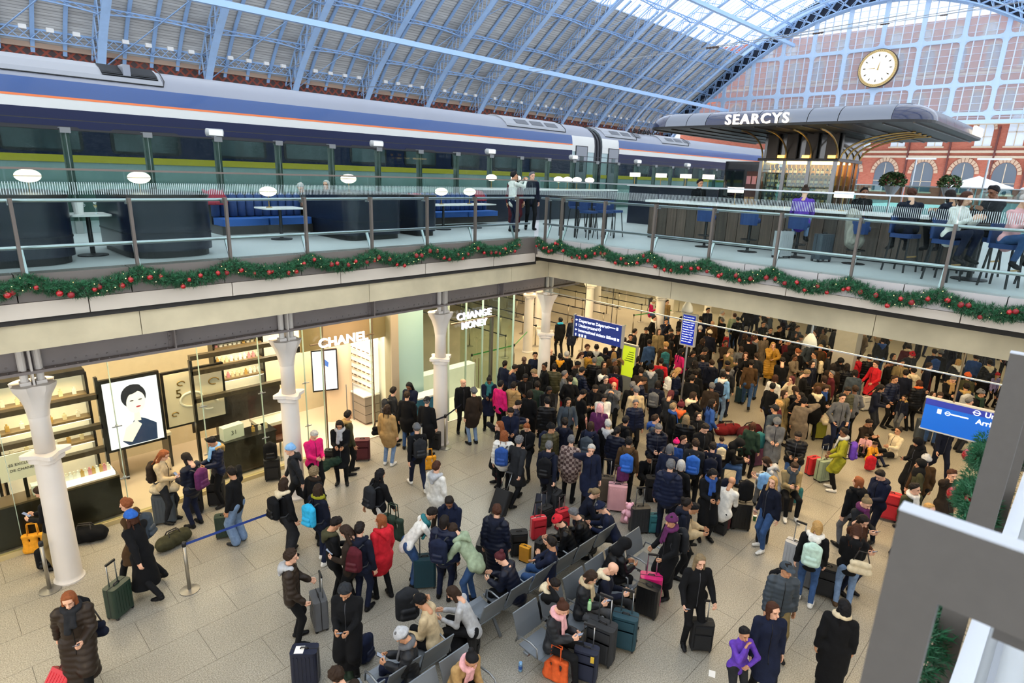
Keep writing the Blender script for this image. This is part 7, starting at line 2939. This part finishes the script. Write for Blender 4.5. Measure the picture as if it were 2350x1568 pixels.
# guests on the upper deck
for x, y, pose, deg, top, legs, hair, sk, dz, lab in (
        (13.7, 2.1, 'bar', 200, 'sweater:wht', 'nav', 'bob:auburn', 'l', .3, 'person in white sweater seated behind the bar side glass'),
        (13.75, 1.25, 'bar', 190, 'sweater:rose', 'jean', 'short:white', 'l', .3, 'white-haired person in pale pink sweater seated at the deck rail'),
        (15.2, 1.7, 'bar', 100, 'jacket:char', 'blk', 'short:black', 'd', .42, 'bearded person in charcoal jacket seated beyond the pink sweater'),
        (15.0, 2.35, 'bar', 10, 'jacket:dnv', 'blk', 'bob:dark', 'm', .32, 'dark-haired person in navy jacket seen from behind on the terrace'),
        (14.72, 5.15, 'bar', 330, 'jacket:pur', 'ljean', 'bun:brown', 'l', .28, 'person in violet jacket and pale jeans perched on the bar stool'),
        (17.2, 4.6, 'stand', 170, 'jacket:blk', 'blk', 'short:black', 'd', -.12, 'bar keeper in black behind the counter'),
        (14.4, 2.95, 'bar', 345, 'jacket:dnv', 'blk', 'short:auburn', 'l', .32, 'auburn-haired guest in navy jacket seen from behind at the rail'),
        (13.0, 12.75, 'photo', 300, 'sweater:wht', 'nav', 'short:black', 'm', 0., 'waiter in white shirt raising a tray by the long table'),
        (14.08, 13.0, 'stand2', 190, 'jacket:dnv', 'blk', 'short:grey', 'l', .0, 'grey-haired bearded man in navy beside the waiter'),
        (13.6, 13.25, 'stand', 200, 'longcoat:mar', 'mar', 'bob:dark', 'm', -.05, 'person in long maroon dress behind the waiter'),
        (7.95, 15.55, 'sit2', 180, 'jacket:gry', 'blk', 'short:white', 'l', 0., 'white-haired guest in grey behind the dark rounded booth'),
        (8.6, 15.6, 'sit3', 170, 'jacket:tan', 'blk', 'bob:white', 'l', 0., 'white-haired guest in tan behind the dark rounded booth'),
        (16.9, 8.9, 'stand', 200, 'jacket:blk', 'blk', 'short:black', 'm', -.05, 'bar keeper in black at the far end of the counter')):
    person(0, 0, pose, deg, top, legs, hair, sk, z=DECK + dz, label=lab, world=(x, y))
# high chairs and table of the terrace guests
k = 0
for x, y in ((13.7, 2.1), (13.75, 1.25), (15.2, 1.7), (15.0, 2.35), (14.4, 2.95), (14.6, .8)):
    t = empty('high_chair', (x, y, DECK), PI * .9, label='dark blue high chair on the terrace, %s' % ('below the white sweater', 'below the pale pink sweater', 'below the bearded guest', 'below the guest with dark hair', 'below the auburn-haired guest', 'empty at the picture edge')[k], cat='chair', group='high chairs of the terrace')
    k += 1
    MB().rbox(-.21, -.21, .68, .21, .21, .76, .05).build('seat', M_navyfab, t)
    MB().rbox(-.21, -.24, .76, .21, -.19, 1.1, .02).build('backrest', M_navyfab, t)
    for sx in (-1, 1):
        for sy in (-1, 1):
            MB().bar((sx * .22, sy * .22, 0), (sx * .17, sy * .17, .7), .03, .03).build('leg', M_black, t)
    MB().box(-.2, .18, .3, .2, .2, .33).build('foot_bar', M_brass, t)
t = empty('high_table', (14.3, 1.75, DECK), .1, label='dark high table among the terrace guests', cat='table')
MB().rbox(-.35, -.75, 1.0, .35, .75, 1.05, .05).build('table_top', M_darkwood, t)
MB().lathe([(.3, 0), (.3, .02), (.05, .04), (.05, 1.0)], 14).build('pedestal', M_black, t)

# people beyond the largest three hundred: one mass
crowd = empty('crowd', (0, 0, 0), label='mass of small dark-clothed people packed far beneath the deck', cat='crowd', kind='stuff')
rnd = random.Random(21)
tops = ('jacket:mar', 'jacket:blu', 'jacket:gry', 'coat:taup', 'jacket:blk', 'jacket:blk', 'jacket:char', 'jacket:dnv', 'coat:blk', 'puffer:blk', 'jacket:dbrn', 'puffer:nav', 'jacket:slate')
hairs = ('short:dark', 'short:black', 'bob:dark', 'bob:brown', 'short:brown', 'long:dark', 'short:grey')
taken = [p for p, _ in PEOPLE]
n = 0
tries = 0
while n < 95 and tries < 6000:
    tries += 1
    q = Vector((rnd.uniform(20.5, 40), rnd.uniform(-2.5, 13.5), 0))
    if q.y > 15 - (q.x - 20) * .25 or abs(q.x - 23.5) < .9 and abs(q.y - 5.9) < .9:
        continue
    if min((q - t_).length for t_ in taken) < .68:
        continue
    taken.append(q)
    n += 1
    pose = rnd.choice(('stand', 'stand2', 'phone', 'stand2', 'fold', 'pocket'))
    J = skel(pose)
    hd_ = Vector((q.x, q.y, float(J['head'][2])))
    d = hd_ - Vector((0, 0, CAMZ))
    sx = 1175 + FPX * d.dot(CR) / d.dot(_f)
    sy = 784 - FPX * d.dot(CU) / d.dot(_f)
    tp = rnd.choice(tops)
    person(sx, sy, pose, rnd.uniform(0, 360), tp, rnd.choice(('blk', 'char', 'nav')), rnd.choice(hairs), rnd.choice('llmmd'), s=rnd.uniform(.94, 1.05),
           label='crowd', mass=crowd)

# people half hidden between the others in the packed main crowd
n = 0
tries = 0
zone = [(1130, 850), (1330, 800), (1640, 740), (1960, 800), (2100, 860), (1980, 920), (1660, 930), (1600, 960), (1480, 970), (1300, 940), (1180, 930)]
def inside(x, y):
    r, j = False, len(zone) - 1
    for i in range(len(zone)):
        (xi, yi), (xj, yj) = zone[i], zone[j]
        if (yi > y) != (yj > y) and x < (xj - xi) * (y - yi) / (yj - yi) + xi:
            r = not r
        j = i
    return r
while n < 34 and tries < 6000:
    tries += 1
    sx, sy = rnd.uniform(1130, 2100), rnd.uniform(740, 1080)
    if not inside(sx, sy):
        continue
    q = at(sx, sy, 1.58)
    q.z = 0
    if min((q - t_).length for t_ in taken) < .5 or (abs(q.y - CY) < .5 and abs(q.x - 14.6) < .5) or (1640 < sx < 1780 and 840 < sy < 1000):
        continue
    taken.append(q)
    n += 1
    tp = rnd.choice(tops)
    person(sx, sy, rnd.choice(('stand', 'stand2', 'phone', 'pocket')), rnd.choice((0, 340, 320, 20, 180, 200, 270)), tp, rnd.choice(('blk', 'char', 'nav')), rnd.choice(hairs), rnd.choice('llmmd'), s=rnd.uniform(.94, 1.04),
           label='crowd', mass=crowd)

# ---- wheelchair with its rider
wc = empty('wheelchair', at(1500, 722, 0), YAW - PI / 2 + math.radians(235), label='wheelchair carrying a traveller in the queue hall', cat='wheelchair')
for sx in (-.3, .3):
    MB().tube([(sx, .28 * math.cos(t * PI / 8), .3 + .28 * math.sin(t * PI / 8)) for t in range(17)], .018, 6).build('wheel', M_black, wc)
    MB().bar((sx * .9, -.25, .45), (sx * .9, -.3, .95), .03, .03).bar((sx * .9, -.25, .48), (sx * .9, .3, .48), .03, .03).build('frame', M_steel, wc)
MB().box(-.25, -.25, .44, .25, .25, .48).build('seat', M_black, wc)
MB().box(-.25, -.3, .48, .25, -.26, .95).build('backrest', M_black, wc)
person(1500, 693, 'sit', 235, 'jacket:pnk', 'jean', 'short:white', 'l', scarf='wht', label='person in pink jacket riding in the wheelchair')

# ---- suitcases
SC_ = '''
272 1372 dgrn 80 .95 hard 1 green case pushed by the walker in the blue beanie
378 1165 slate 20 1.05 hard 0 ribbed slate case with a cream bag on top by the shop
445 1150 blk 20 .85 soft 0 black case behind the person in the dark puffer at the window
497 1130 blk 10 .9 soft 0 black case behind the person in the pale scarf
514 1206 dgrn 20 .8 hard 0 small dark green case beside the wide pale jeans
732 1400 gry 300 .95 hard 1 grey ribbed case held by the curly-haired person
701 1525 nav 5 .95 hard 0 navy case with white sticker at the lower edge
832 1030 mar 10 .95 soft 0 maroon case beside the olive parka
998 1010 blk 350 .8 soft 0 black case behind the flat-cap man
975 1310 dteal 10 1.0 hard 1 deep teal case in the middle of the bending group
1110 1270 char 80 1.0 hard 0 dark travel case orange straps, beside the long puffer
1235 1210 red 20 .8 soft 1 red luggage pile striped band case by the seats
1290 1190 red 30 .75 soft 1 red case with a blue pouch on the luggage pile
1190 1245 blk 10 .85 soft 0 black case under the striped red one
1250 1185 blk 40 .8 soft 1 black case in the middle of the luggage pile
1275 1150 char 60 .8 soft 1 charcoal case at the back of the luggage pile
1205 1270 yel 330 .55 hard 0 small yellow case by the seated person in jeans
1240 1260 blk 60 .7 soft 0 black soft case behind the yellow one
1416 1140 rose 350 1.05 hard 1 pale pink case below the tan jacket
1390 1120 taup 350 1.0 hard 1 taupe case beside the pale pink one
1467 1190 char 10 1.0 hard 1 dark case with raised handle behind the seats
1500 1120 blk 0 1.0 soft 1 tall black case beside the big navy puffer
1503 1200 tea 0 .7 soft 0 teal case at the feet of the big navy puffer
1492 1352 pnk 350 .95 hard 1 bright pink case held by the plum beanie walker
1487 1375 blk 330 .95 hard 0 black case in front of the bright pink one
1433 1445 dteal 340 1.0 soft 1 petrol blue case beside the seated bald man
1380 1470 char 330 1.1 soft 1 large charcoal case by the seated woman with pink scarf
1345 1520 nav 340 .9 soft 1 navy case with yellow tag in front of the charcoal one
1610 1455 blk 355 .85 soft 1 small black case pulled by the blond phone user
1700 1180 blk 350 1.05 hard 1 large black case below the black day bag
1655 1180 mar 350 1.0 hard 1 dark red case behind the large black one
1735 1045 plum 20 .9 hard 0 plum case under the green day bag
1890 1078 sage 20 .95 hard 1 sage green case beside the lime coat
1865 1068 red 20 .8 hard 0 red case behind the sage green one
1930 985 blu 0 .95 hard 0 blue case under the black bag by the olive puffer
1880 985 lim 0 .9 hard 0 lime case under the white coat
1825 1275 lgry 320 1.0 hard 1 silver case behind the mint backpack
1845 1310 gry 320 .9 hard 0 grey ribbed case between the silver one and the jeans
1895 1330 blk 330 1.0 soft 0 black case between the two women in jeans
2040 1160 red 330 1.05 soft 0 red case beside the navy jacket in the right crowd
1700 905 dteal 30 .9 soft 1 deep teal trolley on the open floor right of the departure screen
1600 838 pnk 330 .9 hard 1 bright pink case held by the pink jacket
1300 930 red 330 .95 hard 1 red case behind the pale trolley
1667 785 red 340 .8 hard 0 red case near the sage jacket
1985 925 wht 20 .8 soft 0 white topped case pulled by the red coat
2120 985 slate 350 1.05 soft 0 tall slate case beside the boy in a fur hood
1215 965 red 350 .8 hard 0 red case beside the bearded man in navy
1340 975 rose 20 .7 soft 1 pale pink trolley among the cases in the crowd
1905 950 nav 20 .85 soft 0 navy case by the taupe coat
1750 1225 blk 340 .6 soft 0 black case corner below the blond woman
625 1075 blk 20 .9 soft 0 black case with a black bag at the second column
760 1050 blk 0 .75 soft 0 black case under the green jacket
812 1290 blk 340 .9 soft 0 black case between the two people on phones
'''
for ln in SC_.strip().splitlines():
    a = ln.split(None, 7)
    sc = suitcase(float(a[0]), float(a[1]), a[2], float(a[3]), float(a[4]), a[5], int(a[6]), 0., a[7], accent={'orange straps': 'org', 'striped band': 'wht'}.get(' '.join(a[7].split()[3:5])))
    if 'white sticker' in a[7]:
        MB().box(-.14, -.1, .641, .0, .06, .644).build('sticker', M_white, sc)
    if 'yellow tag' in a[7]:
        MB().box(.1, -.16, .5, .16, -.15, .62).build('luggage_tag', mat('#c9a832', .5), sc)
# tilted, pulled cases
suitcase(1140, 1155, 'blk', 150, .95, 'soft', 1, .6, 'black case tipped and pulled by the curly grey-haired walker')
suitcase(1240, 1165, 'dnv', 165, .85, 'soft', 1, .75, 'dark case tipped and pulled by the walker with a black backpack')
suitcase(95, 1600, 'red', 160, .9, 'hard', 1, .7, 'red case dragged behind the walker in the long brown puffer')

# cases that serve as seats
for px, py, pose, deg, c, who in ((1679, 1107, 'sit2', 320, 'blk', 'the bald person in white'), (1696, 1019, 'sit2', 250, 'char', 'the person with the raised black hood'), (1759, 1060, 'sit2', 70, 'slate', 'the pale grey sweater in the crowd'),
                                  (1823, 1073, 'sit', 170, 'dbrn', 'the person in the patterned jacket'), (1040, 1362, 'sit2', 85, 'blk', 'the pale grey sweater in front')):
    h_ = skel(pose)['head']
    q = at(px, py, float(h_[2])) - Matrix.Rotation(YAW + math.radians(deg) - PI / 2, 3, 'Z') @ Vector((float(h_[0]), float(h_[1]), float(h_[2])))
    suitcase(0, 0, c, deg, .66, 'soft', 0, 0., CNAME[c] + ' case used as a seat by ' + who, world=(q.x, q.y, 0))

# ---- day bags standing on the floor or on cases
def floor_pack(px, py, c, label, deg=0, s=1., z=.26):
    p = at(px, py, z)
    backpack('backpack', Matrix.Translation(p) @ Matrix.Rotation(YAW + math.radians(deg) - PI / 2, 4, 'Z'), c, label, s, False, 'bags standing about')
floor_pack(104, 1277, 'blk', 'black day bag slumped behind the front column', 40)
floor_pack(1742, 1010, 'tea', 'green day bag on top of the plum case', 180, 1.0, 1.0)
floor_pack(1712, 1125, 'blk', 'black day bag on top of the large black case', 180, 1.05, 1.0)
floor_pack(1665, 1120, 'dnv', 'navy day bag on top of the dark red case', 180, 1., .95)
floor_pack(1755, 1105, 'sky', 'pale patterned day bag among the seated group', 160, .95, .8)
floor_pack(935, 1385, 'char', 'tall black hiking pack standing by the front seats', 20, 1.25, .75)
floor_pack(1900, 1015, 'nav', 'navy day bag before the lime case', 180, .95)
floor_pack(1998, 1062, 'red', 'red day bag on the floor beside the sitting children', 180, .9)
floor_pack(1830, 1135, 'tea', 'teal day bag at the feet of the person in the patterned jacket', 200, .9)
floor_pack(620, 1035, 'blk', 'black day bag on the case at the second column', 20, 1., .9)
floor_pack(1430, 1085, 'plum', 'grey and pink day bag on top of the pale pink case', 180, .9, .95)
floor_pack(1940, 945, 'blk', 'black day bag on top of the blue case', 180, 1., .95)
floor_pack(840, 1485, 'nav', 'dark day bag on the floor by the front seats', 70, 1.)
for a in ((81, 1250, 'yel', 'orange shopping bag beside the front column', 'tote', 20, 1.1), (197, 1226, 'blk', 'large black holdall by the shop window', 'duffel', 20, 1.1), (398, 1238, 'olv', 'olive trolley holdall in the middle of the shop side', 'duffel', 60, 1.),
          (985, 1065, 'yel', 'yellow and red carrier bag behind the grey beanie', 'tote', 20, 1.), (903, 1215, 'grn', 'bright green shopping bag carried on the shoulder', 'tote', 330, 1.3), (760, 1060, 'dgrn', 'green jacket draped over a black case', 'coat', 20, 1.),
          (1275, 1540, 'org', 'orange shopping bag at the feet of the seated woman', 'tote', 330, 1.1), (1720, 990, 'mar', 'maroon holdall on the luggage heap', 'duffel', 30, 1.3), (1670, 985, '#6e1a20', 'red holdall on the luggage heap', 'duffel', 10, 1.2),
          (1895, 955, 'crm', 'white coat thrown over the lime case', 'coat', 20, 1.2), (1180, 975, 'khk', 'khaki shoulder bag of the person in tan puffer', 'duffel', 350, .8), (1310, 960, 'rose', 'pale pink coat on the trolley', 'coat', 0, 1.),
          (805, 1545, 'grn', 'green snack bag on the floor at the lower edge', 'tote', 20, .7), (1440, 1190, 'rose', 'pink carrier bag under the teddy bear', 'tote', 350, .8), (1745, 1110, 'wht', 'white carrier bag among the seated group', 'tote', 10, .8)):
    z = {'bright green shopping bag carried on the shoulder': .55, 'white coat thrown over the lime case': .55, 'green jacket draped over a black case': .6, 'khaki shoulder bag of the person in tan puffer': .55, 'pale pink coat on the trolley': .5, 'white carrier bag among the seated group': .0}.get(a[3], 0)
    soft_bag(a[0], a[1], a[2], a[3], a[4], a[5], a[6], z)
soft_bag(378, 1120, 'crm', 'cream holdall resting on the slate case by the shop', 'duffel', 20, .8, .68)
soft_bag(1055, 1455, 'blk', 'black coat spread over the floor beside the grey sweater', 'coat', 40, 1.7)
# tote with print, worn by the tan coat
tb = soft_bag(895, 985, 'crm', 'canvas tote bag with printed lettering on the tan coat', 'tote', 345, 1.0, .7)
text('LET US\nSEE OUR\nARTISTS', .07, mat('#3a342e', .7), tb, (-.12, -.075, .24), (PI / 2, 0, 0), .001)
soft_bag(212, 1440, 'dnv', 'navy handbag carried by the walker in the long brown puffer', 'hand', 200, 1.3, .75)
soft_bag(1975, 1298, 'crm', 'yellow drawstring bag worn by the long-haired woman in jeans', 'hand', 335, 1.3, .95)
soft_bag(868, 985, 'blk', 'black handbag at the side of the tan coat', 'hand', 20, 1.2, .8)
# teddy bear on the pink bag
td = empty('teddy_bear', at(1442, 1190, .3), YAW + PI / 2, label='pink teddy bear sitting between the seat rows', cat='toy')
M_ted = mat('#e3a9b4', .9, bump=.2, bscale=80)
MB().ball((0, 0, .14), .1, 12, 8, 1.15).build('trunk', M_ted, td, True)
MB().ball((0, 0, .3), .085, 12, 8).build('head', M_ted, td, True)
for sx in (-1, 1):
    MB().ball((sx * .065, 0, .37), .032, 8, 6).build('ear', M_ted, td, True)
    MB().tube([(sx * .08, 0, .2), (sx * .15, .05, .14)], .035, 8).build('arm', M_ted, td, True)
    MB().tube([(sx * .05, .03, .06), (sx * .1, .16, .04)], .042, 8).build('leg', M_ted, td, True)
# can on the floor, cup on a case, bottle on a case
cn = empty('drink_can', at(1194, 1540, .0), label='small blue drink can standing on the open floor', cat='can')
MB().lathe([(.026, 0), (.033, .01), (.033, .15), (.026, .165)], 14).build('body', mat('#7fa9cf', .3, metal=.5), cn)
MB().lathe([(.0335, .05), (.0335, .11)], 14).build('band', mat('#24509a', .4), cn)
cp = empty('paper_cup', at(1731, 1195, .0) + Vector((0, 0, 0)), label='green and white paper cup beside the large black case', cat='cup')
MB().lathe([(.03, 0), (.042, .12)], 14).build('body', mat('#2f6b3c', .6), cp)
MB().lathe([(.045, .12), (.043, .135), (.02, .14)], 14).build('lid', M_white, cp)
bt = empty('water_bottle', at(1352, 1400, .78), label='clear bottle with green cap on the charcoal case', cat='bottle')
MB().lathe([(.03, 0), (.033, .02), (.033, .14), (.014, .18)], 12).build('body', mat('#a8d6a0', .15, spec=.8), bt)
MB().lathe([(.016, .18), (.016, .2)], 10).build('cap', mat('#3fae4a', .4), bt)
pp = place('paper_slip', MB().box(-.07, -.05, 0, .07, .05, .002).mesh('paper_slip'), M_white, None, at(1634, 1547, .001), .4)
tag(pp, 'small white paper slip lying on the floor', 'paper')
# bar stool coat
cb = empty('draped_coat', (14.7, 4.05, DECK + .3), .4, label='grey coat with striped lining hanging from the bar stool', cat='coat')
V, Q = solid([((0, 0, .75), (0, -.1, .2), .14, .2), ((.1, 0, .7), (.25, -.25, -.1), .1, .06), ((-.1, .05, .72), (-.15, .0, .2), .09, .1)], .025, .05, None, lambda F, X, Y, Z: folds(F, X * 1.5, Y * 1.5, Z, .015))
place('cloth', np_mesh('cloth', V, Q), mat('#8b877c', .8, var=.3, scale=3, stretch=(12, 1, 1)), cb)
suitcase(0, 0, 'lgry', 20, .95, 'hard', 0, 0., 'pale suitcase standing under the violet guest at the bar', DECK, world=(14.3, 5.3, DECK), group='suitcases on the upper deck')
suitcase(0, 0, 'slate', 20, .95, 'hard', 0, 0., 'slate suitcase by the stool with the striped coat', DECK, world=(14.5, 4.5, DECK), group='suitcases on the upper deck')
